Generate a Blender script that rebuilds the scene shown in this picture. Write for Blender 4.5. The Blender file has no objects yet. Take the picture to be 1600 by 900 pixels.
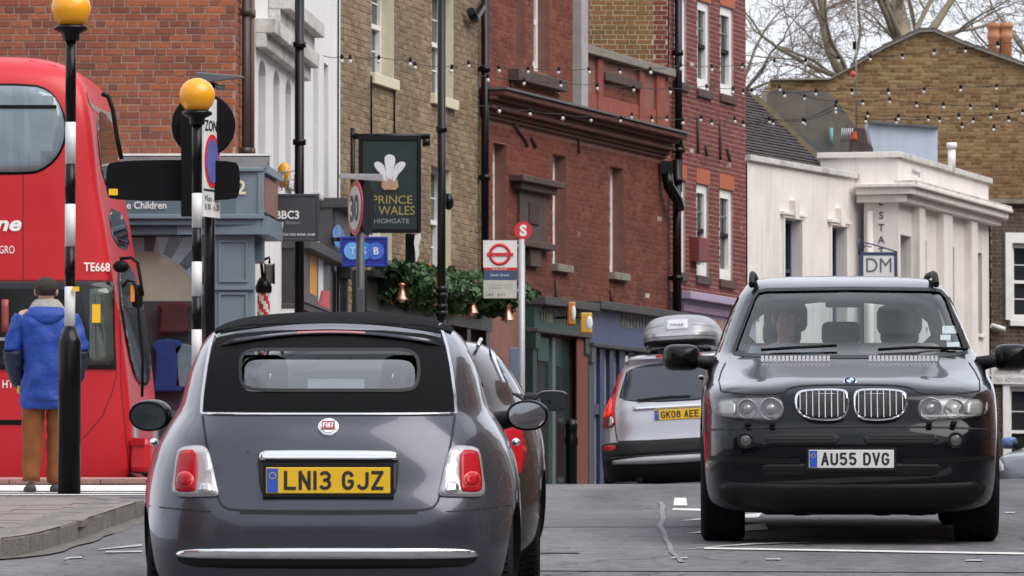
import bpy, bmesh, math, random
import numpy as np
from mathutils import Vector, Matrix, noise as mnoise
from mathutils.bvhtree import BVHTree
random.seed(7)
R = math.radians
scene = bpy.context.scene
COL = scene.collection

# ------------------------------------------------------------------ camera
FPX = 9000.0                      # focal length in pixels of the 1600 px wide photograph
CAMZ = 1.445
PITCH = math.atan(420 / FPX)      # looking up the hill
cam_d = bpy.data.cameras.new('camera')
cam = bpy.data.objects.new('camera', cam_d); COL.objects.link(cam)
cam.location = (0, 0, CAMZ)
cam.rotation_euler = (R(90) + PITCH, 0, 0)
cam_d.sensor_width = 36.0
cam_d.lens = FPX / 1600 * 36.0
cam_d.clip_start = 0.5
cam_d.clip_end = 3000
cam_d.dof.use_dof = True
cam_d.dof.focus_distance = 33.0
cam_d.dof.aperture_fstop = 20.0
scene.camera = cam

# ------------------------------------------------------------------ sky, sun, exposure
SUN_EL, SUN_AZ = R(52), R(128)      # azimuth clockwise from +Y (the viewing direction): right and behind, through thin cloud
world = bpy.data.worlds.new('World'); scene.world = world; world.use_nodes = True
wt = world.node_tree; wt.nodes.clear()
wo = wt.nodes.new('ShaderNodeOutputWorld'); wb = wt.nodes.new('ShaderNodeBackground')
sky = wt.nodes.new('ShaderNodeTexSky'); sky.sky_type = 'NISHITA'; sky.sun_disc = False
sky.sun_elevation = SUN_EL; sky.sun_rotation = SUN_AZ
sky.air_density = 1.2; sky.dust_density = 3.0; sky.ozone_density = 1.0
hs = wt.nodes.new('ShaderNodeHueSaturation'); hs.inputs['Saturation'].default_value = 0.42
tc = wt.nodes.new('ShaderNodeTexCoord')
mp = wt.nodes.new('ShaderNodeMapping'); mp.inputs['Scale'].default_value = (1.3, 1.3, 3.2)
nz = wt.nodes.new('ShaderNodeTexNoise'); nz.inputs['Scale'].default_value = 2.6; nz.inputs['Detail'].default_value = 6
rm = wt.nodes.new('ShaderNodeValToRGB')
rm.color_ramp.elements[0].position = 0.22; rm.color_ramp.elements[0].color = (0, 0, 0, 1)
rm.color_ramp.elements[1].position = 0.50; rm.color_ramp.elements[1].color = (1, 1, 1, 1)
mx = wt.nodes.new('ShaderNodeMixRGB'); mx.blend_type = 'MIX'
mx.inputs['Color2'].default_value = (7.6, 7.9, 8.7, 1)      # thin bright cloud
wt.links.new(tc.outputs['Generated'], mp.inputs['Vector']); wt.links.new(mp.outputs[0], nz.inputs['Vector'])
wt.links.new(nz.outputs['Fac'], rm.inputs[0]); wt.links.new(rm.outputs['Color'], mx.inputs['Fac'])
wt.links.new(sky.outputs[0], hs.inputs['Color']); wt.links.new(hs.outputs[0], mx.inputs['Color1'])
wt.links.new(mx.outputs[0], wb.inputs['Color']); wb.inputs['Strength'].default_value = 0.10
wt.links.new(wb.outputs[0], wo.inputs['Surface'])
sun_d = bpy.data.lights.new('sun', 'SUN'); sun_d.energy = 2.2; sun_d.angle = R(55); sun_d.color = (1.0, 0.95, 0.88)
sun = bpy.data.objects.new('sun', sun_d); COL.objects.link(sun)
sdir = Vector((math.sin(SUN_AZ) * math.cos(SUN_EL), math.cos(SUN_AZ) * math.cos(SUN_EL), math.sin(SUN_EL)))
sun.rotation_euler = sdir.to_track_quat('Z', 'Y').to_euler()
vs = scene.view_settings
vs.view_transform = 'Standard'; vs.look = 'None'; vs.exposure = 0.55; vs.gamma = 1.0; vs.use_curve_mapping = False
scene.cycles.max_bounces = 8; scene.cycles.transparent_max_bounces = 16
scene.cycles.use_denoising = True

# ------------------------------------------------------------------ helpers
_cp, _sp = math.cos(PITCH), math.sin(PITCH)
CAM = Vector((0, 0, CAMZ))
def ray(px, py):
    a, b = (px - 800) / FPX, (450 - py) / FPX
    return Vector((a, _cp - b * _sp, _sp + b * _cp))
def at(px, py, D):
    d = ray(px, py); return CAM + d * (D / d.y)
def px_of(p):
    q = Vector(p) - CAM
    f = q.y * _cp + q.z * _sp; u = -q.y * _sp + q.z * _cp
    return (800 + FPX * q.x / f, 450 - FPX * u / f)

SL = 0.0427
def road_z(y):
    if y < 42: return SL * y
    t = y - 42
    def g(t):
        z = SL * 42 + SL * t - 0.00128 * t * t
        if t > 12: z -= 0.0016 * (t - 12) ** 2
        return z
    if t <= 22: return g(t)
    e = g(22) - 0.045 * (min(y, 110) - 64)
    return e
def ground_z(x, y):
    z = road_z(max(y, -120))
    k = min(1, max(0, (y - 55) / 6.0))
    k = k * k * (3 - 2 * k)
    z += k * 0.055 * (max(-1.5, min(x, 9.0)) - 2.0)
    return z

class MB:
    def __init__(s): s.v = []; s.f = []; s.sm = []
    def add(s, vs, fs, smooth=False):
        o = len(s.v); s.v += [Vector(p) for p in vs]
        for f in fs: s.f.append(tuple(i + o for i in f)); s.sm.append(smooth)
        return s
    def quad(s, a, b, c, d, smooth=False): return s.add([a, b, c, d], [(0, 1, 2, 3)], smooth)
    def hexa(s, p):   # p: 8 points, bottom ring 0-3, top ring 4-7
        return s.add(p, [(3, 2, 1, 0), (4, 5, 6, 7), (0, 1, 5, 4), (1, 2, 6, 5), (2, 3, 7, 6), (3, 0, 4, 7)])
    def box(s, c, d, m=None):
        c = Vector(c); x, y, z = d[0] / 2, d[1] / 2, d[2] / 2
        p = [Vector(q) for q in ((-x, -y, -z), (x, -y, -z), (x, y, -z), (-x, y, -z), (-x, -y, z), (x, -y, z), (x, y, z), (-x, y, z))]
        if m is not None: p = [m @ q for q in p]
        return s.hexa([c + q for q in p])
    def bbox(s, a, b):
        return s.box([(a[i] + b[i]) / 2 for i in range(3)], [abs(b[i] - a[i]) for i in range(3)])
    def tube(s, pts, r, seg=8, cap=True, smooth=True):
        pts = [Vector(p) for p in pts]; n = len(pts)
        rs = r if isinstance(r, (list, tuple)) else [r] * n
        o = len(s.v); prev = None
        for i, p in enumerate(pts):
            t = (pts[min(i + 1, n - 1)] - pts[max(i - 1, 0)])
            t = t.normalized() if t.length > 1e-9 else Vector((0, 0, 1))
            if prev is None:
                a = Vector((0, 0, 1)) if abs(t.z) < .9 else Vector((1, 0, 0))
                e1 = t.cross(a).normalized()
            else:
                e1 = (prev - t * prev.dot(t)); e1 = e1.normalized() if e1.length > 1e-9 else t.orthogonal().normalized()
            prev = e1; e2 = t.cross(e1)
            for k in range(seg):
                an = 2 * math.pi * k / seg
                s.v.append(p + (e1 * math.cos(an) + e2 * math.sin(an)) * rs[i])
        for i in range(n - 1):
            for k in range(seg):
                a = o + i * seg + k; b = o + i * seg + (k + 1) % seg
                s.f.append((a, b, b + seg, a + seg)); s.sm.append(smooth)
        if cap:
            s.f.append(tuple(o + k for k in range(seg))[::-1]); s.sm.append(False)
            s.f.append(tuple(o + (n - 1) * seg + k for k in range(seg))); s.sm.append(False)
        return s
    def lathe(s, prof, org=(0, 0, 0), ax=(0, 0, 1), seg=20, smooth=True, cap=True):   # prof: (radius, height) list
        org = Vector(org); ax = Vector(ax).normalized(); e1 = ax.orthogonal().normalized(); e2 = ax.cross(e1)
        o = len(s.v); n = len(prof)
        for r, h in prof:
            for k in range(seg):
                an = 2 * math.pi * k / seg
                s.v.append(org + ax * h + (e1 * math.cos(an) + e2 * math.sin(an)) * r)
        for i in range(n - 1):
            for k in range(seg):
                a = o + i * seg + k; b = o + i * seg + (k + 1) % seg
                s.f.append((a, b, b + seg, a + seg)); s.sm.append(smooth)
        if cap and prof[0][0] > 1e-5: s.f.append(tuple(o + k for k in range(seg))[::-1]); s.sm.append(False)
        if cap and prof[-1][0] > 1e-5: s.f.append(tuple(o + (n - 1) * seg + k for k in range(seg))); s.sm.append(False)
        return s
    def prism(s, poly, ext):     # poly: list of 3d points, ext: vector
        poly = [Vector(p) for p in poly]; e = Vector(ext); n = len(poly); o = len(s.v)
        s.v += poly + [p + e for p in poly]
        s.f.append(tuple(range(o, o + n))[::-1]); s.sm.append(False)
        s.f.append(tuple(range(o + n, o + 2 * n))); s.sm.append(False)
        for k in range(n):
            a, b = o + k, o + (k + 1) % n
            s.f.append((a, b, b + n, a + n)); s.sm.append(False)
        return s
    def ball(s, c, r, m=None, seg=16, rings=10):
        c = Vector(c); rr = r if isinstance(r, (tuple, list)) else (r, r, r)
        o = len(s.v)
        pts = []
        for i in range(rings + 1):
            th = math.pi * i / rings
            for k in range(seg):
                ph = 2 * math.pi * k / seg
                q = Vector((rr[0] * math.sin(th) * math.cos(ph), rr[1] * math.sin(th) * math.sin(ph), rr[2] * math.cos(th)))
                pts.append(c + (m @ q if m is not None else q))
        s.v += pts
        for i in range(rings):
            for k in range(seg):
                a = o + i * seg + k; b = o + i * seg + (k + 1) % seg
                s.f.append((a, a + seg, b + seg, b)); s.sm.append(True)
        return s
    def mesh(s, name, inv=None, recalc=True, bevel=0.0, weld=False):
        me = bpy.data.meshes.new(name)
        me.from_pydata([tuple(inv @ p) if inv is not None else tuple(p) for p in s.v], [], s.f)
        me.polygons.foreach_set('use_smooth', s.sm)
        if recalc or bevel or weld:
            bm = bmesh.new(); bm.from_mesh(me)
            if weld: bmesh.ops.remove_doubles(bm, verts=bm.verts, dist=1e-5)
            if bevel:
                es = [e for e in bm.edges if len(e.link_faces) == 2 and e.calc_face_angle(0) > 0.5]
                bmesh.ops.bevel(bm, geom=es, offset=bevel, segments=2, affect='EDGES', profile=0.5, clamp_overlap=True)
            if recalc: bmesh.ops.recalc_face_normals(bm, faces=bm.faces)
            bm.to_mesh(me); bm.free()
        me.update()
        return me
    def build(s, name, mat, parent=None, **kw):
        inv = None
        if parent is not None:
            r = root_of(parent); inv = MATS[r.name].inverted()
        if kw.pop('local', False): inv = None
        me = s.mesh(name, inv, **kw)
        me.materials.append(mat)
        o = bpy.data.objects.new(name, me); COL.objects.link(o)
        if parent is not None: o.parent = parent
        return o

MATS = {}
def root_of(o):
    while o.parent is not None: o = o.parent
    return o
def tag(o, label=None, cat=None, group=None, kind=None):
    if label: o['label'] = label
    if cat: o['category'] = cat
    if group: o['group'] = group
    if kind: o['kind'] = kind
    return o
def thing(name, label, cat, loc=(0, 0, 0), group=None, mtx=None):
    o = bpy.data.objects.new(name, None); COL.objects.link(o); o.empty_display_size = 0.2
    m = mtx if mtx is not None else Matrix.Translation(Vector(loc))
    o.matrix_world = m
    o.location, o.rotation_mode = m.to_translation(), 'QUATERNION'
    o.rotation_quaternion = m.to_quaternion()
    MATS[o.name] = m.copy()
    return tag(o, label, cat, group)
def single(mb, name, mat, label, cat, group=None, kind=None, origin=None, **kw):
    inv = None
    if origin is not None: inv = Matrix.Translation(-Vector(origin))
    me = mb.mesh(name, inv, **kw); me.materials.append(mat)
    o = bpy.data.objects.new(name, me); COL.objects.link(o)
    if origin is not None: o.location = origin
    MATS[o.name] = Matrix.Translation(Vector(origin)) if origin is not None else Matrix.Identity(4)
    return tag(o, label, cat, group, kind)
def frame(o, x, y, z):
    m = Matrix((x, y, z)).transposed().to_4x4(); m.translation = o; return m

_tcache = {}
def text_mb(s, org, xd, yd, height, width=None, align='C', ext=0.002, bold=0.0, shear=0.0):
    """mesh lettering: built-in font laid on the plane org, xd (unit), yd (unit); height = cap height in metres"""
    key = (s, bold, shear)
    if key not in _tcache:
        cu = bpy.data.curves.new('lettering', 'FONT'); cu.body = s; cu.offset = bold; cu.shear = shear
        cu.resolution_u = 3
        ob = bpy.data.objects.new('lettering', cu); COL.objects.link(ob)
        me = bpy.data.meshes.new_from_object(ob)
        _tcache[key] = ([Vector(v.co) for v in me.vertices], [tuple(p.vertices) for p in me.polygons])
        bpy.data.objects.remove(ob); bpy.data.curves.remove(cu); bpy.data.meshes.remove(me)
    vv, ff = _tcache[key]
    x0, x1 = min(v.x for v in vv), max(v.x for v in vv)
    cap = 0.70
    sy = height / cap; sx = sy if width is None else width / (x1 - x0)
    off = {'C': (x0 + x1) / 2, 'L': x0, 'R': x1}[align]
    xd, yd, org = Vector(xd), Vector(yd), Vector(org); n = xd.cross(yd)
    mb = MB()
    mb.add([org + xd * (v.x - off) * sx + yd * (v.y) * sy + n * ext for v in vv], ff)
    return mb
def text(parent, name, s, org, xd, yd, height, mat, **kw):
    loc = kw.pop('local', False)
    return text_mb(s, org, xd, yd, height, **kw).build(name, mat, parent, recalc=False, local=loc)

# ------------------------------------------------------------------ materials
def _n(nt, t, **kw):
    n = nt.nodes.new(t)
    for k, v in kw.items():
        if k in n.inputs: n.inputs[k].default_value = v
        else: setattr(n, k, v)
    return n
def M(name, col, rough=0.6, metal=0.0, var=0.12, scale=6.0, bump=0.0, bscale=None, coat=0.0, spec=0.5, streak=0.0, streakcol=None,
      dirt=0.0, dirtcol=(0.06, 0.055, 0.05), emit=0.0, rvar=0.1, trans=0.0):
    m = bpy.data.materials.new(name); m.use_nodes = True; nt = m.node_tree; L = nt.links.new
    b = nt.nodes['Principled BSDF']
    geo = _n(nt, 'ShaderNodeNewGeometry')
    base = _n(nt, 'ShaderNodeRGB'); base.outputs[0].default_value = (*col, 1)
    out = base.outputs[0]
    n1 = _n(nt, 'ShaderNodeTexNoise', Scale=scale, Detail=5.0, Roughness=0.6); L(geo.outputs['Position'], n1.inputs['Vector'])
    if var:
        mr = _n(nt, 'ShaderNodeMapRange'); mr.inputs[1].default_value = 0.25; mr.inputs[2].default_value = 0.75
        mr.inputs[3].default_value = 1 - var; mr.inputs[4].default_value = 1 + var; L(n1.outputs['Fac'], mr.inputs[0])
        mu = _n(nt, 'ShaderNodeMixRGB', blend_type='MULTIPLY'); mu.inputs[0].default_value = 1
        L(out, mu.inputs[1]); L(mr.outputs[0], mu.inputs[2]); out = mu.outputs[0]
    if streak:
        mpn = _n(nt, 'ShaderNodeMapping'); mpn.inputs['Scale'].default_value = (3.2, 3.2, 0.22); L(geo.outputs['Position'], mpn.inputs[0])
        n2 = _n(nt, 'ShaderNodeTexNoise', Scale=2.2, Detail=7.0, Roughness=0.65); L(mpn.outputs[0], n2.inputs['Vector'])
        rp_ = _n(nt, 'ShaderNodeMapRange'); rp_.inputs[1].default_value = 0.52; rp_.inputs[2].default_value = 0.78
        rp_.inputs[3].default_value = 0; rp_.inputs[4].default_value = streak; L(n2.outputs['Fac'], rp_.inputs[0])
        mm = _n(nt, 'ShaderNodeMixRGB'); mm.inputs[2].default_value = (*(streakcol or dirtcol), 1)
        L(rp_.outputs[0], mm.inputs[0]); L(out, mm.inputs[1]); out = mm.outputs[0]
    if dirt:
        n3 = _n(nt, 'ShaderNodeTexNoise', Scale=scale * 0.3, Detail=8.0, Roughness=0.7); L(geo.outputs['Position'], n3.inputs['Vector'])
        rd = _n(nt, 'ShaderNodeMapRange'); rd.inputs[1].default_value = 0.5; rd.inputs[2].default_value = 0.72
        rd.inputs[3].default_value = 0; rd.inputs[4].default_value = dirt; L(n3.outputs['Fac'], rd.inputs[0])
        md = _n(nt, 'ShaderNodeMixRGB'); md.inputs[2].default_value = (*dirtcol, 1)
        L(rd.outputs[0], md.inputs[0]); L(out, md.inputs[1]); out = md.outputs[0]
    L(out, b.inputs['Base Color'])
    if rvar:
        rr = _n(nt, 'ShaderNodeMapRange'); rr.inputs[1].default_value = 0.3; rr.inputs[2].default_value = 0.7
        rr.inputs[3].default_value = max(0.0, rough - rvar * rough); rr.inputs[4].default_value = min(1, rough + rvar * rough)
        L(n1.outputs['Fac'], rr.inputs[0]); L(rr.outputs[0], b.inputs['Roughness'])
    else: b.inputs['Roughness'].default_value = rough
    b.inputs['Metallic'].default_value = metal
    b.inputs['Specular IOR Level'].default_value = spec
    b.inputs['Coat Weight'].default_value = coat; b.inputs['Coat Roughness'].default_value = 0.02; b.inputs['Coat IOR'].default_value = 1.36
    if trans: b.inputs['Transmission Weight'].default_value = trans
    if emit:
        L(out, b.inputs['Emission Color']); b.inputs['Emission Strength'].default_value = emit
    if bump:
        nb = _n(nt, 'ShaderNodeTexNoise', Scale=bscale or scale * 4, Detail=4.0); L(geo.outputs['Position'], nb.inputs['Vector'])
        bp = _n(nt, 'ShaderNodeBump', Strength=bump, Distance=0.02); L(nb.outputs['Fac'], bp.inputs['Height'])
        L(bp.outputs[0], b.inputs['Normal'])
    return m
def brick_mat(name, cols, soot=0.35, sootcol=(0.05, 0.04, 0.035), patch=None, rough=0.85, vscale=0.5):
    """colour per brick (object random or island random), soot and patches by place"""
    m = bpy.data.materials.new(name); m.use_nodes = True; nt = m.node_tree; L = nt.links.new
    b = nt.nodes['Principled BSDF']; geo = _n(nt, 'ShaderNodeNewGeometry'); oi = _n(nt, 'ShaderNodeObjectInfo')
    ad = _n(nt, 'ShaderNodeMath', operation='ADD'); L(geo.outputs['Random Per Island'], ad.inputs[0]); L(oi.outputs['Random'], ad.inputs[1])
    fr = _n(nt, 'ShaderNodeMath', operation='FRACT'); L(ad.outputs[0], fr.inputs[0])
    cr = _n(nt, 'ShaderNodeValToRGB'); cr.color_ramp.interpolation = 'LINEAR'
    els = cr.color_ramp.elements
    for i, c in enumerate(cols):
        p = i / max(1, len(cols) - 1)
        e = els[0] if i == 0 else (els[1] if i == len(cols) - 1 else els.new(p))
        e.position = p; e.color = (*c, 1)
    L(fr.outputs[0], cr.inputs[0]); out = cr.outputs[0]
    n1 = _n(nt, 'ShaderNodeTexNoise', Scale=38.0, Detail=4.0); L(geo.outputs['Position'], n1.inputs['Vector'])
    mr = _n(nt, 'ShaderNodeMapRange'); mr.inputs[1].default_value = .25; mr.inputs[2].default_value = .75; mr.inputs[3].default_value = .78; mr.inputs[4].default_value = 1.2
    L(n1.outputs['Fac'], mr.inputs[0])
    mu = _n(nt, 'ShaderNodeMixRGB', blend_type='MULTIPLY'); mu.inputs[0].default_value = 1; L(out, mu.inputs[1]); L(mr.outputs[0], mu.inputs[2]); out = mu.outputs[0]
    if patch:
        n4 = _n(nt, 'ShaderNodeTexNoise', Scale=vscale * 1.7, Detail=3.0); L(geo.outputs['Position'], n4.inputs['Vector'])
        r4 = _n(nt, 'ShaderNodeMapRange'); r4.inputs[1].default_value = .5; r4.inputs[2].default_value = .66; r4.inputs[4].default_value = .55; L(n4.outputs['Fac'], r4.inputs[0])
        m4 = _n(nt, 'ShaderNodeMixRGB'); m4.inputs[2].default_value = (*patch, 1); L(r4.outputs[0], m4.inputs[0]); L(out, m4.inputs[1]); out = m4.outputs[0]
    n3 = _n(nt, 'ShaderNodeTexNoise', Scale=vscale, Detail=9.0, Roughness=0.68); L(geo.outputs['Position'], n3.inputs['Vector'])
    rd = _n(nt, 'ShaderNodeMapRange'); rd.inputs[1].default_value = .45; rd.inputs[2].default_value = .75; rd.inputs[4].default_value = soot; L(n3.outputs['Fac'], rd.inputs[0])
    md = _n(nt, 'ShaderNodeMixRGB'); md.inputs[2].default_value = (*sootcol, 1); L(rd.outputs[0], md.inputs[0]); L(out, md.inputs[1])
    L(md.outputs[0], b.inputs['Base Color']); b.inputs['Roughness'].default_value = rough
    b.inputs['Specular IOR Level'].default_value = 0.25
    bp = _n(nt, 'ShaderNodeBump', Strength=.5, Distance=.006); L(n1.outputs['Fac'], bp.inputs['Height']); L(bp.outputs[0], b.inputs['Normal'])
    return m
def glass_mat(name, tint=(0.75, 0.82, 0.82), refl=1.0, rough=0.02):
    m = bpy.data.materials.new(name); m.use_nodes = True; nt = m.node_tree; nt.nodes.clear(); L = nt.links.new
    o = _n(nt, 'ShaderNodeOutputMaterial'); t = _n(nt, 'ShaderNodeBsdfTransparent'); t.inputs[0].default_value = (*tint, 1)
    g = _n(nt, 'ShaderNodeBsdfGlossy'); g.inputs['Roughness'].default_value = rough
    lw = _n(nt, 'ShaderNodeLayerWeight', Blend=.5); pw = _n(nt, 'ShaderNodeMath', operation='POWER'); pw.inputs[1].default_value = 4.5; L(lw.outputs['Facing'], pw.inputs[0])
    f = _n(nt, 'ShaderNodeMapRange'); f.inputs[3].default_value = .045; f.inputs[4].default_value = 1.0; L(pw.outputs[0], f.inputs[0])
    mu = _n(nt, 'ShaderNodeMath', operation='MULTIPLY'); mu.inputs[1].default_value = refl; mu.use_clamp = True
    geo = _n(nt, 'ShaderNodeNewGeometry')
    nz_ = _n(nt, 'ShaderNodeTexNoise', Scale=0.9, Detail=2.0); L(geo.outputs['Position'], nz_.inputs['Vector'])
    bp = _n(nt, 'ShaderNodeBump', Strength=.03, Distance=.05); L(nz_.outputs['Fac'], bp.inputs['Height']); L(bp.outputs[0], g.inputs['Normal'])
    x = _n(nt, 'ShaderNodeMixShader'); L(f.outputs[0], mu.inputs[0]); L(mu.outputs[0], x.inputs[0]); L(t.outputs[0], x.inputs[1]); L(g.outputs[0], x.inputs[2])
    L(x.outputs[0], o.inputs[0]); return m

m_black = M('black_paint', (0.004, 0.004, 0.005), 0.25, var=.2, spec=.25)
m_blackmatt = M('black_matt', (0.004, 0.004, 0.005), 0.55, var=.2, spec=.15)
m_white = M('white_gloss', (0.78, 0.78, 0.76), 0.4, var=.05, dirt=.15, dirtcol=(.4, .38, .35))
m_whiteletter = M('white_letter', (0.82, 0.82, 0.8), 0.5, var=.03)
m_frame = M('window_white', (0.80, 0.80, 0.79), 0.45, var=.06, dirt=.2, dirtcol=(.45, .42, .38))
m_chrome = M('chrome', (0.82, 0.83, 0.85), 0.08, 1.0, var=0, rvar=.3)
m_glassdark = M('dark_glass', (0.008, 0.010, 0.012), 0.04, var=.1, spec=.5, rvar=0)
m_winglass = M('window_glass', (0.022, 0.026, 0.032), 0.05, var=.4, scale=1.5, spec=.5, rvar=0)
m_rubber = M('rubber', (0.009, 0.009, 0.010), 0.85, spec=.2, var=.2, bump=.2, bscale=60)
m_plastic = M('black_plastic', (0.009, 0.009, 0.010), 0.5, spec=.3, var=.15, bump=.1, bscale=200)
m_steel = M('galvanised', (0.36, 0.37, 0.38), 0.45, .6, var=.15)
m_yellowplate = M('plate_yellow', (0.85, 0.52, 0.02), 0.4, var=.04)
m_whiteplate = M('plate_white', (0.78, 0.78, 0.76), 0.4, var=.04, dirt=.15, dirtcol=(.4, .38, .35))
m_blueplate = M('plate_blue', (0.03, 0.11, 0.5), 0.4, var=.05)
m_ink = M('letter_black', (0.02, 0.02, 0.02), 0.5, var=.05)
m_red = M('sign_red', (0.62, 0.03, 0.045), 0.4, var=.06)

# ================================================================== ground, road, pavements
def strip(poly_l, poly_r, nx, dz, name, mat, kindlabel=None):
    """sheet between two plan curves given at the same stations; follows ground_z"""
    mb = MB(); rows = []
    for (xl, yl), (xr, yr) in zip(poly_l, poly_r):
        rows.append([(xl + (xr - xl) * i / nx, yl + (yr - yl) * i / nx) for i in range(nx + 1)])
    vs_ = [Vector((x, y, ground_z(x, y) + dz)) for r in rows for x, y in r]
    fs = [(j * (nx + 1) + i, j * (nx + 1) + i + 1, (j + 1) * (nx + 1) + i + 1, (j + 1) * (nx + 1) + i) for j in range(len(rows) - 1) for i in range(nx)]
    mb.add(vs_, fs, True)
    return mb
m_ground = M('ground_tarmac', (0.13, 0.125, 0.13), 0.9, var=.25, scale=3, bump=.3, bscale=90)
def asphalt():
    m = M('asphalt', (0.142, 0.138, 0.146), 0.85, var=.13, scale=0.7, bump=.55, bscale=70, dirt=.25, dirtcol=(.16, .155, .155), spec=.3)
    nt = m.node_tree; b = nt.nodes['Principled BSDF']; L = nt.links.new
    src = b.inputs['Base Color'].links[0].from_socket
    geo = _n(nt, 'ShaderNodeNewGeometry')
    v = _n(nt, 'ShaderNodeTexVoronoi', Scale=85.0); L(geo.outputs['Position'], v.inputs['Vector'])
    mr = _n(nt, 'ShaderNodeMapRange'); mr.inputs[3].default_value = .72; mr.inputs[4].default_value = 1.35
    L(v.outputs['Color'], mr.inputs[0]); mu = _n(nt, 'ShaderNodeMixRGB', blend_type='MULTIPLY'); mu.inputs[0].default_value = 1
    L(src, mu.inputs[1]); L(mr.outputs[0], mu.inputs[2])
    # worn patches along the wheel tracks
    mp_ = _n(nt, 'ShaderNodeMapping'); mp_.inputs['Scale'].default_value = (1.0, .12, 1); L(geo.outputs['Position'], mp_.inputs[0])
    n5 = _n(nt, 'ShaderNodeTexNoise', Scale=1.0, Detail=6.0, Roughness=.6); L(mp_.outputs[0], n5.inputs['Vector'])
    r5 = _n(nt, 'ShaderNodeMapRange'); r5.inputs[1].default_value = .3; r5.inputs[2].default_value = .7; r5.inputs[3].default_value = .62; r5.inputs[4].default_value = 1.38
    L(n5.outputs['Fac'], r5.inputs[0]); m6 = _n(nt, 'ShaderNodeMixRGB', blend_type='MULTIPLY'); m6.inputs[0].default_value = 1
    L(mu.outputs[0], m6.inputs[1]); L(r5.outputs[0], m6.inputs[2])
    n7 = _n(nt, 'ShaderNodeTexNoise', Scale=9.0, Detail=10.0, Roughness=.75); L(geo.outputs['Position'], n7.inputs['Vector'])
    r7 = _n(nt, 'ShaderNodeMapRange'); r7.inputs[1].default_value = .3; r7.inputs[2].default_value = .7; r7.inputs[3].default_value = .6; r7.inputs[4].default_value = 1.4; L(n7.outputs['Fac'], r7.inputs[0])
    m8 = _n(nt, 'ShaderNodeMixRGB', blend_type='MULTIPLY'); m8.inputs[0].default_value = 1; L(m6.outputs[0], m8.inputs[1]); L(r7.outputs[0], m8.inputs[2])
    # oil spots and tar cracks
    v2 = _n(nt, 'ShaderNodeTexVoronoi', Scale=.9, feature='DISTANCE_TO_EDGE'); wv = _n(nt, 'ShaderNodeMixRGB'); wv.inputs[0].default_value = .25
    n9 = _n(nt, 'ShaderNodeTexNoise', Scale=3.0, Detail=6.0); L(geo.outputs['Position'], n9.inputs['Vector']); L(geo.outputs['Position'], wv.inputs[1]); L(n9.outputs['Color'], wv.inputs[2]); L(wv.outputs[0], v2.inputs['Vector'])
    r9 = _n(nt, 'ShaderNodeMapRange'); r9.inputs[1].default_value = .004; r9.inputs[2].default_value = .014; r9.inputs[3].default_value = .55; r9.inputs[4].default_value = 1.0; L(v2.outputs['Distance'], r9.inputs[0])
    m9 = _n(nt, 'ShaderNodeMixRGB', blend_type='MULTIPLY'); m9.inputs[0].default_value = 1; L(m8.outputs[0], m9.inputs[1]); L(r9.outputs[0], m9.inputs[2]); L(m9.outputs[0], b.inputs['Base Color'])
    return m
m_asphalt = asphalt()
ys = [-400, -250, -120, -60, -20, 0] + list(range(5, 40, 5)) + [38 + i for i in range(0, 46)] + [86, 90, 95, 100, 106, 110, 116, 125, 140, 170, 220, 300, 500, 900]
xs = [-900, -400, -150, -60, -30, -15, -8, -5, -3, -1.5, 0, 1.5, 3, 4.5, 6, 7.5, 9, 12, 18, 30, 60, 150, 400, 900]
mb = MB(); vs_ = [Vector((x, y, ground_z(x, y) - 0.004)) for y in ys for x in xs]; nx = len(xs)
mb.add(vs_, [(j * nx + i, j * nx + i + 1, (j + 1) * nx + i + 1, (j + 1) * nx + i) for j in range(len(ys) - 1) for i in range(nx - 1)], True)
tag(mb.build('ground', m_ground), kind='structure')
def road_c(y):      # left and right edge of the carriageway
    k = max(0, y - 58)
    sh = 0.0052 * k * k
    return (-2.55 + sh, 5.6 + sh * 1.15)
rs = [-60, -30, -10] + [i * 1.0 for i in range(0, 112)]
mb = strip([(road_c(y)[0] - (9 if 44.5 < y < 50.5 or y < 32.6 else 0.02), y) for y in rs], [(road_c(y)[1], y) for y in rs], 14, 0.004, 'road', m_asphalt)
tag(mb.build('road', m_asphalt), kind='structure')
mb = strip([(-9, y) for y in (44.6, 46, 47, 48, 49, 50, 50.6)], [(-2.4, y) for y in (44.6, 46, 47, 48, 49, 50, 50.6)], 8, 0.007, 'side', m_asphalt)
tag(mb.build('side_road', m_asphalt), kind='structure')

KH = 0.125
def kh(y): return KH if y < 40 else max(.016, KH - (y - 40) / 3.2 * (KH - .016))
m_paver = M('pavers', (0.205, 0.172, 0.165), 0.85, var=.22, scale=8, bump=.3, dirt=.4)
m_pinkpaver = M('tactile_paving', (0.36, 0.185, 0.165), 0.85, var=.2, scale=9, bump=.3, dirt=.35, dirtcol=(.25, .17, .15))
m_kerb = M('kerb_granite', (0.16, 0.148, 0.14), 0.8, var=.28, scale=14, bump=.5, bscale=60, dirt=.6, dirtcol=(.045, .042, .04))
m_roadwhite = M('road_paint', (0.68, 0.67, 0.64), 0.7, var=.15, scale=25, dirt=.45, dirtcol=(.22, .21, .2))
m_worn = M('worn_paint', (0.21, 0.208, 0.212), 0.8, var=.4, scale=30, dirt=1.0, dirtcol=(.12, .118, .12))

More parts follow.
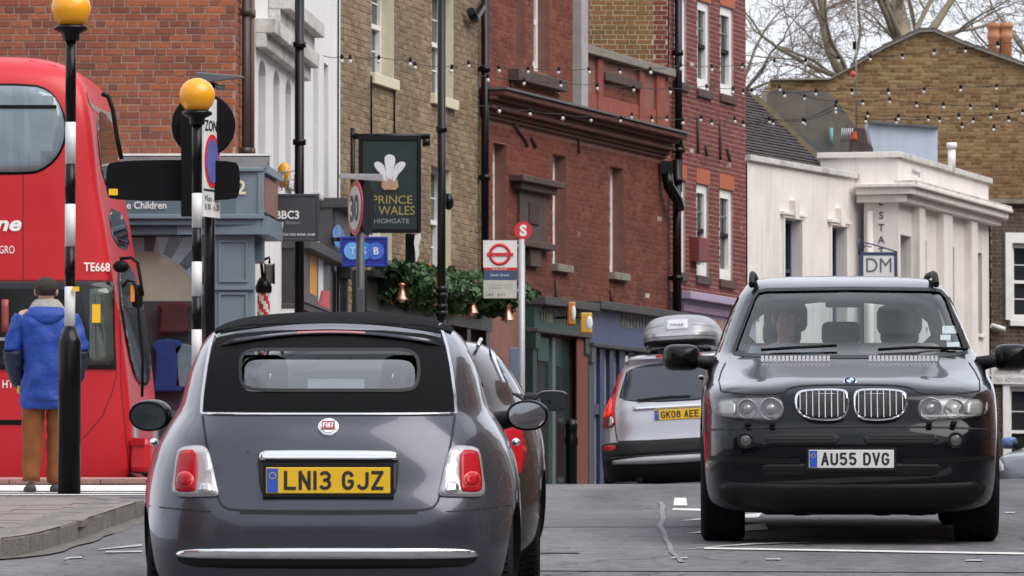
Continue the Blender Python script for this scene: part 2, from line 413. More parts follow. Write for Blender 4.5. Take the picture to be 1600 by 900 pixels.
# kerb line of the near left pavement (plan)
kerb_pts = [(-9.0, 33.0), (-6.0, 33.0), (-4.2, 33.0), (-3.35, 33.12), (-3.0, 33.5), (-2.86, 34.1), (-2.80, 35), (-2.74, 36.2), (-2.69, 37.6), (-2.63, 39.2), (-2.57, 40.8), (-2.56, 42.2), (-2.7, 43.6), (-3.1, 44.5), (-3.9, 44.9), (-9, 45.0)]
def resample(pts, step):
    out = [Vector((*pts[0], 0))]; P = [Vector((*p, 0)) for p in pts]; need = step
    for a, b in zip(P[:-1], P[1:]):
        d = (b - a).length; t = need
        while t <= d: out.append(a + (b - a) * (t / d)); t += step
        need = t - d
    return out
def chaikin(pts, it=2, closed=False):
    for _ in range(it):
        q = []
        n = len(pts)
        rng = range(n) if closed else range(n - 1)
        if not closed: q.append(pts[0])
        for i in rng:
            a, b = pts[i], pts[(i + 1) % n]
            q.append(tuple(a[k] * .75 + b[k] * .25 for k in range(len(a)))); q.append(tuple(a[k] * .25 + b[k] * .75 for k in range(len(a))))
        if not closed: q.append(pts[-1])
        pts = q
    return pts
kc = resample(chaikin(kerb_pts, 2), 0.45)
pav = bpy.data.objects.new('pavement', None); COL.objects.link(pav); MATS[pav.name] = Matrix.Identity(4); tag(pav, kind='structure')
# paving slabs as bricks in rows + bed
bed = MB(); cen = Vector((-6.0, 39.5, 0))
ring = [Vector((p.x, p.y, ground_z(p.x, p.y) + kh(p.y) - 0.005)) for p in kc]
inner = [Vector((-9.2 if p.x < -5 else -6.5, min(max(p.y, 33.2), 44.8), ground_z(-6.5, p.y) + kh(p.y) - 0.005)) for p in kc]
for i in range(len(kc) - 1): bed.quad(ring[i], ring[i + 1], inner[i + 1], inner[i])
bed.build('paving_bed', m_paver, pav)
random.seed(3)
def inside(x, y, marg=0.26):
    best = 1e9; 
    for p in kc:
        d = math.hypot(p.x - x, p.y - y)
        if d < best: best = d
    if best < marg: return False
    # right of kerb?
    xr = None
    for a, b in zip(kc[:-1], kc[1:]):
        if (a.y - y) * (b.y - y) <= 0 and a.y != b.y:
            xx = a.x + (b.x - a.x) * (y - a.y) / (b.y - a.y); xr = xx if xr is None else max(xr, xx)
    return xr is not None and x < xr
slabm = MB().box((0, 0, -.02), (1, 1, 0.04)).mesh('paving_slab'); slabm.materials.append(m_paver)
nsl = 0
y = 33.3
while y < 44.7:
    xo = 0.3 if int(round((y - 33.3) / .40)) % 2 else 0
    x = -5.4 + xo
    while x < -2.5:
        if inside(x, y) and inside(x + .25, y, .1) and nsl < 300:
            o = bpy.data.objects.new('paving_slab', slabm); COL.objects.link(o); o.parent = pav
            o.location = (x, y, ground_z(x, y) + kh(y) + random.uniform(-.0015, .002)); o.scale = (.592, .392, 1)
            o.rotation_euler = (math.atan(SL + (kh(y + .2) - kh(y - .2)) / .4) + random.uniform(-.004, .004), random.uniform(-.006, .006), 0); nsl += 1
        x += .6
    y += .4
gut = MB()
for i in range(len(kc) - 1):
    a, b = kc[i], kc[i + 1]; t = (b - a).normalized(); n_ = Vector((t.y, -t.x, 0)); w0, w1 = .13 + .02 * math.sin(i * 1.7), .13 + .02 * math.sin((i + 1) * 1.7)
    q = [a - n_ * .02, b - n_ * .02, b + n_ * w1, a + n_ * w0]; gut.quad(*[Vector((v.x, v.y, ground_z(v.x, v.y) + .006)) for v in q])
tag(gut.build('gutter', M('gutter_dirt', (.115, .108, .10), .95, var=.5, scale=9, dirt=.7, dirtcol=(.15, .14, .13)), recalc=False), kind='structure')
random.seed(5)
for i in range(len(kc) - 1):      # kerb stones, each its own piece
    a, b = kc[i], kc[i + 1]
    if a.x < -5.6 : continue
    t = (b - a); ln = t.length; t = t / ln; nrm = Vector((-t.y, t.x, 0))   # into the pavement (left of travel)
    g = 0.006; w = 0.29; dz = random.uniform(-.004, .004); tw = random.uniform(-.006, .006)
    pts = []
    for zt in (0, 1):
        for (s, d) in ((g, 0.0), (ln - g, 0.0), (ln - g, w), (g, w)):
            q = a + t * s + nrm * (d + (tw if d == 0 else 0)); pts.append(Vector((q.x, q.y, ground_z(q.x, q.y) + (kh(q.y) + .004 + dz - (.012 if d == 0 else 0) if zt else -.18))))
    MB().hexa(pts).build('kerb_stone', m_kerb, pav, bevel=0.012)

# far side of the crossing: red tactile paving, then the kerb
pv2 = bpy.data.objects.new('pavement', None); COL.objects.link(pv2); MATS[pv2.name] = Matrix.Identity(4); tag(pv2, kind='structure')
st = [50.5, 51, 52, 53, 54, 54.6]
strip([(-9, q) for q in st], [(-2.75, q) for q in st], 10, 0.055, '', m_pinkpaver).build('paving_bed', m_pinkpaver, pv2)
m_pk = [m_pinkpaver]
tp = MB().box((0, 0, -.02), (1, 1, .04)).mesh('paving_slab'); tp.materials.append(m_pinkpaver)
q = 50.62; r_ = 0
while q < 54.4:
    x = -5.4 + (.2 if r_ % 2 else 0)
    while x < -2.9:
        o = bpy.data.objects.new('paving_slab', tp); COL.objects.link(o); o.parent = pv2
        o.location = (x, q, ground_z(x, q) + .062 + random.uniform(-.003, .003)); o.scale = (.392, .392, 1); o.rotation_euler = (math.atan(.025), 0, 0)
        x += .4
    q += .4; r_ += 1
# pavement along the shops on the left, beyond the crest
mb = MB(); pr = []
for yy in [55.5 + i * 1.5 for i in range(28)]:
    pr.append(yy)
def fac_x(yy):
    pts = [(55, -3.0), (61.3, -2.95), (70, -2.14), (77.5, -.43), (86, 2.34), (90, 3.65), (100, 7.0)]
    for (a, xa), (b, xb) in zip(pts[:-1], pts[1:]):
        if a <= yy <= b: return xa + (xb - xa) * (yy - a) / (b - a)
    return pts[-1][1]
mb = strip([(fac_x(q) - .6, q) for q in pr], [(fac_x(q) + 2.2, q) for q in pr], 4, KH, '', m_paver)
mb2 = MB()
for a, b in zip(pr[:-1], pr[1:]):
    p, r = Vector((fac_x(a) + 2.2, a, ground_z(fac_x(a) + 2.2, a))), Vector((fac_x(b) + 2.2, b, ground_z(fac_x(b) + 2.2, b)))
    mb2.hexa([p + Vector((0, 0, -.1)), p + Vector((.15, 0, -.1)), r + Vector((.15, 0, -.1)), r + Vector((0, 0, -.1)), p + Vector((0, 0, KH)), p + Vector((.15, 0, KH)), r + Vector((.15, 0, KH)), r + Vector((0, 0, KH))])
o = mb.build('pavement', m_paver); tag(o, kind='structure'); MATS[o.name] = Matrix.Identity(4)
mb2.build('kerb', m_kerb, o)

# painted markings
def gpt(px, py):
    d = ray(px, py); t = 10.0; best = None
    for i in range(4000):
        p = CAM + d * t
        if p.z <= ground_z(p.x, p.y): break
        t += 0.02
    return p.x, p.y
def marking(name, quadpts, mat, dz=0.012, n=6):
    (a, b, c, d) = quadpts; mb = MB(); rows = []
    for i in range(n + 1):
        f = i / n
        l = (a[0] + (b[0] - a[0]) * f, a[1] + (b[1] - a[1]) * f); r = (d[0] + (c[0] - d[0]) * f, d[1] + (c[1] - d[1]) * f)
        rows.append((l, r))
    mb.add([Vector((x, y, ground_z(x, y) + dz)) for rw in rows for x, y in rw], [(2 * i, 2 * i + 1, 2 * i + 3, 2 * i + 2) for i in range(n)])
    o = mb.build(name, mat); tag(o, kind='structure'); return o
m_patch = M('asphalt_patch', (.125, .122, .13), .9, var=.3, scale=6, bump=.4, bscale=60, dirt=.5, dirtcol=(.2, .195, .2))
marking('asphalt_patch', [(-2.2, 38.2), (2.1, 38.4), (2.0, 41.6), (-2.2, 41.3)], m_patch, .0075, 10)
marking('asphalt_patch', [(3.3, 30.2), (4.6, 30.1), (4.7, 33.6), (3.3, 33.7)], m_patch, .0075, 10)
# zebra crossing bars over the side road (a bar each)
for j, (y0, y1) in enumerate(((45.2, 45.5), (45.9, 46.25), (46.75, 50.2))):
    marking('zebra_bar', [(-8.6, y0), (-2.6 - .12 * j, y0), (-2.6 - .12 * j, y1), (-8.6, y1)], m_roadwhite)
# give way line, hatching and worn lines by the central island
def mk(pts, mat=m_roadwhite, name='road_marking', dz=0.011):
    marking(name, [gpt(*p) for p in pts], mat, dz)
mk([(1052, 792), (1074, 792), (1072, 780), (1054, 780)])
mk([(1050, 799), (1110, 801), (1108, 797.5), (1052, 796.5)])
mk([(1062, 816), (1185, 811), (1190, 804), (1100, 811)])
mk([(1072, 836), (1200, 830), (1195, 819), (1110, 831)])
mk([(1045, 863), (1140, 854), (1300, 849), (1170, 851.5)])
mk([(1100, 860.5), (1640, 870), (1640, 867), (1100, 858.0)])
mk([(1178, 802), (1205, 800), (1200, 797), (1172, 797)])
for (x0, y, w) in ((1196, 876, 24), (1508, 878, 28), (1048, 874, 26), (1570, 803, 16)):
    mk([(x0, y + 1.2), (x0 + w, y + 1.2), (x0 + w - 1, y - .8), (x0 + 2, y - .8)], M('worn_dash', (.42, .41, .4), .8, var=.4, scale=30, dirt=.8, dirtcol=(.16, .155, .16)) if 'worn_dash' not in bpy.data.materials else bpy.data.materials['worn_dash'])
for pts in ([(1031, 786), (1036, 793), (1034, 801), (1037, 812), (1031, 824), (1037, 832), (1041, 846), (1046, 853), (1049, 865), (1058, 872), (1065, 881)],):
    for a, b in zip(pts[:-1], pts[1:]):
        mk([(a[0] - 4, a[1]), (b[0] - 4, b[1]), (b[0] + 4, b[1]), (a[0] + 4, a[1])], m_worn, 'worn_line')
mk([(800, 867.5), (905, 866.5), (905, 865), (800, 866)], M('tar_seam', (.035, .034, .036), .7), 'tar_seam')
mk([(800, 894), (1640, 897), (1640, 895.5), (800, 892.5)], M('tar_seam_wide', (.14, .138, .14), .8, var=.3, scale=20), 'tar_seam')
m_worn2 = M('worn_line', (.36, .355, .35), .8, var=.3, scale=30, dirt=.7, dirtcol=(.16, .155, .16))
for q in ([(150, 862), (222, 856), (222, 852.5), (158, 860)], [(165, 866), (222, 865.5), (222, 863), (165, 864)], [(100, 876), (128, 874.5), (128, 872.5), (104, 873.5)]):
    mk(q, m_worn2)

# ================================================================== facades
class Fac:
    def __init__(s, a, b):
        s.a = Vector((a[0], a[1], 0)); s.b = Vector((b[0], b[1], 0)); s.len = (s.b - s.a).length
        s.u = (s.b - s.a) / s.len; s.n = Vector((s.u.y, -s.u.x, 0))
    def uv(s, px, py):
        d = ray(px, py); t = (s.a - CAM).dot(s.n) / d.dot(s.n); p = CAM + d * t
        return (p - s.a).dot(s.u), p.z
    def p(s, u, z, d=0.0): return s.a + s.u * u + s.n * d + Vector((0, 0, z))
    def box(s, mb, u0, u1, z0, z1, d0, d1):
        return mb.hexa([s.p(u0, z0, d1), s.p(u1, z0, d1), s.p(u1, z0, d0), s.p(u0, z0, d0), s.p(u0, z1, d1), s.p(u1, z1, d1), s.p(u1, z1, d0), s.p(u0, z1, d0)])
    def rect(s, pl, pt, pr, pb):      # opening from pixels: left x, top y at left, right x, bottom y at left
        u0, z1 = s.uv(pl, pt); _, z0 = s.uv(pl, pb); u1, _ = s.uv(pr, pt); return (u0, u1, z0, z1)
    def off(s, d): return Fac((s.a + s.n * d)[:2], (s.b + s.n * d)[:2])
def chain(p, pxr, k):        # next corner: from plan point p along direction (k,1) until the pixel column pxr
    c = (pxr - 800) / FPX
    # c*D = p.x + k*(D-p.y)
    D = (p[0] - k * p[1]) / (c - k); return (c * D, D)
def wall(parent, fac, u0, u1, z0, z1, ops, mat, depth=.16, name='wall', topf=None):
    us = sorted({u0, u1, *[o[0] for o in ops], *[o[1] for o in ops]}); zs = sorted({z0, z1, *[o[2] for o in ops], *[o[3] for o in ops]})
    us = [u for u in us if u0 <= u <= u1]; zs = [z for z in zs if z0 <= z <= z1]
    mb = MB()
    for i in range(len(us) - 1):
        for j in range(len(zs) - 1):
            um, zm = (us[i] + us[i + 1]) / 2, (zs[j] + zs[j + 1]) / 2
            if any(o[0] < um < o[1] and o[2] < zm < o[3] for o in ops): continue
            mb.quad(fac.p(us[i], zs[j]), fac.p(us[i + 1], zs[j]), fac.p(us[i + 1], zs[j + 1]), fac.p(us[i], zs[j + 1]))
    for o in ops:
        a, b, c, d = max(o[0], u0), min(o[1], u1), max(o[2], z0), min(o[3], z1)
        mb.quad(fac.p(a, c), fac.p(a, c, -depth), fac.p(a, d, -depth), fac.p(a, d)); mb.quad(fac.p(b, c, -depth), fac.p(b, c), fac.p(b, d), fac.p(b, d, -depth))
        mb.quad(fac.p(a, c, -depth), fac.p(a, c), fac.p(b, c), fac.p(b, c, -depth)); mb.quad(fac.p(a, d), fac.p(a, d, -depth), fac.p(b, d, -depth), fac.p(b, d))
    return mb.build(name, mat, parent, recalc=False)
_unit = {}
def unit_brick(mat):
    if mat.name not in _unit:
        mb = MB(); a = .5
        c = .46
        mb.add([(-a, 0, -a), (a, 0, -a), (a, 0, a), (-a, 0, a), (-c, -1, -.44), (c, -1, -.44), (c, -1, .44), (-c, -1, .44)],
               [(4, 5, 6, 7), (0, 1, 5, 4), (1, 2, 6, 5), (2, 3, 7, 6), (3, 0, 4, 7)])
        me = mb.mesh('brick', recalc=False); me.materials.append(mat); _unit[mat.name] = me
    return _unit[mat.name]
def bricks(parent, fac, u0, u1, z0, z1, ops, mat, vis=None, bond='flemish', proud=.007, top=None, course=.075, joint=.010, seed=1, limit=300, skip=None, tone=0):
    rnd = random.Random(seed); lst = []
    nrow = int((z1 - z0) / course)
    for r in range(nrow):
        zb = z0 + r * course + joint / 2; zt = zb + course - joint
        seq = ([.215, .1025] if bond == 'flemish' else [.215]); k = r % 2
        u = u0 + (0 if r % 2 == 0 else (.056 if bond == 'flemish' else -.1125))
        if bond == 'flemish' and r % 2: u = u0 + .0562 - .225
        u -= rnd.uniform(0, .05)
        i = 0
        while u < u1:
            w = seq[i % len(seq)] + rnd.uniform(-.005, .005); i += 1
            a, b = max(u, u0) + .0, min(u + w, u1); zm = (zb + zt) / 2
            u += w + joint
            if b - a < .03: continue
            if top is not None and zt > top((a + b) / 2): continue
            if skip is not None and skip((a + b) / 2, zm): continue
            for o in ops:
                if o[2] - .02 < zm < o[3] + .02:
                    if a >= o[0] - .01 and b <= o[1] + .01: a = b; break
                    if a < o[0] < b: b = o[0]
                    elif a < o[1] < b: a = o[1]
            if b - a < .025: continue
            lst.append((a, b, zb, zt, proud * rnd.uniform(.45, 1.35)))
    vis_l, rest = [], []
    for q in lst:
        x, y = px_of(fac.p((q[0] + q[1]) / 2, (q[2] + q[3]) / 2))
        if vis and any(v[0] < x < v[2] and v[1] < y < v[3] for v in vis) and len(vis_l) < limit: vis_l.append(q)
        else: rest.append(q)
    me = unit_brick(mat); ang = math.atan2(fac.u.y, fac.u.x); inv = MATS[root_of(parent).name].inverted()
    for a, b, zb, zt, pr in vis_l:
        o = bpy.data.objects.new('brick', me); COL.objects.link(o); o.parent = parent
        o.location = inv @ fac.p((a + b) / 2, (zb + zt) / 2); o.rotation_euler = (0, rnd.uniform(-.006, .006), ang); o.scale = (b - a, pr, zt - zb)
    if rest:
        mb = MB()
        for a, b, zb, zt, pr in rest:
            e = .004
            mb.add([fac.p(a, zb), fac.p(b, zb), fac.p(b, zt), fac.p(a, zt), fac.p(a + e, zb + e, pr), fac.p(b - e, zb + e, pr), fac.p(b - e, zt - e, pr), fac.p(a + e, zt - e, pr)],
                   [(4, 5, 6, 7), (0, 1, 5, 4), (1, 2, 6, 5), (2, 3, 7, 6), (3, 0, 4, 7)])
        o = mb.build('bricks', mat, parent, recalc=False); o['kind'] = 'stuff'
    return len(vis_l), len(rest)
def window(parent, fac, op, depth=.12, fm=None, gm=None, fw=.055, cols=2, rows=2, sill=None, bars=.018, meet=True, meetm=None, lower_plain=False, name='window', sillh=.07, sillo=.06, barm=None):
    fm = fm or m_frame; gm = gm or m_winglass
    u0, u1, z0, z1 = op; g = .004; u0 += g; u1 -= g; z0 += g; z1 -= g; d0, d1 = -depth - .06, -depth + .03
    mb = MB(); fac.box(mb, u0, u0 + fw, z0, z1, d0, d1); fac.box(mb, u1 - fw, u1, z0, z1, d0, d1)
    fac.box(mb, u0 + fw, u1 - fw, z1 - fw, z1, d0, d1); fac.box(mb, u0 + fw, u1 - fw, z0, z0 + fw * 1.3, d0, d1)
    w = mb.build(name, fm, parent)
    zm = (z0 + z1) / 2
    mb = MB(); mb.quad(fac.p(u0 + fw, z0 + fw, d0 + .02), fac.p(u1 - fw, z0 + fw, d0 + .02), fac.p(u1 - fw, zm, d0 + .02), fac.p(u0 + fw, zm, d0 + .02)); mb.build('pane', gm, w, recalc=False)
    mb = MB(); mb.quad(fac.p(u0 + fw, zm, d0 + .045), fac.p(u1 - fw, zm, d0 + .045), fac.p(u1 - fw, z1 - fw, d0 + .045), fac.p(u0 + fw, z1 - fw, d0 + .045)); mb.build('pane', gm, w, recalc=False)
    if meet:
        mb = MB(); fac.box(mb, u0 + fw, u1 - fw, zm - .03, zm + .03, d0 + .01, d1 - .006); mb.build('meeting_rail', meetm or fm, w)
    if cols > 1 or rows > 1:
        mb = MB()
        for half, (a, b, dd) in enumerate(((z0 + fw, zm, d0 + .022), (zm, z1 - fw, d0 + .047))):
            if half == 0 and lower_plain: continue
            for c in range(1, cols):
                uc = u0 + fw + (u1 - u0 - 2 * fw) * c / cols; fac.box(mb, uc - bars / 2, uc + bars / 2, a, b, dd, dd + .018)
            for r in range(1, rows):
                zc = a + (b - a) * r / rows; fac.box(mb, u0 + fw, u1 - fw, zc - bars / 2, zc + bars / 2, dd + .001, dd + .015)
        if mb.v: mb.build('glazing_bars', barm or fm, w)
    if sill is not None:
        mb = MB(); fac.box(mb, u0 - .06, u1 + .06, z0 - sillh, z0 - .004, -depth, sillo); mb.build('sill', sill, w, bevel=.008)
    return w
def shell(parent, fac, u0, u1, z0, z1, back=6.0, front=.25, mat=None):
    mb = MB(); fac.box(mb, u0 + .02, u1 - .02, z0, z1, -back, -front); return mb.build('building_shell', mat or m_shell, parent)
m_shell = M('shell_dark', (.05, .045, .042), .9)
def pipe(parent, fac, px, y0, y1, r, mat, d=.09, name='downpipe', brk=True):
    u, z1 = fac.uv(px, y0); _, z0 = fac.uv(px, y1)
    mb = MB().tube([fac.p(u, z0, d), fac.p(u, z1, d)], r, 10)
    z = z0 + .6
    while z < z1 and brk:
        mb.tube([fac.p(u, z, d), fac.p(u, z + .08, d)], r * 1.35, 10); fac.box(mb, u - r * .8, u + r * .8, z + .01, z + .07, 0, d); z += 1.5
    return mb.build(name, mat, parent)

# plan chain of the left street side
DL = 61.3
PR0 = at(367, 450, DL); c0 = (PR0.x, PR0.y)            # right corner of the red flank wall
c1 = chain(c0, 393, .072)                              # white building starts
c1b = chain(c1, 473, .072)
c2 = chain(c1, 525, .072)                              # pub starts
c3 = chain(c2, 750, .232)                              # red-brick building starts
c4 = chain(c3, 1046, .326)                             # dark red building starts
c5 = chain(c4, 1166, .318)
zg = lambda c: ground_z(c[0], c[1])

m_mortar = M('mortar', (0.31, 0.26, 0.215), .95, var=.2, scale=12, dirt=.4, dirtcol=(.16, .13, .11))
m_mortar_d = M('mortar_dark', (0.22, 0.17, 0.14), .95, var=.25, scale=8, dirt=.5, dirtcol=(.08, .06, .05))
m_redbrick = brick_mat('red_brick', [(.20, .07, .045), (.32, .115, .07), (.39, .16, .095), (.26, .085, .055), (.44, .20, .12), (.13, .06, .055), (.34, .13, .08), (.40, .13, .06)], soot=.45, patch=(.24, .10, .075), vscale=.8)

# ---- red flank wall behind the bus
zt = at(100, -60, DL).z
redb = thing('brick_building', 'red brick flank wall rising behind the red bus', 'building', (at(100, 0, DL).x, DL, ground_z(-4, DL)))
fA = Fac((-12.0, DL), c0)
wall(redb, fA, 0, fA.len, 1.6, zt, [], m_mortar)
zb0 = at(100, 262, DL).z
bricks(redb, fA, fA.len - 5.4, fA.len, zb0, zt, [], m_redbrick, vis=[(-5, -5, 368, 96), (120, 96, 368, 140), (172, 140, 368, 252)], joint=.010, seed=4)
fA2 = Fac(c0, c1)
wall(redb, fA2, 0, fA2.len, 1.6, zt, [], m_mortar)
bricks(redb, fA2, 0, fA2.len, zb0 - .6, zt, [], m_redbrick, seed=6)
shell(redb, fA, 0, fA.len, 1.6, zt - .1, back=3.0)
pipe(redb, fA2, 373, -30, 330, .045, M('pipe_brown', (.05, .03, .028), .5), .08)
pipe(redb, fA2, 384, -30, 330, .03, M('pipe_rust', (.11, .05, .035), .6), .07)

# ---- white stucco building
m_stucco = M('white_stucco', (.74, .74, .75), .8, var=.04, scale=3, bump=.1, streak=.35, streakcol=(.45, .44, .42), dirt=.12, dirtcol=(.5, .49, .47))
m_ledge = M('ledge_dirty', (.55, .54, .52), .85, var=.2, dirt=.8, scale=9, dirtcol=(.10, .09, .08))
whb = thing('stucco_building', 'tall white stucco building with narrow arched windows and stained ledges', 'building', (c1[0], c1[1], zg(c1)))
fB = Fac(c1, c2)
opsB = [fB.rect(404, 88, 415, 262), fB.rect(427, 104, 436.5, 272), fB.rect(446, 119, 454.5, 285), fB.rect(489.5, 84, 497.5, 300), fB.rect(506, 97, 513, 310),
        fB.rect(446, -70, 455, 0)]
ztB = at(450, -70, 65).z + .6
wall(whb, fB, 0, fB.len, 1.6, ztB, opsB, m_stucco, depth=.22)
for o_ in opsB: window(whb, fB, o_, depth=.2, cols=2, rows=2, fw=.05, sill=m_ledge)
for i in range(3):      # arched heads
    u0, u1, _, z1 = opsB[i]; mb = MB(); n = 8; um = (u0 + u1) / 2; rr = (u1 - u0) / 2
    pl = [fB.p(u0, z1 - .16, .004), fB.p(u0, z1 + .01, .004), fB.p(u1, z1 + .01, .004), fB.p(u1, z1 - .16, .004)] + [fB.p(um + rr * math.cos(math.pi * k / n), z1 - .16 + .15 * math.sin(math.pi * k / n), .004) for k in range(1, n)]
    mb.prism(pl, fB.n * -.2); mb.build('arch_head', m_stucco, whb)
for (xa, ya, xb, yb, h, d, nm) in ((399, 22, 470, 90, .17, .22, 'ledge'), (419, -8, 474, 36, .17, .25, 'cornice')):
    ua, za = fB.uv(xa, ya); ub, zb = fB.uv(xb, yb); z = (za + zb) / 2
    mb = MB(); fB.box(mb, ua, ub, z - h, z, .001, d); fB.box(mb, ua, ub, z - h * 1.9, z - h, .001, d * .55); mb.build(nm, m_ledge, whb, bevel=.012)
u, _ = fB.uv(519.5, 200); mb = MB(); fB.box(mb, u, fB.len - .01, 1.7, ztB, .001, .05); mb.build('pilaster', m_stucco, whb)
mb = MB().tube([fB.p(u + .1, 3, .06), fB.p(u + .1, ztB, .06)], .012, 6); mb.build('cable', m_blackmatt, whb)
shell(whb, fB, 0, fB.len, 1.6, ztB - .1)

# ---- shops under the white building
m_shopdark = M('shop_dark', (.035, .034, .037), .5, var=.2)
m_shopgrey = M('shop_grey', (.075, .072, .078), .5, var=.2)
m_cornice = M('cornice_dark', (.06, .058, .06), .7, var=.25, dirt=.4)
def shopfront(name, label, fac, xa, xb, ytop_a, yfas_b, mats, doors=True, z_floor=None):
    """fascia board, cornice, pilasters, window, door, stallriser on the facade between two pixel columns; heights at the left column"""
    ua, zt_ = fac.uv(xa, ytop_a); ub, _ = fac.uv(xb, ytop_a); _, zf = fac.uv(xa, yfas_b)
    gz = z_floor if z_floor is not None else zg(fac.p((ua + ub) / 2, 0)[:2]) + KH
    t = thing(name, label, 'shop front', fac.p((ua + ub) / 2, gz))
    mb = MB(); fac.box(mb, ua, ub, zf, zt_ - .12, .001, .16); fb = mb.build('fascia', mats[0], t)
    mb = MB(); fac.box(mb, ua - .03, ub + .03, zt_ - .12, zt_, .001, .34); fac.box(mb, ua - .03, ub + .03, zf - .06, zf, .001, .22); mb.build('cornice', mats[1], t, bevel=.01)
    for k, (p0, p1) in enumerate(((ua, ua + .18), (ub - .18, ub))):
        mb = MB(); fac.box(mb, p0, p1, gz, zf - .06, .001, .14); fac.box(mb, p0 - .02, p1 + .02, zf - .30, zf - .06, .001, .19); mb.build('pilaster', mats[2], t, bevel=.006)
    return t, ua, ub, zt_, zf, gz
# ground-floor backing wall for the whole row is part of each building's wall; shops sit on it
t, ua, ub, zt_, zf, gz = shopfront('shop_front', 'dark shop front with orange and white fascia panel beside the barber pole', fB, 440, 497, 372, 474, (m_shopdark, m_cornice, m_white))
u1_, z1_ = fB.uv(446, 386); u2_, _ = fB.uv(491, 386)
mb = MB(); fB.box(mb, u1_, u2_, zf + .05, z1_, .165, .19); sgn = mb.build('sign_panel', M('panel_dark', (.06, .055, .065), .4), t)
um = (u1_ + u2_) / 2; zmid = zf + .42
MB().quad(fB.p(um - .75, zmid - .25, .194), fB.p(um + .05, zmid - .25, .194), fB.p(um + .05, zmid + .3, .194), fB.p(um - .75, zmid + .3, .194)).build('orange_block', M('orange_print', (.65, .30, .02), .5), sgn, recalc=False)
MB().quad(fB.p(um + .2, zmid - .3, .194), fB.p(um + .75, zmid - .3, .194), fB.p(um + .75, zmid + .25, .194), fB.p(um + .2, zmid + .25, .194)).build('white_block', m_white, sgn, recalc=False)
MB().quad(fB.p(um + .2, zf + .08, .194), fB.p(u2_ - .05, zf + .08, .194), fB.p(u2_ - .05, zf + .3, .194), fB.p(um + .5, zf + .26, .194)).build('red_flash', m_red, sgn, recalc=False)
mb = MB(); fB.box(mb, ua + .2, ub - .2, gz + .5, zf - .07, .01, .05); mb.build('shop_window', m_winglass, t)
mb = MB(); fB.box(mb, ua + .2, ub - .2, gz, gz + .5, .001, .1); mb.build('stallriser', m_shopdark, t)
t, ua, ub, zt_, zf, gz = shopfront('shop_front', 'charcoal shop front with a blue oval sign below the white building', fB, 499, 527, 309, 385, (m_shopgrey, m_cornice, m_shopdark))
u1_, z1_ = fB.uv(507, 372)
mb = MB().ball(fB.p(u1_, z1_, .18), (.01, .75, .16), frame(Vector((0, 0, 0)), fB.n, fB.u, Vector((0, 0, 1))).to_3x3()); mb.build('oval_sign', M('oval_blue', (.12, .32, .75), .4), t)
mb = MB(); fB.box(mb, ua + .2, ub - .2, gz + .4, zf - .07, .01, .05); mb.build('shop_window', m_glassdark, t)
mb = MB(); fB.box(mb, ua + .2, ub - .2, gz, gz + .4, .001, .1); mb.build('stallriser', m_shopdark, t)
# clutter on the shop roof edge
t = thing('roof_lamp', 'small amber lamp in a wire guard on the shop roof behind the hanging sign', 'lamp', at(448, 300, 62.6))
MB().lathe([(.05, 0), (.06, .06), (.075, .1), (.07, .22), (.03, .27), (0, .28)], at(444, 293, 62.6), seg=14).build('amber_lens', M('amber', (.8, .38, .03), .3), t)
mb = MB()
for dx in (-14, -4, 6, 16): mb.tube([at(444 + dx, 298, 62.5), at(446 + dx * .9, 272, 62.5)], .008, 5)
mb.tube([at(428, 272, 62.5), at(462, 266, 62.5)], .01, 5); mb.tube([at(428, 284, 62.5), at(462, 280, 62.5)], .008, 5); mb.build('wire_guard', m_steel, t)

# ---- grey-blue children's shop at the corner
m_bluegrey = M('bluegrey_paint', (.175, .225, .27), .45, var=.06, dirt=.15, dirtcol=(.1, .12, .14))
m_bluegrey_d = M('bluegrey_dark', (.105, .15, .18), .45, var=.06)
m_lead = M('lead', (.11, .11, .115), .6, var=.25, dirt=.4)
fS = Fac((-9, 60.2), (at(410, 300, 60.2).x, 60.2)); cS = fS.b
fS2 = Fac((cS.x, cS.y), chain((cS.x, cS.y), 433, .072))
def zS(y): return at(400, y, 60.2).z
def uS(x): return fS.uv(x, 300)[0]
gzs = ground_z(-3.4, 60.2) + .06
t = thing('shop_front', 'blue-grey corner shop front with a sunburst window behind the bus', 'shop front', (-3.4, 60.2, gzs))
mb = MB(); fS.box(mb, 0, fS.len, zS(340), zS(263), -1.05, -.02); fS.box(mb, 0, fS.len - .02, gzs + 2.6, zS(366), -1.05, -.45); mb.build('fascia', m_bluegrey_d, t)
mb = MB(); fS.box(mb, 0, fS.len + .02, zS(268), zS(262), -.03, .03); fS.box(mb, 0, fS.len + .02, zS(342), zS(335), -.03, .03)
fS.box(mb, fS.len - .05, fS.len + .02, zS(335), zS(268), -.03, .015); mb.build('fascia_moulding', m_bluegrey, t, bevel=.006)
mb = MB(); fS.box(mb, 0, fS.len + .0, zS(352), zS(342), -.2, -.005); fS.box(mb, 0, fS.len - .04, zS(366), zS(352), -.3, -.08); mb.build('cornice', m_bluegrey_d, t, bevel=.01)
# return fascia
mb = MB(); fS2.box(mb, 0, fS2.len, zS(366), zS(262), -.9, -.02); fS2.box(mb, 0.01, fS2.len, zS(270), zS(258), -.02, .05); fS2.box(mb, .01, fS2.len, zS(366), zS(338), -.02, .06); mb.build('side_fascia', m_bluegrey, t)
mb = MB(); fS2.box(mb, fS2.len * .12, fS2.len * .95, zS(330), zS(275), -.01, .012); mb.build('side_sign', M('rust_sign', (.24, .12, .10), .6, var=.4, scale=20), t)
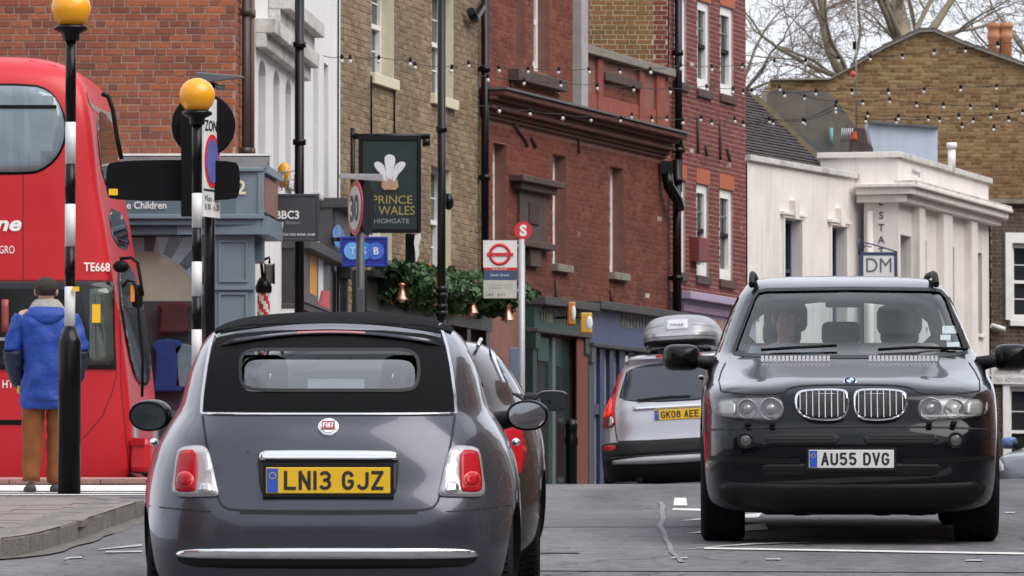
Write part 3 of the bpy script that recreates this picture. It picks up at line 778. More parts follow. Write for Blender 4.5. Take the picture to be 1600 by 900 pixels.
# lead roof
mb = MB(); ul = uS(360)
for (d0, d1, za, zb) in ((.03, -1.1, zS(263), zS(232)),):
    mb.add([fS.p(ul - 2.2, za, d0), fS.p(fS.len + .03, za, d0), fS.p(fS.len + .03, zb, d1), fS.p(ul - 2.2, zb, d1), fS.p(fS.len + .03, za, d1), fS.p(ul - 2.2, za, d1)], [(0, 1, 2, 3), (1, 4, 2), (0, 3, 5), (2, 4, 5, 3)])
mb.build('lead_roof', m_lead, t)
mb = MB(); fS.box(mb, ul - 2.2, fS.len + .05, zS(233), zS(229.5), -1.15, -1.0); mb.build('roof_edge', m_white, t)
u_, z_ = fS.uv(219, 326)
text(t, 'lettering', 'the Children', fS.p(uS(260), zS(326), .0), fS.u, Vector((0, 0, 1)), .075, m_whiteletter, width=.50, align='R', ext=.004, bold=.012)
text(t, 'lettering', '2', fS.p(uS(377), zS(303), .0), fS.u, Vector((0, 0, 1)), .14, M('cream_letter', (.75, .70, .5), .5), ext=.004, bold=.02)
# pier with two panels, window frame
mb = MB(); fS.box(mb, uS(333), uS(396), gzs, zS(366), -.45, -.12); pier = mb.build('pier', m_bluegrey, t)
for (ya, yb) in ((374, 440), (456, 640)):
    mb = MB(); a, b, c, d = uS(341), uS(387), zS(yb), zS(ya)
    fS.box(mb, a, b, d - .025, d, -.12, -.1); fS.box(mb, a, b, c, c + .025, -.12, -.1); fS.box(mb, a, a + .025, c + .025, d - .025, -.12, -.1); fS.box(mb, b - .025, b, c + .025, d - .025, -.12, -.1); mb.build('panel_moulding', m_bluegrey, pier)
mb = MB(); fS.box(mb, uS(333) - .02, uS(396) + .02, zS(452), zS(446), -.12, -.08); mb.build('rail', m_bluegrey, pier)
mb = MB(); fS.box(mb, .2, uS(333), gzs, gzs + .5, -.4, -.15); mb.build('stallriser', m_bluegrey, t)
# sunburst fanlight: rays as panes, tan disc
cxp, cyp, rad = 222, 475, 86
zc = zS(cyp); uc = uS(cxp); sc = 60.2 / FPX
m_ray1 = M('ray_pale', (.50, .60, .68), .35, var=.08); m_ray2 = M('ray_dark', (.10, .14, .16), .35, var=.08); m_tan = M('tan_disc', (.55, .49, .39), .45, var=.18, scale=3)
sb = MB(); fS.box(sb, uS(180), uS(333), zS(640), zS(366), -.44, -.40); sb.build('window_back', M('shop_interior', (.045, .045, .05), .5, var=.4, scale=3), t)
nr = 18
umin, umax, ztop = uS(180), uS(333), zS(368)
for k in range(nr):
    a0, a1 = math.pi * k / nr, math.pi * (k + 1) / nr
    pl = []
    for a in (a0, a1):
        dx, dz = math.cos(a), math.sin(a)
        tmax = 5.0
        if dx > 1e-6: tmax = min(tmax, (umax - uc) / dx)
        if dx < -1e-6: tmax = min(tmax, (umin - uc) / dx)
        if dz > 1e-6: tmax = min(tmax, (ztop - zc) / dz)
        pl.append((a, tmax))
    r0 = rad * sc
    P = [fS.p(uc + r0 * math.cos(a0), zc + r0 * math.sin(a0), -.39), fS.p(uc + pl[0][1] * math.cos(a0), zc + pl[0][1] * math.sin(a0), -.39)]
    # corner point
    for cu in (umax, umin):
        ac = math.atan2(ztop - zc, cu - uc)
        if a0 < ac < a1: P.append(fS.p(cu, ztop, -.39))
    P += [fS.p(uc + pl[1][1] * math.cos(a1), zc + pl[1][1] * math.sin(a1), -.39), fS.p(uc + r0 * math.cos(a1), zc + r0 * math.sin(a1), -.39)]
    MB().prism(P, fS.n * .02).build('sunburst_ray', m_ray1 if k % 2 else m_ray2, t)
MB().prism([fS.p(uc + rad * sc * math.cos(2 * math.pi * k / 48), zc + rad * sc * math.sin(2 * math.pi * k / 48), -.388) for k in range(48)], fS.n * .02).build('sunburst_disc', m_tan, t)
mb = MB(); fS.box(mb, umin, umax, gzs + .5, zS(468), -.37, -.355); mb.build('window_interior', M('shop_inside', (.06, .062, .07), .35, var=.5, scale=4), t)
# garments in the window
def garment(px, py0, py1, w, mat, label):
    D = 60.42
    pr = [(0, 0), (.10, -.02), (.5, -.05), (.62, -.16), (.46, -.30), (.50, -.75), (.58, -1.0)]
    h = (py1 - py0) / FPX * D; wv = w / FPX * D
    o = at(px, py0, D)
    pts = [(a * wv, b * h) for a, b in pr]; poly = [o + Vector((x, 0, z)) for x, z in pts] + [o + Vector((-x, 0, z)) for x, z in reversed(pts[1:])]
    single(MB().prism(poly, (0, .10, 0)), 'garment', mat, label, 'garment', 'clothes in the shop window', origin=at(px, py1, D), bevel=.02)
garment(272, 470, 520, 44, M('maroon_cloth', (.10, .02, .03), .9, var=.3), 'maroon jacket hanging highest in the corner shop window')
garment(262, 528, 612, 40, M('blue_cloth', (.02, .05, .22), .9, var=.3), 'blue coat hanging in the corner shop window behind the bus front')
garment(287, 536, 606, 26, M('grey_cloth', (.22, .25, .32), .9, var=.3), 'pale grey garment hanging in the corner shop window nearest the beacon')
def marks(parent, fac, ua, ub, z, h, d, mat, seed):
    """worn lettering too far gone to read: strokes only"""
    rnd = random.Random(seed); mb = MB(); u = ua
    while u < ub:
        w = h * rnd.uniform(.10, .22)
        if rnd.random() < .8: fac.box(mb, u, u + w, z, z + h * rnd.choice((1, 1, .7)), d, d + .006)
        if rnd.random() < .5: fac.box(mb, u + w, u + w + h * .3, z + h * rnd.choice((0, .42, .85)), z + h * rnd.choice((0, .42, .85)) + h * .14, d, d + .006)
        u += w + h * rnd.uniform(.3, .6)
    return mb.build('lettering', mat, parent)
m_shopglass = glass_mat('shop_glass', (.85, .88, .88), .9)
MB().quad(fS.p(umin, gzs + .5, -.17), fS.p(umax, gzs + .5, -.17), fS.p(umax, ztop, -.17), fS.p(umin, ztop, -.17)).build('pane', m_shopglass, t, recalc=False)

# ---- the pub, yellow-brown stock brick
m_stock = brick_mat('stock_brick', [(.20, .135, .08), (.27, .19, .115), (.31, .225, .14), (.16, .10, .065), (.24, .165, .10), (.29, .18, .11), (.10, .07, .05), (.33, .25, .165)], soot=.55, patch=(.21, .125, .085), vscale=.7)
m_mortar_s = M('mortar_stock', (.33, .28, .22), .95, var=.25, scale=6, dirt=.45, dirtcol=(.14, .10, .07))
m_cream = M('cream_paint', (.66, .60, .44), .6, var=.07, streak=.2, streakcol=(.4, .35, .25))
fP = Fac(c2, c3); zP = at(640, -70, 74).z
pub = thing('pub_building', 'brown stock brick pub building with cream window reveals and hanging greenery', 'building', (c2[0], c2[1], zg(c2)))
opsP = [fP.rect(580, -50, 615.5, 114), fP.rect(674, -25, 708, 146), fP.rect(672.5, 258, 704, 425), fP.rect(576, 232, 612, 410)]
wall(pub, fP, 0, fP.len, 1.2, zP, opsP, m_mortar_s, depth=.24)
zpl = fP.uv(640, 500)[1]
bricks(pub, fP, 0, fP.len, zpl, zP, opsP, m_stock, seed=11, proud=.008)
for o_ in opsP:
    window(pub, fP, o_, depth=.2, cols=3, rows=2, fw=.05, sill=m_cream, sillh=.14, sillo=.07)
    u0, u1, z0, z1 = o_           # painted reveals
    for a_ in (u1 - .012, u0 + .003): mb = MB(); fP.box(mb, a_, a_ + .009, z0 + .003, z1, -.17, .002); mb.build('painted_reveal', m_cream, pub)
shell(pub, fP, 0, fP.len, 1.2, zP - .1)
pipe(pub, fP, 747, -40, 520, .055, m_black, .1)
mb = MB().tube([fP.p(fP.uv(742, 10)[0], fP.uv(742, 12)[1], .1), fP.p(fP.uv(731, 20)[0], fP.uv(731, 30)[1], .1), fP.p(fP.uv(722, 20)[0], fP.uv(722, 18)[1], .12)], .06, 8); mb.build('pipe_elbow', m_black, pub)
mb = MB()
for (xa, ya, yb) in ((578, 118, 215), (614, 130, 215)): mb.tube([fP.p(fP.uv(xa, ya)[0], fP.uv(xa, ya)[1], .02), fP.p(fP.uv(xa, ya)[0], fP.uv(xa, yb)[1], .02)], .012, 5)
mb.build('cable', m_blackmatt, pub)
m_pubwood = M('pub_wood', (.035, .02, .016), .4, var=.3)
m_gold = M('gold_letter', (.55, .38, .10), .4, .4, var=.1)
m_pubfas = M('pub_fascia', (.03, .032, .03), .4, var=.2)
u0, z1 = fP.uv(549, 432); u1 = fP.len - .1; gz = zg(fP.p(4, 0)[:2]) + KH
pf = thing('shop_front', 'dark timber pub front with gilt lettering under the greenery', 'shop front', fP.p((u0 + u1) / 2, gz))
_, zq = fP.uv(549, 486)
mb = MB(); fP.box(mb, u0, u1, zq, z1, .001, .2); fP.box(mb, u0, u1, z1, z1 + .08, .001, .3); mb.build('fascia', m_pubfas, pf)
marks(pf, fP, u0 + (u1 - u0) * .15, u0 + (u1 - u0) * .85, zq + .14, .28, .201, m_gold, 3)
nb = 6
for k in range(nb + 1):
    uu = u0 + (u1 - u0 - .2) * k / nb; mb = MB(); fP.box(mb, uu, uu + .2, gz, zq, .001, .16); mb.build('pilaster', m_pubwood, pf)
    if k < nb:
        mb = MB(); fP.box(mb, uu + .2, uu + (u1 - u0 - .2) / nb, gz + .8, zq, .001, .04); mb.build('pub_window', m_winglass if k % 2 else m_glassdark, pf)
        mb = MB(); fP.box(mb, uu + .2, uu + (u1 - u0 - .2) / nb, gz, gz + .8, .001, .12); mb.build('panel', m_pubwood, pf)
# brown arch door at the right end, with stone jambs
# greenery: leaf masses in trough along the fascia
m_leaf = M('leaf', (.045, .095, .035), .6, var=.45, scale=14)
m_leaf2 = M('leaf_light', (.07, .12, .05), .6, var=.4, scale=14)
m_flower = M('flower', (.55, .12, .06), .6, var=.3)
def greenery(name, label, xa, xb, ya, yb, depth, n, seed, mat):
    rnd = random.Random(seed); mb = MB(); mbf = MB()
    ua, _ = fP.uv(xa, 440); ub, _ = fP.uv(xb, 440)
    t = thing(name, label, 'plant', fP.p((ua + ub) / 2, fP.uv(xa, yb)[1], .3), 'planters over the pub front')
    zt0 = fP.uv(xa, ya)[1]; zb0_ = fP.uv(xa, yb)[1]
    mbx = MB(); fP.box(mbx, ua, ub, (zt0 + zb0_) / 2 - .1, (zt0 + zb0_) / 2 + .05, .2, .42); mbx.build('trough', m_blackmatt, t)
    for i in range(n):
        uu = rnd.uniform(ua, ub); h = (zt0 - zb0_)
        ph = uu * 3.1 + seed
        lim = .78 + .22 * math.sin(ph) * math.sin(ph * 2.3)
        fz = rnd.betavariate(1.6, 1.4); z = zb0_ + h * (1 - lim) * .7 + fz * h * lim
        d = .12 + depth * rnd.random() * (1 - abs(fz - .5) * .9)
        c = fP.p(uu, z, d); s = rnd.uniform(.05, .13)
        ax = Vector((rnd.gauss(0, 1), rnd.gauss(0, 1), rnd.gauss(-.5, 1))).normalized(); bx_ = ax.orthogonal().normalized()
        bx_ = (Matrix.Rotation(rnd.uniform(0, 6.28), 3, ax) @ bx_) * s * .42
        (mb).add([c - ax * s * .5, c + bx_, c + ax * s * .6, c - bx_], [(0, 1, 2, 3)])
        if rnd.random() < .0006: mbf.ball(fP.p(uu, z + .03, d + .05), .026, seg=6, rings=4)
    o = mb.build('foliage', mat, t, recalc=False); o['kind'] = 'stuff'
    if mbf.v: mbf.build('blossom', m_flower, t)
greenery('hanging_greenery', 'dense green foliage over the pub front left of the tall lamp column', 566, 688, 402, 480, .75, 9000, 21, m_leaf)
greenery('hanging_greenery', 'dense green foliage over the pub front right of the tall lamp column', 694, 749, 418, 492, .75, 4200, 22, m_leaf)
# copper wall lamps
m_copper = M('copper', (.80, .36, .24), .28, .85, var=.15)
for k, (lx, ly) in enumerate(((628, 469), (679, 478), (737, 490), (793, 501))):
    Dl = [73.0, 74.4, 76.2, 78.2][k]; p = at(lx, ly, Dl)
    nm = ['copper bell lamp hanging by the 30 sign, leftmost of four', 'copper bell lamp half hidden behind the tall black lamp column', 'copper bell lamp hanging under the greenery just left of the bus stop flag', 'copper bell lamp hanging below the bus stop flag, rightmost of four'][k]
    t = thing('wall_lamp', nm, 'lamp', p, 'copper lamps along the pub')
    s = Dl / FPX
    MB().lathe([(11 * s, 0), (10 * s, 2 * s), (7 * s, 8 * s), (5 * s, 16 * s), (4.5 * s, 22 * s), (7 * s, 22.5 * s), (7 * s, 26 * s), (2 * s, 27 * s)], p, seg=18).build('lamp_shade', m_copper, t)
    MB().tube([p + Vector((0, 0, 26 * s)), p + Vector((-1 * s, 0, 36 * s)), p + Vector((-8 * s, 0, 46 * s)), p + Vector((-18 * s, 0, 48 * s)), p + Vector((-26 * s, .0, 42 * s))], .018, 7).build('swan_neck', m_black, t)
    MB().lathe([(.0, .01), (5 * s, .01), (4 * s, -3 * s), (0, -4 * s)], p, seg=12).build('bulb', m_white, t)

# ---- red brick building with cornice
m_red2 = brick_mat('red_brick_fine', [(.13, .036, .026), (.23, .062, .037), (.19, .05, .033), (.28, .088, .048), (.10, .034, .028), (.21, .07, .045)], soot=.75, sootcol=(.055, .03, .026), patch=(.22, .065, .04), vscale=.45)
m_redm = M('red_mortar', (.22, .10, .08), .95, var=.2, dirt=.4, dirtcol=(.1, .04, .035))
m_rubbed = M('rubbed_brick', (.42, .12, .05), .8, var=.15, scale=20)
m_stonedark = M('sooted_stone', (.075, .05, .045), .85, var=.4, scale=7, dirt=.5)
m_stonesill = M('stone_sill', (.22, .20, .17), .85, var=.3, scale=9, dirt=.5)
fR = Fac(c3, c4); zR = at(800, -80, 80).z
rb = thing('brick_building', 'red brick building with heavy sooty cornice behind the bus stop', 'building', (c3[0], c3[1], zg(c3)))
uUp = fR.uv(900, 60)[0]
opsR = [fR.rect(806, -60, 820, 105), fR.rect(833.5, -52, 858, 110), fR.rect(770, 222, 791, 394), fR.rect(863.5, 240, 884.5, 412), fR.rect(952.4, 258.4, 974, 425)]
zcor = fR.uv(767, 145)[1]; zcorb = fR.uv(767, 186)[1]; zpar = fR.uv(912, 84)[1]
wall(rb, fR, 0, fR.len, 1.0, zcor, opsR[2:], m_redm, depth=.3)
wall(rb, fR, 0, uUp, zcor, zR, opsR[:2], m_redm, depth=.3, name='upper_wall')
wall(rb, fR, uUp, fR.len, zcor, zpar, [], m_redm, name='parapet')
zlow = fR.uv(800, 468)[1]
bricks(rb, fR, 0, fR.len, zlow, zcorb, opsR[2:], m_red2, seed=31, proud=.005, joint=.007)
bricks(rb, fR, 0, uUp, zcor, zR, opsR[:2], m_red2, seed=32, proud=.005, joint=.007)
for i, o_ in enumerate(opsR):
    window(rb, fR, o_, depth=.2, cols=1, rows=1, fw=.09, sill=m_stonesill if i >= 2 else None, sillh=.11, sillo=.1)
ua, z_ = fR.uv(794, 107); ub, _ = fR.uv(872, 124)
mb = MB(); fR.box(mb, ua, ub, z_ - .16, z_, .001, .16); mb.build('sill', m_stonedark, rb, bevel=.01)
ua, _ = fR.uv(820.5, 50); ub, _ = fR.uv(833, 50); mb = MB(); fR.box(mb, ua, ub, z_, zR, -.2, -.02); mb.build('brick_mullion', m_rubbed, rb)
# cornice built of stepped mouldings
mb = MB(); h = zcor - zcorb
for (za, zb_, d) in ((.78, 1.0, .38), (.62, .78, .26), (.46, .62, .17), (.30, .46, .20), (.14, .30, .11), (0, .14, .06)):
    fR.box(mb, -.05 if d > .2 else .0, fR.len - .3, zcorb + za * h, zcorb + zb_ * h - .002, .001, d)
mb.build('cornice', M('cornice_red', (.13, .045, .038), .8, var=.35, scale=5, dirt=.75, dirtcol=(.035, .028, .028)), rb, bevel=.015)
mb = MB(); fR.box(mb, -.08, fR.len - .28, zcor, zcor + .03, .001, .42); mb.build('lead_flashing', m_lead, rb)
# parapet details beyond the pilaster strip
mb = MB(); fR.box(mb, uUp - .18, uUp + .14, zcor + .03, zR, -.05, .14); mb.build('grey_pilaster', M('grey_strip', (.34, .33, .33), .7, var=.15), rb)
mb = MB(); fR.box(mb, uUp + .14, fR.len - .02, zpar, zpar + .12, -.2, .12); mb.build('coping', m_stonesill, rb, bevel=.01)
m_terra = M('terracotta', (.24, .06, .04), .8, var=.3, scale=5, dirt=.4, dirtcol=(.1, .04, .035))
up = [fR.uv(x, 150)[0] for x in (930, 938, 995, 1003, 1022, 1034)]
for (a, b, d) in ((up[0], up[1], .05), (up[2], up[3], .05), (up[4], up[5], .05)):
    mb = MB(); fR.box(mb, a, b, zcor + .03, zpar - .02, .001, d); mb.build('parapet_pier', m_terra, rb)
mb = MB(); fR.box(mb, uUp + .2, fR.len - .05, zcor + .03, zcor + .35, .001, .03); mb.build('parapet_band', m_terra, rb)
mb = MB(); fR.box(mb, up[1], up[2], zpar - .32, zpar - .2, .001, .09); mb.build('parapet_moulding', m_stonedark, rb)
bricks(rb, fR, up[1], up[2], zcor + .36, zpar - .33, [], m_red2, seed=37)
# niche with pediment
a, b, zc_, zd_ = fR.rect(807, 285, 850, 375)
mb = MB(); fR.box(mb, a, b, zc_, zd_, .001, .05); mb.build('niche_frame', m_stonedark, rb)
mb = MB(); fR.box(mb, a + .4, b - .4, zc_ + .25, zd_ - .25, .05, .07); mb.build('niche_panel', M('niche', (.05, .032, .03), .8, var=.5, scale=12), rb, bevel=.01)
mb = MB(); fR.box(mb, a - .35, b + .35, zd_, zd_ + .09, .001, .22); fR.box(mb, a - .2, b + .2, zd_ - .1, zd_, .001, .14); mb.build('niche_hood', m_stonedark, rb, bevel=.012)
mb = MB(); fR.box(mb, a - .1, b + .1, zc_ - .09, zc_, .001, .16); fR.box(mb, (a + b) / 2 - .25, (a + b) / 2 + .25, zc_ - .35, zc_ - .09, .001, .09); mb.build('niche_corbel', m_stonedark, rb, bevel=.012)
# stains as iron ties and cables
mb = MB()
for seg in ([(803, 178), (800, 192), (808, 205), (818, 218), (822, 229)], [(828, 215), (831, 222), (835, 230)], [(908, 172), (906, 200), (902, 205), (902, 240)], [(866, 437), (866, 470)], [(952, 452), (953, 475)], [(796, 120), (797, 148)]):
    MB().tube([fR.p(*fR.uv(x, y), .03) for x, y in seg], .022, 5).build('iron_tie', m_stonedark, rb)
shell(rb, fR, 0, fR.len, 1.0, zpar - .3); fR_up = MB(); fR.box(fR_up, .02, uUp - .05, zpar - .3, zR - .05, -6, -.35); fR_up.build('upper_shell', m_shell, rb)
# rainwater pipe and hopper
pipe(rb, fR, 1044, 250, 500, .07, m_black, .14)
p0 = fR.p(*fR.uv(1030, 262), .12); mb = MB(); sS = 84 / FPX
mb.box(p0, (18 * sS, .14, 20 * sS)); mb.tube([p0 + Vector((0, 0, -8 * sS)), p0 + Vector((3 * sS, 0, -30 * sS)), p0 + Vector((18 * sS, .2, -52 * sS)), p0 + Vector((22 * sS, .3, -66 * sS))], .085, 8); mb.build('rain_hopper', m_black, rb)
# ground floor shops of this building
m_green = M('dark_green_paint', (.012, .035, .032), .4, var=.15); m_greenf = M('green_fascia', (.022, .06, .055), .45, var=.15, dirt=.3)
m_navy = M('navy_paint', (.022, .035, .085), .4, var=.15); m_navyf = M('navy_fascia', (.06, .08, .17), .45, var=.2, dirt=.35)
t, ua, ub, zt_, zf, gz = shopfront('shop_front', 'dark green shop front behind the bus stop pole', fR, 818, 902, 463, 512, (m_greenf, m_cornice, m_green))
marks(t, fR, ua + .3, ub - .4, zf + .1, .2, .161, M('faded_gold', (.17, .16, .11), .6), 5)
ud, _ = fR.uv(857, 600); ue, _ = fR.uv(884, 600)
mb = MB(); fR.box(mb, ud, ue, gz, zf - .1, .001, .05); dr = mb.build('door', m_green, t)
mb = MB(); fR.box(mb, ud + .25, ue - .25, gz + 1.1, zf - .5, .05, .056); mb.build('door_glass', m_glassdark, dr); MB().ball(fR.p(ud + .2, gz + 1.05, .1), .05).build('door_knob', m_chrome, dr)
mb = MB(); fR.box(mb, ud - .12, ud, gz, zf - .1, .001, .1); mb.build('door_post', M('post_pale', (.10, .14, .135), .5), t)
mb = MB(); fR.box(mb, ua + .3, ud - .12, gz + .7, zf - .1, .001, .04); mb.build('shop_window', m_winglass, t)
mb = MB(); fR.box(mb, ua + .2, ud - .12, gz, gz + .7, .001, .1); mb.build('stallriser', m_green, t)
mb = MB(); a_, _ = fR.uv(885.5, 600); fR.box(mb, a_, ub - .0, gz, zf - .07, .142, .16); mb.build('brick_pier', M('pier_red', (.17, .05, .045), .8, var=.3, scale=15, bump=.4, bscale=30), t)
mb = MB(); fR.box(mb, ua + .35, ud - .3, zf - .45, zf - .12, .04, .1); mb.build('blind_box', m_greenf, t)
t, ua, ub, zt_, zf, gz = shopfront('shop_front', 'navy blue shop front with white window bars behind the silver car', fR, 906, 1042, 470, 535, (m_navyf, m_cornice, m_shopgrey))
marks(t, fR, ua + (ub - ua) * .35, ua + (ub - ua) * .9, zf + .28, .25, .161, M('faded_yellow', (.21, .20, .15), .6), 7)
mb = MB(); fR.box(mb, ua + .19, ub - .19, gz + .6, zf - .07, .001, .03); mb.build('shop_window', M('pale_blind', (.26, .27, .30), .4, var=.35, scale=2), t)
for k in range(9):
    uu = ua + .2 + (ub - ua - .5) * k / 8; mb = MB(); fR.box(mb, uu, uu + .22, gz + .6, zf - .07, .03, .09); mb.build('window_bar', m_navy, t)
mb = MB(); fR.box(mb, ua + .19, ub - .19, gz + 2.45, gz + 2.6, .03, .085); mb.build('transom', m_navy, t)
mb = MB(); fR.box(mb, ua + .19, ub - .19, gz, gz + .6, .001, .1); mb.build('stallriser', M('blue_riser', (.035, .06, .17), .4, var=.1), t)
mb = MB(); fR.box(mb, ua + .19, ub - .19, gz + .52, gz + .66, .1, .16); mb.build('window_ledge', m_navyf, t)
# projecting lamps / small signs
for k, (lx, ly, w, h, lab, cc) in enumerate(((893, 490, 12, 36, 'small orange round-faced projecting sign on the green shop', (.55, .20, .04)), (916, 505, 18, 32, 'yellow box sign projecting beside the navy shop', (.62, .36, .05)))):
    Ds = [79.5, 81.0][k]; p = at(lx, ly, Ds); s = Ds / FPX
    t = thing('projecting_sign', lab, 'sign', p)
    MB().box(p, (w * s, .3, h * s)).build('case', M('sign_case%d' % k, cc, .45), t, bevel=.02)
    MB().ball(p + Vector((w * s * .25, -.15, 0)), (w * s * .3, .02, h * s * .33)).build('round_face', m_white, t)
    MB().tube([p + Vector((-w * s * .5, 0, h * s * .3)), p + Vector((-w * s * .5 - .35, .3, h * s * .3))], .02, 6).build('bracket', m_black, t)

# ---- dark red brick building with white sashes
m_dred = brick_mat('dark_red_brick', [(.15, .04, .035), (.20, .05, .04), (.24, .065, .05), (.12, .04, .04), (.18, .05, .045), (.22, .06, .05)], soot=.35, sootcol=(.05, .03, .03), vscale=.6)
m_mortar_p = M('mortar_pale', (.34, .27, .25), .95, var=.2, dirt=.4, dirtcol=(.16, .11, .1))
fD = Fac(c4, c5); zD = at(1100, -60, 88).z
db = thing('brick_building', 'dark red brick building with white sash windows and orange lintels', 'building', (c4[0], c4[1], zg(c4)))
opsD = [fD.rect(1053.5, -8, 1072, 126), fD.rect(1089, 0, 1108.5, 138), fD.rect(1125, 8, 1145.5, 146), fD.rect(1052.7, 279, 1070.5, 424), fD.rect(1088, 286.5, 1106.5, 430), fD.rect(1124, 294.5, 1144.5, 436)]
wall(db, fD, 0, fD.len, 1.0, zD, opsD, m_mortar_p, depth=.25)
bricks(db, fD, 0, fD.len, fD.uv(1060, 470)[1], zD, opsD, m_dred, seed=41, proud=.006, joint=.011)
m_greybar = M('grey_bar', (.16, .165, .17), .5)
for i, o_ in enumerate(opsD):
    window(db, fD, o_, depth=.06, cols=3, rows=2, fw=.13, sill=m_stonedark, sillh=.13, sillo=.05, lower_plain=True, meetm=m_blackmatt, bars=.028, barm=m_greybar)
    u0, u1, z0, z1 = o_
    mb = MB(); n = 7
    for k in range(n):     # gauged brick lintel
        a = u0 - .04 + (u1 - u0 + .08) * k / n; fD.box(mb, a + .008, a + (u1 - u0 + .08) / n - .008, z1 + .01, z1 + .24, .001, .018)
    mb.build('lintel', m_rubbed, db)
pipe(db, fD, 1050, -30, 300, .06, m_black, .1)
mb = MB()
for seg in ([(1088, 180), (1088, 240)], [(1123, 190), (1123, 250)], [(1100, 226), (1102, 244)], [(1134, 232), (1138, 252)], [(1062, 216), (1066, 238)]): MB().tube([fD.p(*fD.uv(x, y), .03) for x, y in seg], .022, 5).build('iron_tie', m_stonedark, db)
a, b, zc_, zd_ = fD.rect(1077, 370, 1092, 408); mb = MB(); fD.box(mb, a, b, zc_, zd_, .001, .16); mb.build('alarm_box', M('alarm_red', (.16, .03, .03), .5), db, bevel=.01)
shell(db, fD, 0, fD.len, 1.0, zD - .1, back=5)
# ochre flank wall above the parapet (faces down the street)
m_ochre = brick_mat('ochre_brick', [(.19, .11, .04), (.27, .17, .07), (.13, .08, .045), (.30, .20, .09), (.09, .06, .045), (.23, .13, .06), (.26, .12, .05)], soot=.5, vscale=.6)
m_mortar_o = M('mortar_ochre', (.42, .36, .24), .95, var=.2, dirt=.3, dirtcol=(.2, .15, .08))
pe = Vector((c4[0], c4[1], 0)); fO = Fac((pe.x - 4.6, pe.y - .25), (pe.x - .02, pe.y - .02))
wall(db, fO, 0, fO.len, fO.uv(960, 200)[1], zD, [], m_mortar_o, name='flank_wall')
bricks(db, fO, 0, fO.len - .22, fO.uv(960, 130)[1], zD, [], m_ochre, vis=[(905, -3, 1050, 118)], seed=43, joint=.013, proud=.009)
bricks(db, fO, fO.len - .215, fO.len, fO.uv(960, 130)[1], zD, [], m_dred, vis=[(905, -3, 1060, 118)], seed=44, joint=.012)
# lilac shop front under it
m_lilac = M('lilac_paint', (.36, .29, .40), .45, var=.08, dirt=.15); m_lilac2 = M('mauve_paint', (.20, .12, .20), .45, var=.1)
t, ua, ub, zt_, zf, gz = shopfront('shop_front', 'lilac shop front with pale cornice behind the roof box', fD, 1047, 1166, 455, 520, (m_lilac, m_lilac, m_lilac2))
mb = MB(); fD.box(mb, ua, ub, zt_ - .3, zt_ - .2, .16, .22); mb.build('moulding', m_lilac2, t)
mb = MB(); fD.box(mb, ua + .2, ub - .2, gz + .5, zf - .07, .001, .04); mb.build('shop_window', m_winglass, t)
mb = MB(); fD.box(mb, ua + .2, ub - .2, gz, gz + .5, .001, .08); mb.build('stallriser', m_lilac2, t)
marks(t, fD, (ua + ub) / 2 - .5, (ua + ub) / 2 + 1.3, zf + .08, .2, .161, M('ochre_letter', (.40, .20, .06), .6), 9)

# ---- white building with DM sign: section A, then the corner block B
m_wstucco = M('cream_stucco', (.76, .72, .69), .8, var=.05, scale=2.5, bump=.12, streak=.55, streakcol=(.40, .37, .33), dirt=.35, dirtcol=(.46, .42, .39))
m_moss = M('mossy_timber', (.11, .09, .05), .9, var=.4, scale=6, dirt=.6, dirtcol=(.04, .04, .025))
a0 = at(1168, 450, 96); cA0 = (a0.x, a0.y); cA1 = chain(cA0, 1362, .44)
fW = Fac(cA0, cA1); zW = fW.uv(1174, 252)[1]
wa = thing('stucco_building', 'low white stucco building with keystone windows and tiled roof beside the dark red building', 'building', (cA0[0], cA0[1], zg(cA0)))
opsW = [fW.rect(1224.4, 341, 1251, 500), fW.rect(1298, 353, 1321, 510)]
wall(wa, fW, 0, fW.len, .6, zW, opsW, m_wstucco, depth=.3)
m_bluesash = M('blue_sash', (.03, .05, .12), .4)
for i, o_ in enumerate(opsW):
    window(wa, fW, o_, depth=.2, fm=m_bluesash, cols=1, rows=1, fw=.05, sill=m_wstucco)
    u0, u1, z0, z1 = o_
    mb = MB(); fW.box(mb, u0 - .16, u1 + .16, z1 + .06, z1 + .12, .001, .07); fW.box(mb, u0 - .1, u1 + .1, z1 + .012, z1 + .06, .001, .045); mb.build('hood_mould', m_wstucco, wa, bevel=.006)
    um = (u0 + u1) / 2; MB().prism([fW.p(um - .09, z1 + .003, .002), fW.p(um + .09, z1 + .003, .002), fW.p(um + .13, z1 + .32, .002), fW.p(um - .13, z1 + .32, .002)], fW.n * .1).build('keystone', m_wstucco, wa)
    mb = MB()
    for (p0, p1) in ((u0 - .07, u0 - .003), (u1 + .003, u1 + .07)): fW.box(mb, p0, p1, z0, z1 + .012, .001, .03)
    mb.build('architrave', m_wstucco, wa)
mb = MB(); fW.box(mb, 0, fW.len, zW, zW + .10, -.25, .07); mb.build('coping', m_ledge, wa, bevel=.012)
shell(wa, fW, 0, fW.len, .6, zW - .1, back=5)
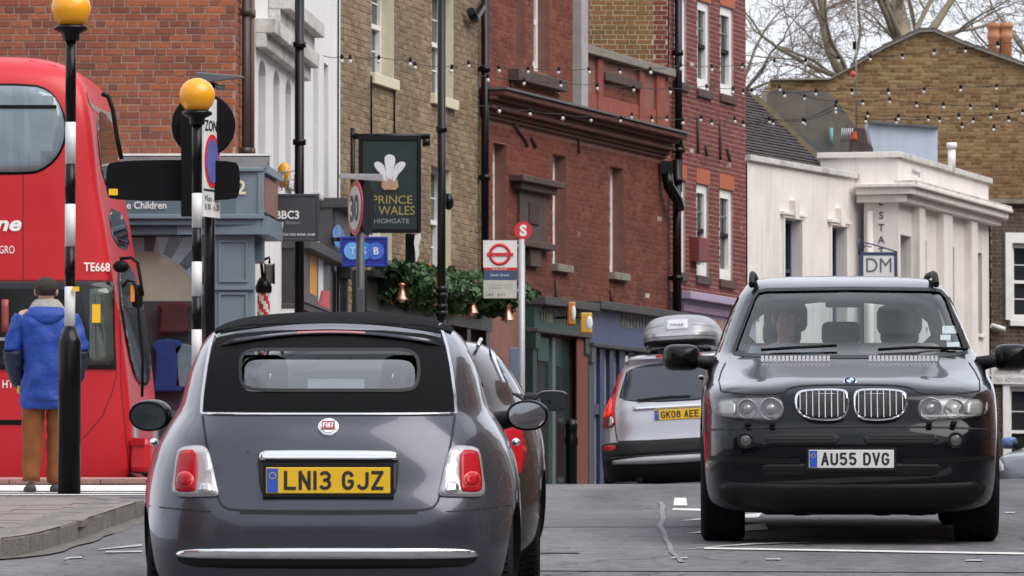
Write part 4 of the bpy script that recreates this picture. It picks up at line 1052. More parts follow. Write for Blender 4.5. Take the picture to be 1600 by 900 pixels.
# tiled roof behind the parapet, rows of tiles
m_tile = M('roof_tile', (.045, .037, .036), .8, var=.45, scale=7, dirt=.35, dirtcol=(.09, .075, .065))
fT = fW.off(-.3); hz0 = zW - .05
def on_roof(px, py, h=.0):
    q = fT.p(0, hz0); nn = fT.n * .62 + Vector((0, 0, .78)); d = ray(px, py); return CAM + d * ((q - CAM).dot(nn) / d.dot(nn)) + nn * h
mbt = MB(); rnd = random.Random(5)
slope = Vector((0, 0, 1)) * .62 - fT.n * .78
for r in range(50):
    for k in range(34):
        b0 = fT.p(k * .2 + (.1 if r % 2 else 0), hz0, 0) + slope * (r * .105)
        # clip by the diagonal verge
        x, y = px_of(b0)
        if y < 150 + (x - 1172) * (265 - 150) / (1290 - 1172) - 2 or x > 1292: continue
        jz = rnd.uniform(0, .012); up_ = (fT.n * .62 + Vector((0, 0, .78))) 
        p = [b0 + up_ * (.03 + jz), b0 + fT.u * .19 + up_ * (.03 + jz), b0 + fT.u * .19 + slope * .15 + up_ * .004, b0 + slope * .15 + up_ * .004]
        mbt.add(p + [q - up_ * .018 for q in p], [(0, 1, 2, 3), (4, 5, 1, 0), (5, 6, 2, 1), (7, 4, 0, 3)])
o = mbt.build('roof_tiles', m_tile, wa, recalc=False); o['kind'] = 'stuff'
pts = [on_roof(1172, 152), on_roof(1200, 178), on_roof(1245, 222), on_roof(1286, 262)]
mb = MB(); 
for a_, b_ in zip(pts[:-1], pts[1:]):
    w = Vector((.12, 0, .06)); d = Vector((0, .35, -.12)); mb.hexa([a_ - w, a_ + w, a_ + w + d, a_ - w + d, b_ - w, b_ + w, b_ + w + d, b_ - w + d])
mb.build('roof_verge', m_moss, wa)
tri = [on_roof(1160, 145, -.06), on_roof(1160, 262, -.06), on_roof(1284, 264, -.06)]
MB().prism(tri, (0, .1, 0)).build('roof_deck', M('roof_deck', (.03, .026, .025), .9, var=.3), wa)
MB().prism([at(1208, 190, 106), at(1208, 262, 106), at(1330, 262, 106), at(1330, 246, 106), at(1290, 232, 106), at(1262, 214, 106)], (0, .1, 0)).build('rear_roof', M('slate', (.085, .085, .09), .7, var=.35, scale=9, streak=.4), wa)
MB().prism([at(1225, 262, 105.5), at(1360, 262, 105.5), at(1360, 244, 105.5), at(1330, 250, 105.5)], (0, .1, 0)).build('roof_gutter', m_lead, wa)

# rendered chimney wall in front of the gable
t = thing('chimney_stack', 'broad grey rendered chimney stack left of the ochre gable', 'chimney', at(1258, 230, 108))
MB().prism([at(1200, 262, 108), at(1362, 262, 108), at(1340, 205, 108), at(1322, 176, 108), at(1300, 150, 108), at(1292, 143, 108), at(1215, 139, 108), at(1200, 145, 108)], (0, .7, 0)).build('stack', M('grey_render', (.13, .115, .10), .9, var=.3, scale=3, dirt=.6, streak=.4, bump=.2), t)
MB().tube([at(1299, 228, 107.9), at(1299, 200, 107.9)], .035, 10).build('copper_pipe', M('verdigris', (.12, .32, .30), .7), t)

# corner block B
pB0 = at(1404, 450, 100.6); cB0 = (pB0.x, pB0.y); cB1 = chain(cB0, 1546, .305)
fBf = Fac((at(1282, 450, 100.9).x, 100.9), cB0); fBs = Fac(cB0, cB1)
wbk = thing('stucco_building', 'cream stucco corner block with projecting cornice and pilasters behind the black car', 'building', (cB0[0], cB0[1], zg(cB0)))
zc1 = at(1402, 290, 100.6).z; zc2 = at(1402, 305, 100.6).z; zpt = at(1402, 246, 100.6).z
uF = fBf.uv(1350, 400)[0]
wall(wbk, fBf, uF, fBf.len, .6, zc1, [], m_wstucco); wall(wbk, fBf, 0, fBf.len, zc1, zpt, [], m_wstucco, name='parapet')
opsS = [fBs.rect(1407, 366, 1424, 500), fBs.rect(1435.5, 374, 1447.5, 505), fBs.rect(1479.5, 384, 1491, 515), fBs.rect(1519, 392.5, 1534.5, 520)]
wall(wbk, fBs, 0, fBs.len, .6, zpt, opsS, m_wstucco, depth=.3)
for o_ in opsS: window(wbk, fBs, o_, depth=.24, fm=m_bluesash, cols=1, rows=1, fw=.05, sill=m_wstucco)
for (xa, xb) in ((1425, 1434), (1463, 1477), (1507, 1516.5)):
    mb = MB(); a, _ = fBs.uv(xa, 400); b, _ = fBs.uv(xb, 400); fBs.box(mb, a, b, .6, zc2 - .08, .001, .14); mb.build('pilaster', m_wstucco, wbk)
mb = MB(); fBs.box(mb, -.25, fBs.len + .2, zc2, zc2 + .12, .001, .34); fBs.box(mb, -.2, fBs.len + .15, zc2 - .13, zc2, .001, .2); fBs.box(mb, -.28, fBs.len + .24, zc2 + .12, zc2 + .19, .001, .42); mb.build('cornice', m_wstucco, wbk, bevel=.015)
mb = MB(); fBf.box(mb, uF - .1, fBf.len + .3, zc2, zc2 + .121, .001, .3); fBf.box(mb, uF - .1, fBf.len + .16, zc2 - .131, zc2, .001, .18); fBf.box(mb, uF - .1, fBf.len + .36, zc2 + .121, zc2 + .191, .001, .38); mb.build('cornice', m_wstucco, wbk, bevel=.015)
mb = MB(); fBs.box(mb, -.3, fBs.len + .22, zc2 + .19, zc2 + .24, .001, .40); mb.build('cornice_lead', m_ledge, wbk)
mb = MB(); fBs.box(mb, -.05, fBs.len + .06, zpt, zpt + .1, -.2, .07); mb.build('coping', m_ledge, wbk, bevel=.01)
mb = MB(); fBf.box(mb, -.05, fBf.len + .06, zpt, zpt + .101, -.2, .07); mb.build('coping', m_wstucco, wbk, bevel=.01)
mb = MB(); fBs.box(mb, 0.3, fBs.len - .02, .6, zpt - .2, -5, -.35); mb.build('building_shell', m_shell, wbk)
m_letter = M('letter_slate', (.05, .05, .07), .6)
for k, (ch, yy) in enumerate(zip('ESTATE', (321, 342, 361, 380, 398, 416))):
    u_, z_ = fBf.uv(1377, yy); text(wbk, 'lettering', ch, fBf.p(u_, z_, .004), fBf.u, Vector((0, 0, 1)), .125, m_letter, ext=.006, bold=.012)
MB().tube([fBf.p(uF + .12, 2, .08), fBf.p(uF + .12, at(1360, 330, 100.6).z, .08)], .06, 10).build('downpipe', m_wstucco, wbk)
mb = MB(); u_, z_ = fBf.uv(1354, 306); mb.box(fBf.p(u_, z_, .1), (.09, .1, .22)); mb.build('alarm_box', m_bluesash, wbk)
u_, z_ = fBs.uv(1424, 268); u2_, z2_ = fBs.uv(1438, 275)
text(wbk, 'graffiti', 'Adnng', fBs.p((u_ + u2_) / 2, (z_ + z2_) / 2 - .02, .0), fBs.u, Vector((0, 0, 1)), .1, m_bluesash, width=abs(u2_ - u_), ext=.004, shear=.3)
MB().tube([at(1487, 268, 104.5), at(1487, 232, 104.5)], .07, 12).tube([at(1487, 232, 104.5), at(1487, 223, 104.5)], .095, 12).build('vent_pipe', m_white, wbk)
# blue-grey panel on the roof with a green stain
t = thing('roof_dormer', 'pale blue-grey roof dormer box stained green above the cream parapet', 'dormer', at(1410, 262, 106))
MB().prism([at(1372, 266, 106), at(1465, 266, 106), at(1465, 197, 106), at(1357, 189, 106), at(1356, 200, 106)], (0, 1.2, 0)).build('panel', M('pale_blue_panel', (.50, .55, .66), .6, var=.05, streak=.5, streakcol=(.28, .33, .24)), t)
mb = MB(); mb.hexa([at(1355, 192, 105.9), at(1467, 200, 105.9), at(1467, 200, 107.3), at(1355, 192, 107.3), at(1355, 188, 105.9), at(1467, 196, 105.9), at(1467, 196, 107.3), at(1355, 188, 107.3)]); mb.build('flashing', m_lead, t)
# small dark chimney with cowl
t = thing('chimney_cowl', 'small dark chimney with a ribbed cowl and red pot beside the blue-grey dormer', 'chimney', at(1340, 245, 104))
MB().prism([at(1328, 246, 104), at(1366, 246, 104), at(1364, 230, 104), at(1357, 222, 104), at(1352, 200, 104), at(1322, 196, 104), at(1330, 215, 104)], (0, .6, 0)).build('stack', m_stonedark, t, bevel=.02)
for k in range(6): MB().tube([at(1314 + k * 3.2, 222, 103.9), at(1316 + k * 3.2, 200, 103.9)], .012, 5).build('cowl_rib', m_steel, t)
MB().lathe([(.06, 0), (.065, .06), (.05, .14), (.06, .16)], at(1334, 220, 103.7), seg=14).build('red_pot', M('red_pot', (.5, .07, .03), .6), t)
# DM sign
def hanging_sign(name, label, pxl, pxr, pyt, pyb, D, mface, mframe, fr=.05, bracket=None, thick=.07, yaw=0.0):
    a, b = at(pxl, pyb, D), at(pxr, pyt, D)
    c = (a + b) / 2; w, h = (b.x - a.x), (b.z - a.z)
    X = Vector((math.cos(yaw), math.sin(yaw), 0)); Y = Vector((-math.sin(yaw), math.cos(yaw), 0)); Z = Vector((0, 0, 1))
    t = thing(name, label, 'sign', c - Z * h / 2)
    m3 = frame(Vector((0, 0, 0)), X, Y, Z).to_3x3()
    MB().box(c, (w - 2 * fr * .6, thick * .7, h - 2 * fr * .6), m3).build('board', mface, t)
    mb = MB()
    for s in (-1, 1):
        mb.box(c + X * s * (w / 2 - fr / 2), (fr, thick, h), m3); mb.box(c + Z * s * (h / 2 - fr / 2), (w - 2 * fr, thick, fr), m3)
    mb.build('frame', mframe, t, bevel=.006)
    return t, c, X, Z, -Y * thick * .36, w, h
m_cream2 = M('sign_cream', (.68, .68, .68), .5)
t, c, X, Z, o_, w, h = hanging_sign('hanging_sign', 'white DM estate agent sign in a navy frame above the black car', 1344, 1402, 394, 446, 98.8, m_cream2, m_bluesash, .055)
text(t, 'lettering', 'DM', c + o_ - Z * .06, X, Z, .25, M('dm_grey', (.10, .11, .13), .5), width=w * .68, ext=.004)
for k in range(2):
    mb = MB(); rnd = random.Random(k)
    for i in range(14): mb.box(c + o_ * 1.08 - Z * (.15 + .05 * k) + X * (-w * .3 + w * .6 * i / 13), (.018, .004, .02 + .012 * rnd.random()))
    mb.build('lettering', m_steel, t)
mb = MB(); mb.tube([at(1342, 372, 98.8), at(1342, 398, 98.8)], .02, 6).tube([at(1342, 377, 98.8), at(1372, 384, 98.8), at(1402, 394, 98.8)], .014, 6).tube([at(1344, 394, 98.8), at(1352, 384, 98.8), at(1362, 386, 98.8)], .012, 6); mb.build('bracket', m_bluesash, t)

# ---- ochre gable building
DG = 116.0
fG = Fac((at(1203, 300, DG).x, DG), (at(1700, 300, DG).x, DG))
gtop = [(1203, 126), (1296, 125), (1330, 107), (1380, 77), (1436, 51), (1458, 50), (1508, 71), (1600, 104), (1660, 128), (1700, 150)]
gprof = [fG.uv(*p) for p in gtop]
def gz_top(u):
    for (a, za), (b, zb_) in zip(gprof[:-1], gprof[1:]):
        if a <= u <= b: return za + (zb_ - za) * (u - a) / (b - a)
    return gprof[-1][1]
gb = thing('gable_building', 'ochre brick gable end with curved parapet and terracotta chimney pots', 'building', (at(1400, 0, DG).x, DG, -1.2))
m_gbrick = brick_mat('gable_brick', [(.15, .075, .028), (.26, .145, .055), (.20, .10, .04), (.30, .18, .075), (.08, .05, .035), (.25, .105, .045), (.06, .042, .034), (.32, .21, .10)], soot=.8, sootcol=(.05, .03, .02), patch=(.24, .11, .05), vscale=.35)
MB().prism([fG.p(gprof[0][0], -1.2)] + [fG.p(gprof[-1][0], -1.2)] + [fG.p(u, z) for u, z in reversed(gprof)], (0, 4, 0)).build('wall', m_mortar_o if False else M('mortar_gable', (.34, .26, .155), .95, var=.25, dirt=.4, dirtcol=(.12, .08, .05)), gb)
bricks(gb, fG, 0, fG.len, fG.uv(1500, 560)[1], max(z for _, z in gprof), [], m_gbrick, vis=[(1405, 60, 1600, 190)], top=lambda u: gz_top(u), seed=51, proud=.01, joint=.013)
mb = MB()
for (a, za), (b, zb_) in zip(gprof[:-1], gprof[1:]):
    mb.hexa([fG.p(a, za, .12), fG.p(b, zb_, .12), fG.p(b, zb_, -.4), fG.p(a, za, -.4), fG.p(a, za + .035, .12), fG.p(b, zb_ + .035, .12), fG.p(b, zb_ + .035, -.4), fG.p(a, za + .035, -.4)])
mb.build('coping', m_stonesill, gb)
mb = MB()
for (a, za), (b, zb_) in zip(gprof[2:-1], gprof[3:]):
    n = max(1, int((b - a) / .22))
    for k in range(n):
        u0 = a + (b - a) * k / n; u1 = a + (b - a) * (k + .93) / n; z0 = za + (zb_ - za) * k / n; z1 = za + (zb_ - za) * (k + .93) / n
        mb.hexa([fG.p(u0, z0 + .037, .05), fG.p(u1, z1 + .037, .05), fG.p(u1, z1 + .037, -.3), fG.p(u0, z0 + .037, -.3), fG.p(u0, z0 + .11, .0), fG.p(u1, z1 + .09, .0), fG.p(u1, z1 + .09, -.3), fG.p(u0, z0 + .11, -.3)])
mb.build('verge_tiles', m_tile, gb)
t = thing('chimney_pot', 'pair of fused terracotta chimney pots on the ochre gable', 'chimney', at(1562, 88, DG + 1.5))
m_pot = M('pot_terracotta', (.38, .17, .09), .8, var=.15, scale=6, dirt=.3, dirtcol=(.2, .09, .05)); s = (DG + 1.5) / FPX
for dx in (-8.5, 9.5):
    MB().lathe([(9.2 * s, -14 * s), (9.5 * s, 24 * s), (11.5 * s, 26 * s), (11.5 * s, 32 * s), (10 * s, 33 * s), (10 * s, 42 * s), (12 * s, 43 * s), (11.5 * s, 50 * s), (7 * s, 50 * s), (7 * s, 40 * s)], at(1562 + dx, 86, DG + 1.5), seg=18).build('pot', m_pot, t)
t = thing('aerial_mast', 'thin aerial mast with a red lamp rising before the bare trees', 'mast', at(1338, 200, 112))
MB().tube([at(1338, 205, 112), at(1337.5, -20, 112)], .018, 6).build('pole', m_steel, t); MB().box(at(1335, 71, 112), (.07, .07, .16)).build('bracket', m_blackmatt, t)
MB().ball(at(1333, 116, 111.8), (.05, .05, .06)).build('red_lamp', m_red, t)

# ---- dark brick building at the right edge
m_dk = brick_mat('dark_brick', [(.075, .05, .045), (.10, .065, .055), (.13, .08, .065), (.06, .045, .042), (.11, .08, .07)], soot=.4, vscale=.6)
fK = Fac((at(1548, 450, 110).x, 110.0), (at(1700, 450, 110).x, 110.6))
zK = fK.uv(1560, 318)[1]
dk = thing('brick_building', 'dark sooty brick building with white framed windows at the right edge', 'building', (at(1600, 0, 110).x, 110, -1.0))
opsK = [fK.rect(1580, 380, 1640, 500), fK.rect(1576, 604, 1640, 745)]
wall(dk, fK, 0, fK.len, -1.0, zK, opsK, m_mortar_d, depth=.2)
bricks(dk, fK, 0, fK.len, 0.6, zK, opsK, m_dk, seed=61, joint=.011)
for o_ in opsK:
    window(dk, fK, o_, depth=.1, cols=2, rows=2, fw=.08, sill=m_frame, sillh=.12, sillo=.08)
    u0, u1, z0, z1 = o_; mb = MB(); fK.box(mb, u0 - .14, u0 - .003, z0, z1 + .2, .001, .06); fK.box(mb, u0 - .003, u1, z1 + .004, z1 + .2, .001, .06); mb.build('architrave', m_frame, dk)
mb = MB(); fK.box(mb, -.1, fK.len, zK, zK + .08, -.3, .15); mb.build('coping', m_stonesill, dk)
mb = MB(); fK.box(mb, 0, fK.len, -1, zK - .1, -4, -.3); mb.build('building_shell', m_shell, dk)
MB().prism([fK.p(0, zK + .08, .1), fK.p(fK.len, zK + .08, .1), fK.p(fK.len, zK + .2, -2.4), fK.p(0, zK + .2, -2.4)], (0, 0, -.06)).build('roof', m_tile, dk)
mb = MB(); a, b, zc_, zd_ = fK.rect(1546, 574, 1640, 600); fK.box(mb, a, b, zc_, zd_, .001, .1); sg = mb.build('sign_board', m_cream2, dk)
text(dk, 'lettering', 'ACCOUNTANTS', fK.p(fK.uv(1550, 583)[0], fK.uv(1550, 584.5)[1], .1), fK.u, Vector((0, 0, 1)), .085, m_steel, width=.62, align='L', ext=.004)
text(dk, 'lettering', 'TAX ADVISERS', fK.p(fK.uv(1550, 595)[0], fK.uv(1550, 597)[1], .1), fK.u, Vector((0, 0, 1)), .085, m_steel, width=.62, align='L', ext=.004)
mb = MB(); a, b, zc_, zd_ = fK.rect(1556, 573, 1592, 578); fK.box(mb, a, b, zc_, zd_ + .03, .1, .13); mb.build('yellow_strip', m_yellowplate, dk)
MB().tube([fK.p(fK.uv(1545, 509)[0], fK.uv(1545, 509)[1], .12), fK.p(fK.uv(1566, 515)[0], fK.uv(1566, 515)[1], .12)], .05, 8).build('wall_pipe', m_cream2, dk)
# ---- trees behind
m_bark = M('plane_bark', (.20, .175, .12), .9, var=.35, scale=1.5, dirt=.55, dirtcol=(.075, .075, .04))
m_twig = M('twig', (.21, .17, .14), .9, var=.3, scale=1)
def tree(label, px, D, base_r, fork_py, limbs, seed, depth=7, twig_r=.0065, group='bare trees behind the gable'):
    rnd = random.Random(seed); g = ground_z(8, D)
    bx = at(px, 450, D); base = Vector((bx.x, D, -1.2)); fork = at(px, fork_py, D)
    t = thing('bare_tree', label, 'tree', base, group)
    trunk = MB(); crown = MB()
    n = 8; pts = [base + (fork - base) * (k / n) + Vector((rnd.uniform(-.08, .08), rnd.uniform(-.08, .08), 0)) * (k % n > 0) for k in range(n + 1)]
    trunk.tube(pts, [base_r * (1.25 - .5 * k / n) for k in range(n + 1)], 12)
    def grow(p, d, L, r, lev):
        m = 5 if lev < 3 else 4; q = [p]; rr = [r]; dd = d.copy()
        for k in range(m):
            dd = (dd + Vector((rnd.gauss(0, .16), rnd.gauss(0, .16), rnd.gauss(.02 if lev < 3 else -.02, .13)))).normalized()
            q.append(q[-1] + dd * L / m); rr.append(max(twig_r * .5, r * (1 - .55 * (k + 1) / m)))
        (trunk if lev < 2 else crown).tube(q, rr, 7 if lev < 2 else (5 if lev < 4 else 3), cap=False)
        if lev >= depth: return
        nb = rnd.choice((3, 3, 4)) if lev < 3 else rnd.choice((2, 3, 3))
        for j in range(nb):
            k = m if j == 0 else rnd.randint(1, m)
            ax = Vector((rnd.gauss(0, 1), rnd.gauss(0, 1), rnd.gauss(0, 1))).normalized()
            ang = rnd.uniform(.15, .4) if j == 0 else rnd.uniform(.5, 1.1)
            nd = (Matrix.Rotation(ang, 3, ax) @ (q[k] - q[k - 1]).normalized())
            grow(q[k], nd, L * rnd.uniform(.55, .8), max(twig_r, rr[k] * (.85 if j == 0 else .55)), lev + 1)
    for (tx, ty, dD, r) in limbs:
        e = at(tx, ty, D + dD); d = (e - fork); grow(fork, d.normalized(), d.length, r, 1)
    trunk.build('trunk', m_bark, t); o = crown.build('crown', m_twig, t, recalc=False)
    return t
tree('bare plane tree with forked mossy trunk right behind the gable peak', 1413, 128, .36, 88, [(1425, -40, 1, .26), (1365, -10, -2, .07), (1490, -30, 2, .12), (1455, -60, 3, .07), (1385, -80, -3, .08), (1530, 20, -1, .05), (1340, 30, 1, .045)], 5)
tree('bare tree leaning left behind the low tiled roof', 1330, 132, .24, 128, [(1262, -12, 1, .15), (1190, 60, -1, .07), (1180, 10, 2, .05), (1300, -60, -2, .06), (1350, 10, 1, .05), (1240, 130, 0, .045)], 8)
tree('bare tree farthest right behind the terracotta chimney pots', 1650, 136, .34, 140, [(1560, 10, 1, .06), (1590, 30, -1, .07), (1640, -40, -2, .08), (1520, 50, 2, .05), (1610, -50, 3, .06)], 13)
tree('bare tree with fine twigs beside the dark red building', 1140, 134, .30, 170, [(1190, 90, 1, .05), (1205, 40, -1, .05), (1175, 10, 2, .05), (1230, 150, 0, .045), (1215, 180, 2, .04)], 17)
# ================================================================== street furniture
m_globe = M('amber_globe', (.85, .36, .012), .25, var=.05, spec=.6)
m_bw = M('post_white', (.66, .66, .66), .5, var=.1, dirt=.2, dirtcol=(.4, .4, .4))
def beacon(label, px, D, ybase, yglobe_c, rg, bands, sleeve=None, pr=10.0, lean=0):
    s = D / FPX
    base = at(px, ybase, D); g = ground_z(base.x, D) + kh(D); base.z = min(base.z, g)
    t = thing('belisha_beacon', label, 'beacon', base, 'belisha beacons at the crossing')
    topc = at(px + lean, yglobe_c, D)
    def P(y): 
        f = (y - yglobe_c) / (ybase - yglobe_c); return Vector((topc.x + (base.x - topc.x) * f, D, at(px, y, D).z))
    MB().lathe([(rg * .35, -rg), (rg * .62, -rg * .80), (rg * .86, -rg * .52), (rg * .99, -rg * .12), (rg, .1 * rg), (rg * .94, .38 * rg), (rg * .78, .66 * rg), (rg * .5, .88 * rg), (rg * .2, .99 * rg), (0, rg * 1.01)], topc, seg=32).build('globe', m_globe, t)
    MB().lathe([(rg * .42, -rg * 1.62), (rg * .45, -rg * 1.25), (rg * .85, -rg * 1.05), (rg * .85, -rg * .9), (rg * .6, -rg * .8)], topc, seg=24).build('lamp_collar', m_black, t)
    r = pr * s
    ys = [b[0] for b in bands]
    for (ya, yb, c) in bands:
        MB().tube([P(yb), P(ya)], r, 20, cap=True).build('post_band', m_black if c == 'k' else m_bw, t)
    if sleeve:
        (ya, yb, yc, rs) = sleeve
        MB().lathe([(rs * s, 0), (rs * s, (yc - yb) * s), (rs * s * .92, (yc - yb + 4) * s), (r * 1.1, (yc - ya) * s)], P(yc), seg=24).build('base_sleeve', m_black, t)
    return t, P, s
# near beacon
tb, Pb, sb_ = beacon('orange globe beacon on a striped post beside the man in blue', 108, 44.4, 772, 14, 31 * 44.4 / FPX,
       [(45, 191, 'k'), (191, 256, 'w'), (256, 319, 'k'), (319, 385, 'w'), (385, 448, 'k'), (448, 516, 'w')], sleeve=(510, 534, 772, 18), pr=8.3, lean=3)
MB().box(Pb(452) + Vector((10 * sb_, -.05, 0)), (.05, .03, .035)).build('yellow_tag', m_yellowplate, tb)
# second beacon; base hidden by the grey car
beacon('orange globe beacon on a striped post above the grey car roof', 307, 45.3, 790, 150, 28 * 45.3 / FPX,
       [(178, 302, 'k'), (302, 356, 'w'), (356, 409, 'k'), (409, 463, 'w'), (463, 515, 'k'), (515, 572, 'w'), (572, 630, 'k'), (630, 790, 'k')], pr=8.0, lean=1)
# sign post behind it: round disc and direction panel seen from behind, parking plate edge-on
D2 = 47.2; s = D2 / FPX
pb = at(327, 790, D2); pb.z = ground_z(pb.x, D2) + KH - .01
t = thing('sign_post', 'dark sign post carrying a black disc and long black panel seen from behind', 'sign', pb)
MB().tube([pb, at(327, 130, D2)], 9 * s, 16).build('post', m_black, t)
MB().lathe([(50 * s, 0), (50 * s, .02), (48 * s, .03)], at(318, 196, D2 - .12), (0, -1, 0), seg=48).build('disc', m_blackmatt, t)
poly = [(166, 262), (176, 250.5), (366, 250), (375, 262), (375, 303), (366, 314), (176, 314), (166, 303)]
MB().prism([at(x, y, D2 - .16) for x, y in chaikin(poly, 2, True)], (0, -.03, 0)).build('panel', m_blackmatt, t)
MB().prism([at(x, y, D2 - .195) for x, y in ((170, 295), (184, 295), (184, 305), (170, 305))], (0, -.004, 0)).build('yellow_sticker', m_yellowplate, t)
MB().box(at(297, 258, D2 - .28), (27 * s, .14, 160 * s)).build('channel_box', m_blackmatt, t, bevel=.01)
# oblique plate: ZONE sign facing right
zp0, zp1 = at(315, 170, D2 - .36), at(341, 170, D2 - 0.08)
X = Vector((zp1.x - zp0.x, zp1.y - zp0.y, 0)); wz = X.length; X.normalize(); N = Vector((X.y, -X.x, 0)); Z = Vector((0, 0, 1))
ztop_, zbot_ = at(315, 158, D2).z, at(315, 342, D2).z
def zpoint(u, z, d=0): return Vector((zp0.x, zp0.y, 0)) + X * u + N * d + Z * z
MB().prism([zpoint(0, zbot_), zpoint(wz, zbot_ ), zpoint(wz, ztop_), zpoint(0, ztop_)], N * .02).build('zone_plate', m_cream2, t)
cz = at(315, 255, D2).z; rz = wz * .40
def disc(rr, d, mat, nm): MB().prism([zpoint(wz / 2 + rr * math.cos(a * math.pi / 20), cz + rr * 1.0 * math.sin(a * math.pi / 20), d) for a in range(40)], N * .003).build(nm, mat, t)
rz = 42 * s
MB().prism([zpoint(wz / 2 + min(wz * .46, rz) * math.cos(a * math.pi / 20), cz + rz * math.sin(a * math.pi / 20), .021) for a in range(40)], N * .003).build('red_ring', m_red, t)
MB().prism([zpoint(wz / 2 + min(wz * .37, rz) * math.cos(a * math.pi / 20), cz + rz * .82 * math.sin(a * math.pi / 20), .0255) for a in range(40)], N * .003).build('blue_disc', M('sign_blue', (.10, .12, .36), .5), t)
text(t, 'lettering', 'ZONE', zpoint(wz / 2, at(315, 208, D2).z, .02), X, Z, .085, m_ink, width=wz * .9, ext=.004, bold=.02)
text(t, 'lettering', 'Mon - Fri', zpoint(wz / 2, at(315, 318, D2).z, .02), X, Z, .05, m_ink, width=wz * .85, ext=.004)
text(t, 'lettering', '8.30 - 6.30', zpoint(wz / 2, at(315, 331, D2).z, .02), X, Z, .05, m_ink, width=wz * .85, ext=.004)
MB().prism([zpoint(0, at(315, 302, D2).z, .021), zpoint(wz, at(315, 302, D2).z, .021), zpoint(wz, at(315, 299, D2).z, .021), zpoint(0, at(315, 299, D2).z, .021)], N * .002).build('plate_rule', m_ink, t)
lamp = MB(); lamp.hexa([at(306, 131, D2 - .1), at(383, 122, D2 - .1), at(383, 122, D2 + .1), at(306, 131, D2 + .1), at(306, 112, D2 - .1), at(378, 118, D2 - .1), at(378, 118, D2 + .1), at(306, 112, D2 + .1)])
lamp.build('sign_light', M('light_grey_case', (.10, .10, .11), .5), t, bevel=.01)
MB().tube([at(330, 130, D2), at(343, 137, D2), at(352, 136, D2)], .02, 6).build('light_arm', m_steel, t)

# 30 sign
D3 = 62.6; s = D3 / FPX; p3 = at(563, 760, D3); p3.z = ground_z(p3.x, D3) + KH
t = thing('speed_limit_sign', 'round 30 speed limit sign with a lamp arm on a dark post', 'sign', p3)
MB().tube([p3, at(563, 282, D3)], 6.5 * s, 12).build('post', M('post_grey', (.06, .06, .065), .5), t)
yaw = R(63); X = Vector((math.cos(yaw), math.sin(yaw), 0)); N = Vector((X.y, -X.x, 0))   # seen obliquely
def rdisc(c, r, n, mat, nm, d): MB().lathe([(r, 0), (r, .008)], c + n * d, n, seg=40).build(nm, mat, t)
c30 = at(556, 325, D3 - .1); r = 43 * s
N30 = Vector((-math.sin(R(73)), -math.cos(R(73)), 0)); X30 = Vector((math.cos(R(73)), -math.sin(R(73)), 0))
# face turned to the left of the view
rdisc(c30, r, N30, m_red, 'red_ring', 0); rdisc(c30, r * .80, N30, m_white, 'white_disc', .009)
text(t, 'lettering', '30', c30 + N30 * .018 - Z * .135, X30, Z, .27, m_ink, width=r * 1.15, ext=.002, bold=.035)
rdisc(at(573, 325, D3 + .1), r, Vector((math.sin(R(76)), -math.cos(R(76)), 0)), m_blackmatt, 'rear_disc', 0)
MB().hexa([at(530, 279, D3 - .12), at(600, 284, D3 - .12), at(600, 284, D3 + .12), at(530, 279, D3 + .12), at(530, 271, D3 - .1), at(598, 272, D3 - .1), at(598, 272, D3 + .1), at(530, 271, D3 + .1)]).build('sign_light', M('sign_light_grey', (.22, .22, .23), .5), t, bevel=.01)
MB().box(at(563, 480, D3), (12 * s, .12, 60 * s)).build('post_box', M('post_box', (.07, .07, .075), .5), t, bevel=.01)

# tall lamp columns
def column(label, px, D, r, ybot, ytop, rings, base=None):
    s = D / FPX; p = at(px, ybot, D); p.z = ground_z(p.x, D) + KH - .01
    t = thing('lamp_column', label, 'lamp post', p, 'tall black lamp columns')
    MB().tube([p, at(px + .5, ytop, D)], r * s, 18).build('shaft', m_black, t)
    for y in rings: MB().lathe([(r * 1.0 * s, -5 * s), (r * 1.38 * s, -4 * s), (r * 1.38 * s, 4 * s), (r * 1.0 * s, 5 * s)], at(px + .3, y, D), seg=20).build('collar', m_black, t)
    if base:
        ya = base; MB().lathe([(r * 1.5 * s, 0), (r * 1.5 * s, at(px, ya, D).z - p.z - .3), (r * 1.02 * s, at(px, ya, D).z - p.z)], p, seg=20).build('base_sleeve', m_black, t)
    return t
column('tall black lamp column in front of the pub greenery', 689.5, 67.5, 6.6, 760, -60, (202, 452, 462, 480, 490), base=500)
column('tall black lamp column in front of the white building above the hanging sign', 467.5, 62.2, 7.6, 760, -60, (70, 222), base=560)

# pub sign
m_pubgreen = M('pub_sign_green', (.012, .022, .02), .4, var=.2)
t, c, X, Z, o_, w, h = hanging_sign('hanging_sign', 'dark green PRINCE OF WALES pub sign with three white feathers', 560, 658, 214, 364, 70.5, m_pubgreen, m_black, .05, thick=.1)
mb = MB(); mb.tube([at(548, 213, 70.5), at(672, 213, 70.5)], .035, 8).tube([at(551, 200, 70.5), at(551, 370, 70.5)], .03, 8); mb.tube([at(660, 222, 70.5), at(672, 222, 70.5)], .05, 8); mb.build('bracket', m_black, t)
m_gilt = M('gilt', (.33, .27, .09), .5)
text(t, 'lettering', 'PRINCE', at(613, 318.7, 70.5) + o_ + Vector((0, -.01, 0)), X, Z, .102, m_gilt, width=.49, ext=.002)
text(t, 'lettering', 'OF WALES', at(606, 335.8, 70.5) + o_ + Vector((0, -.01, 0)), X, Z, .108, m_gilt, width=.66, ext=.002)
text(t, 'lettering', 'HIGHGATE', at(612, 349.0, 70.5) + o_ + Vector((0, -.01, 0)), X, Z, .055, m_steel, width=.56 * w, ext=.002)
m_feather = M('feather_white', (.66, .66, .70), .6, var=.12)
fo = at(609, 294, 70.5) + o_ + Vector((0, -.012, 0)); s = 70.5 / FPX
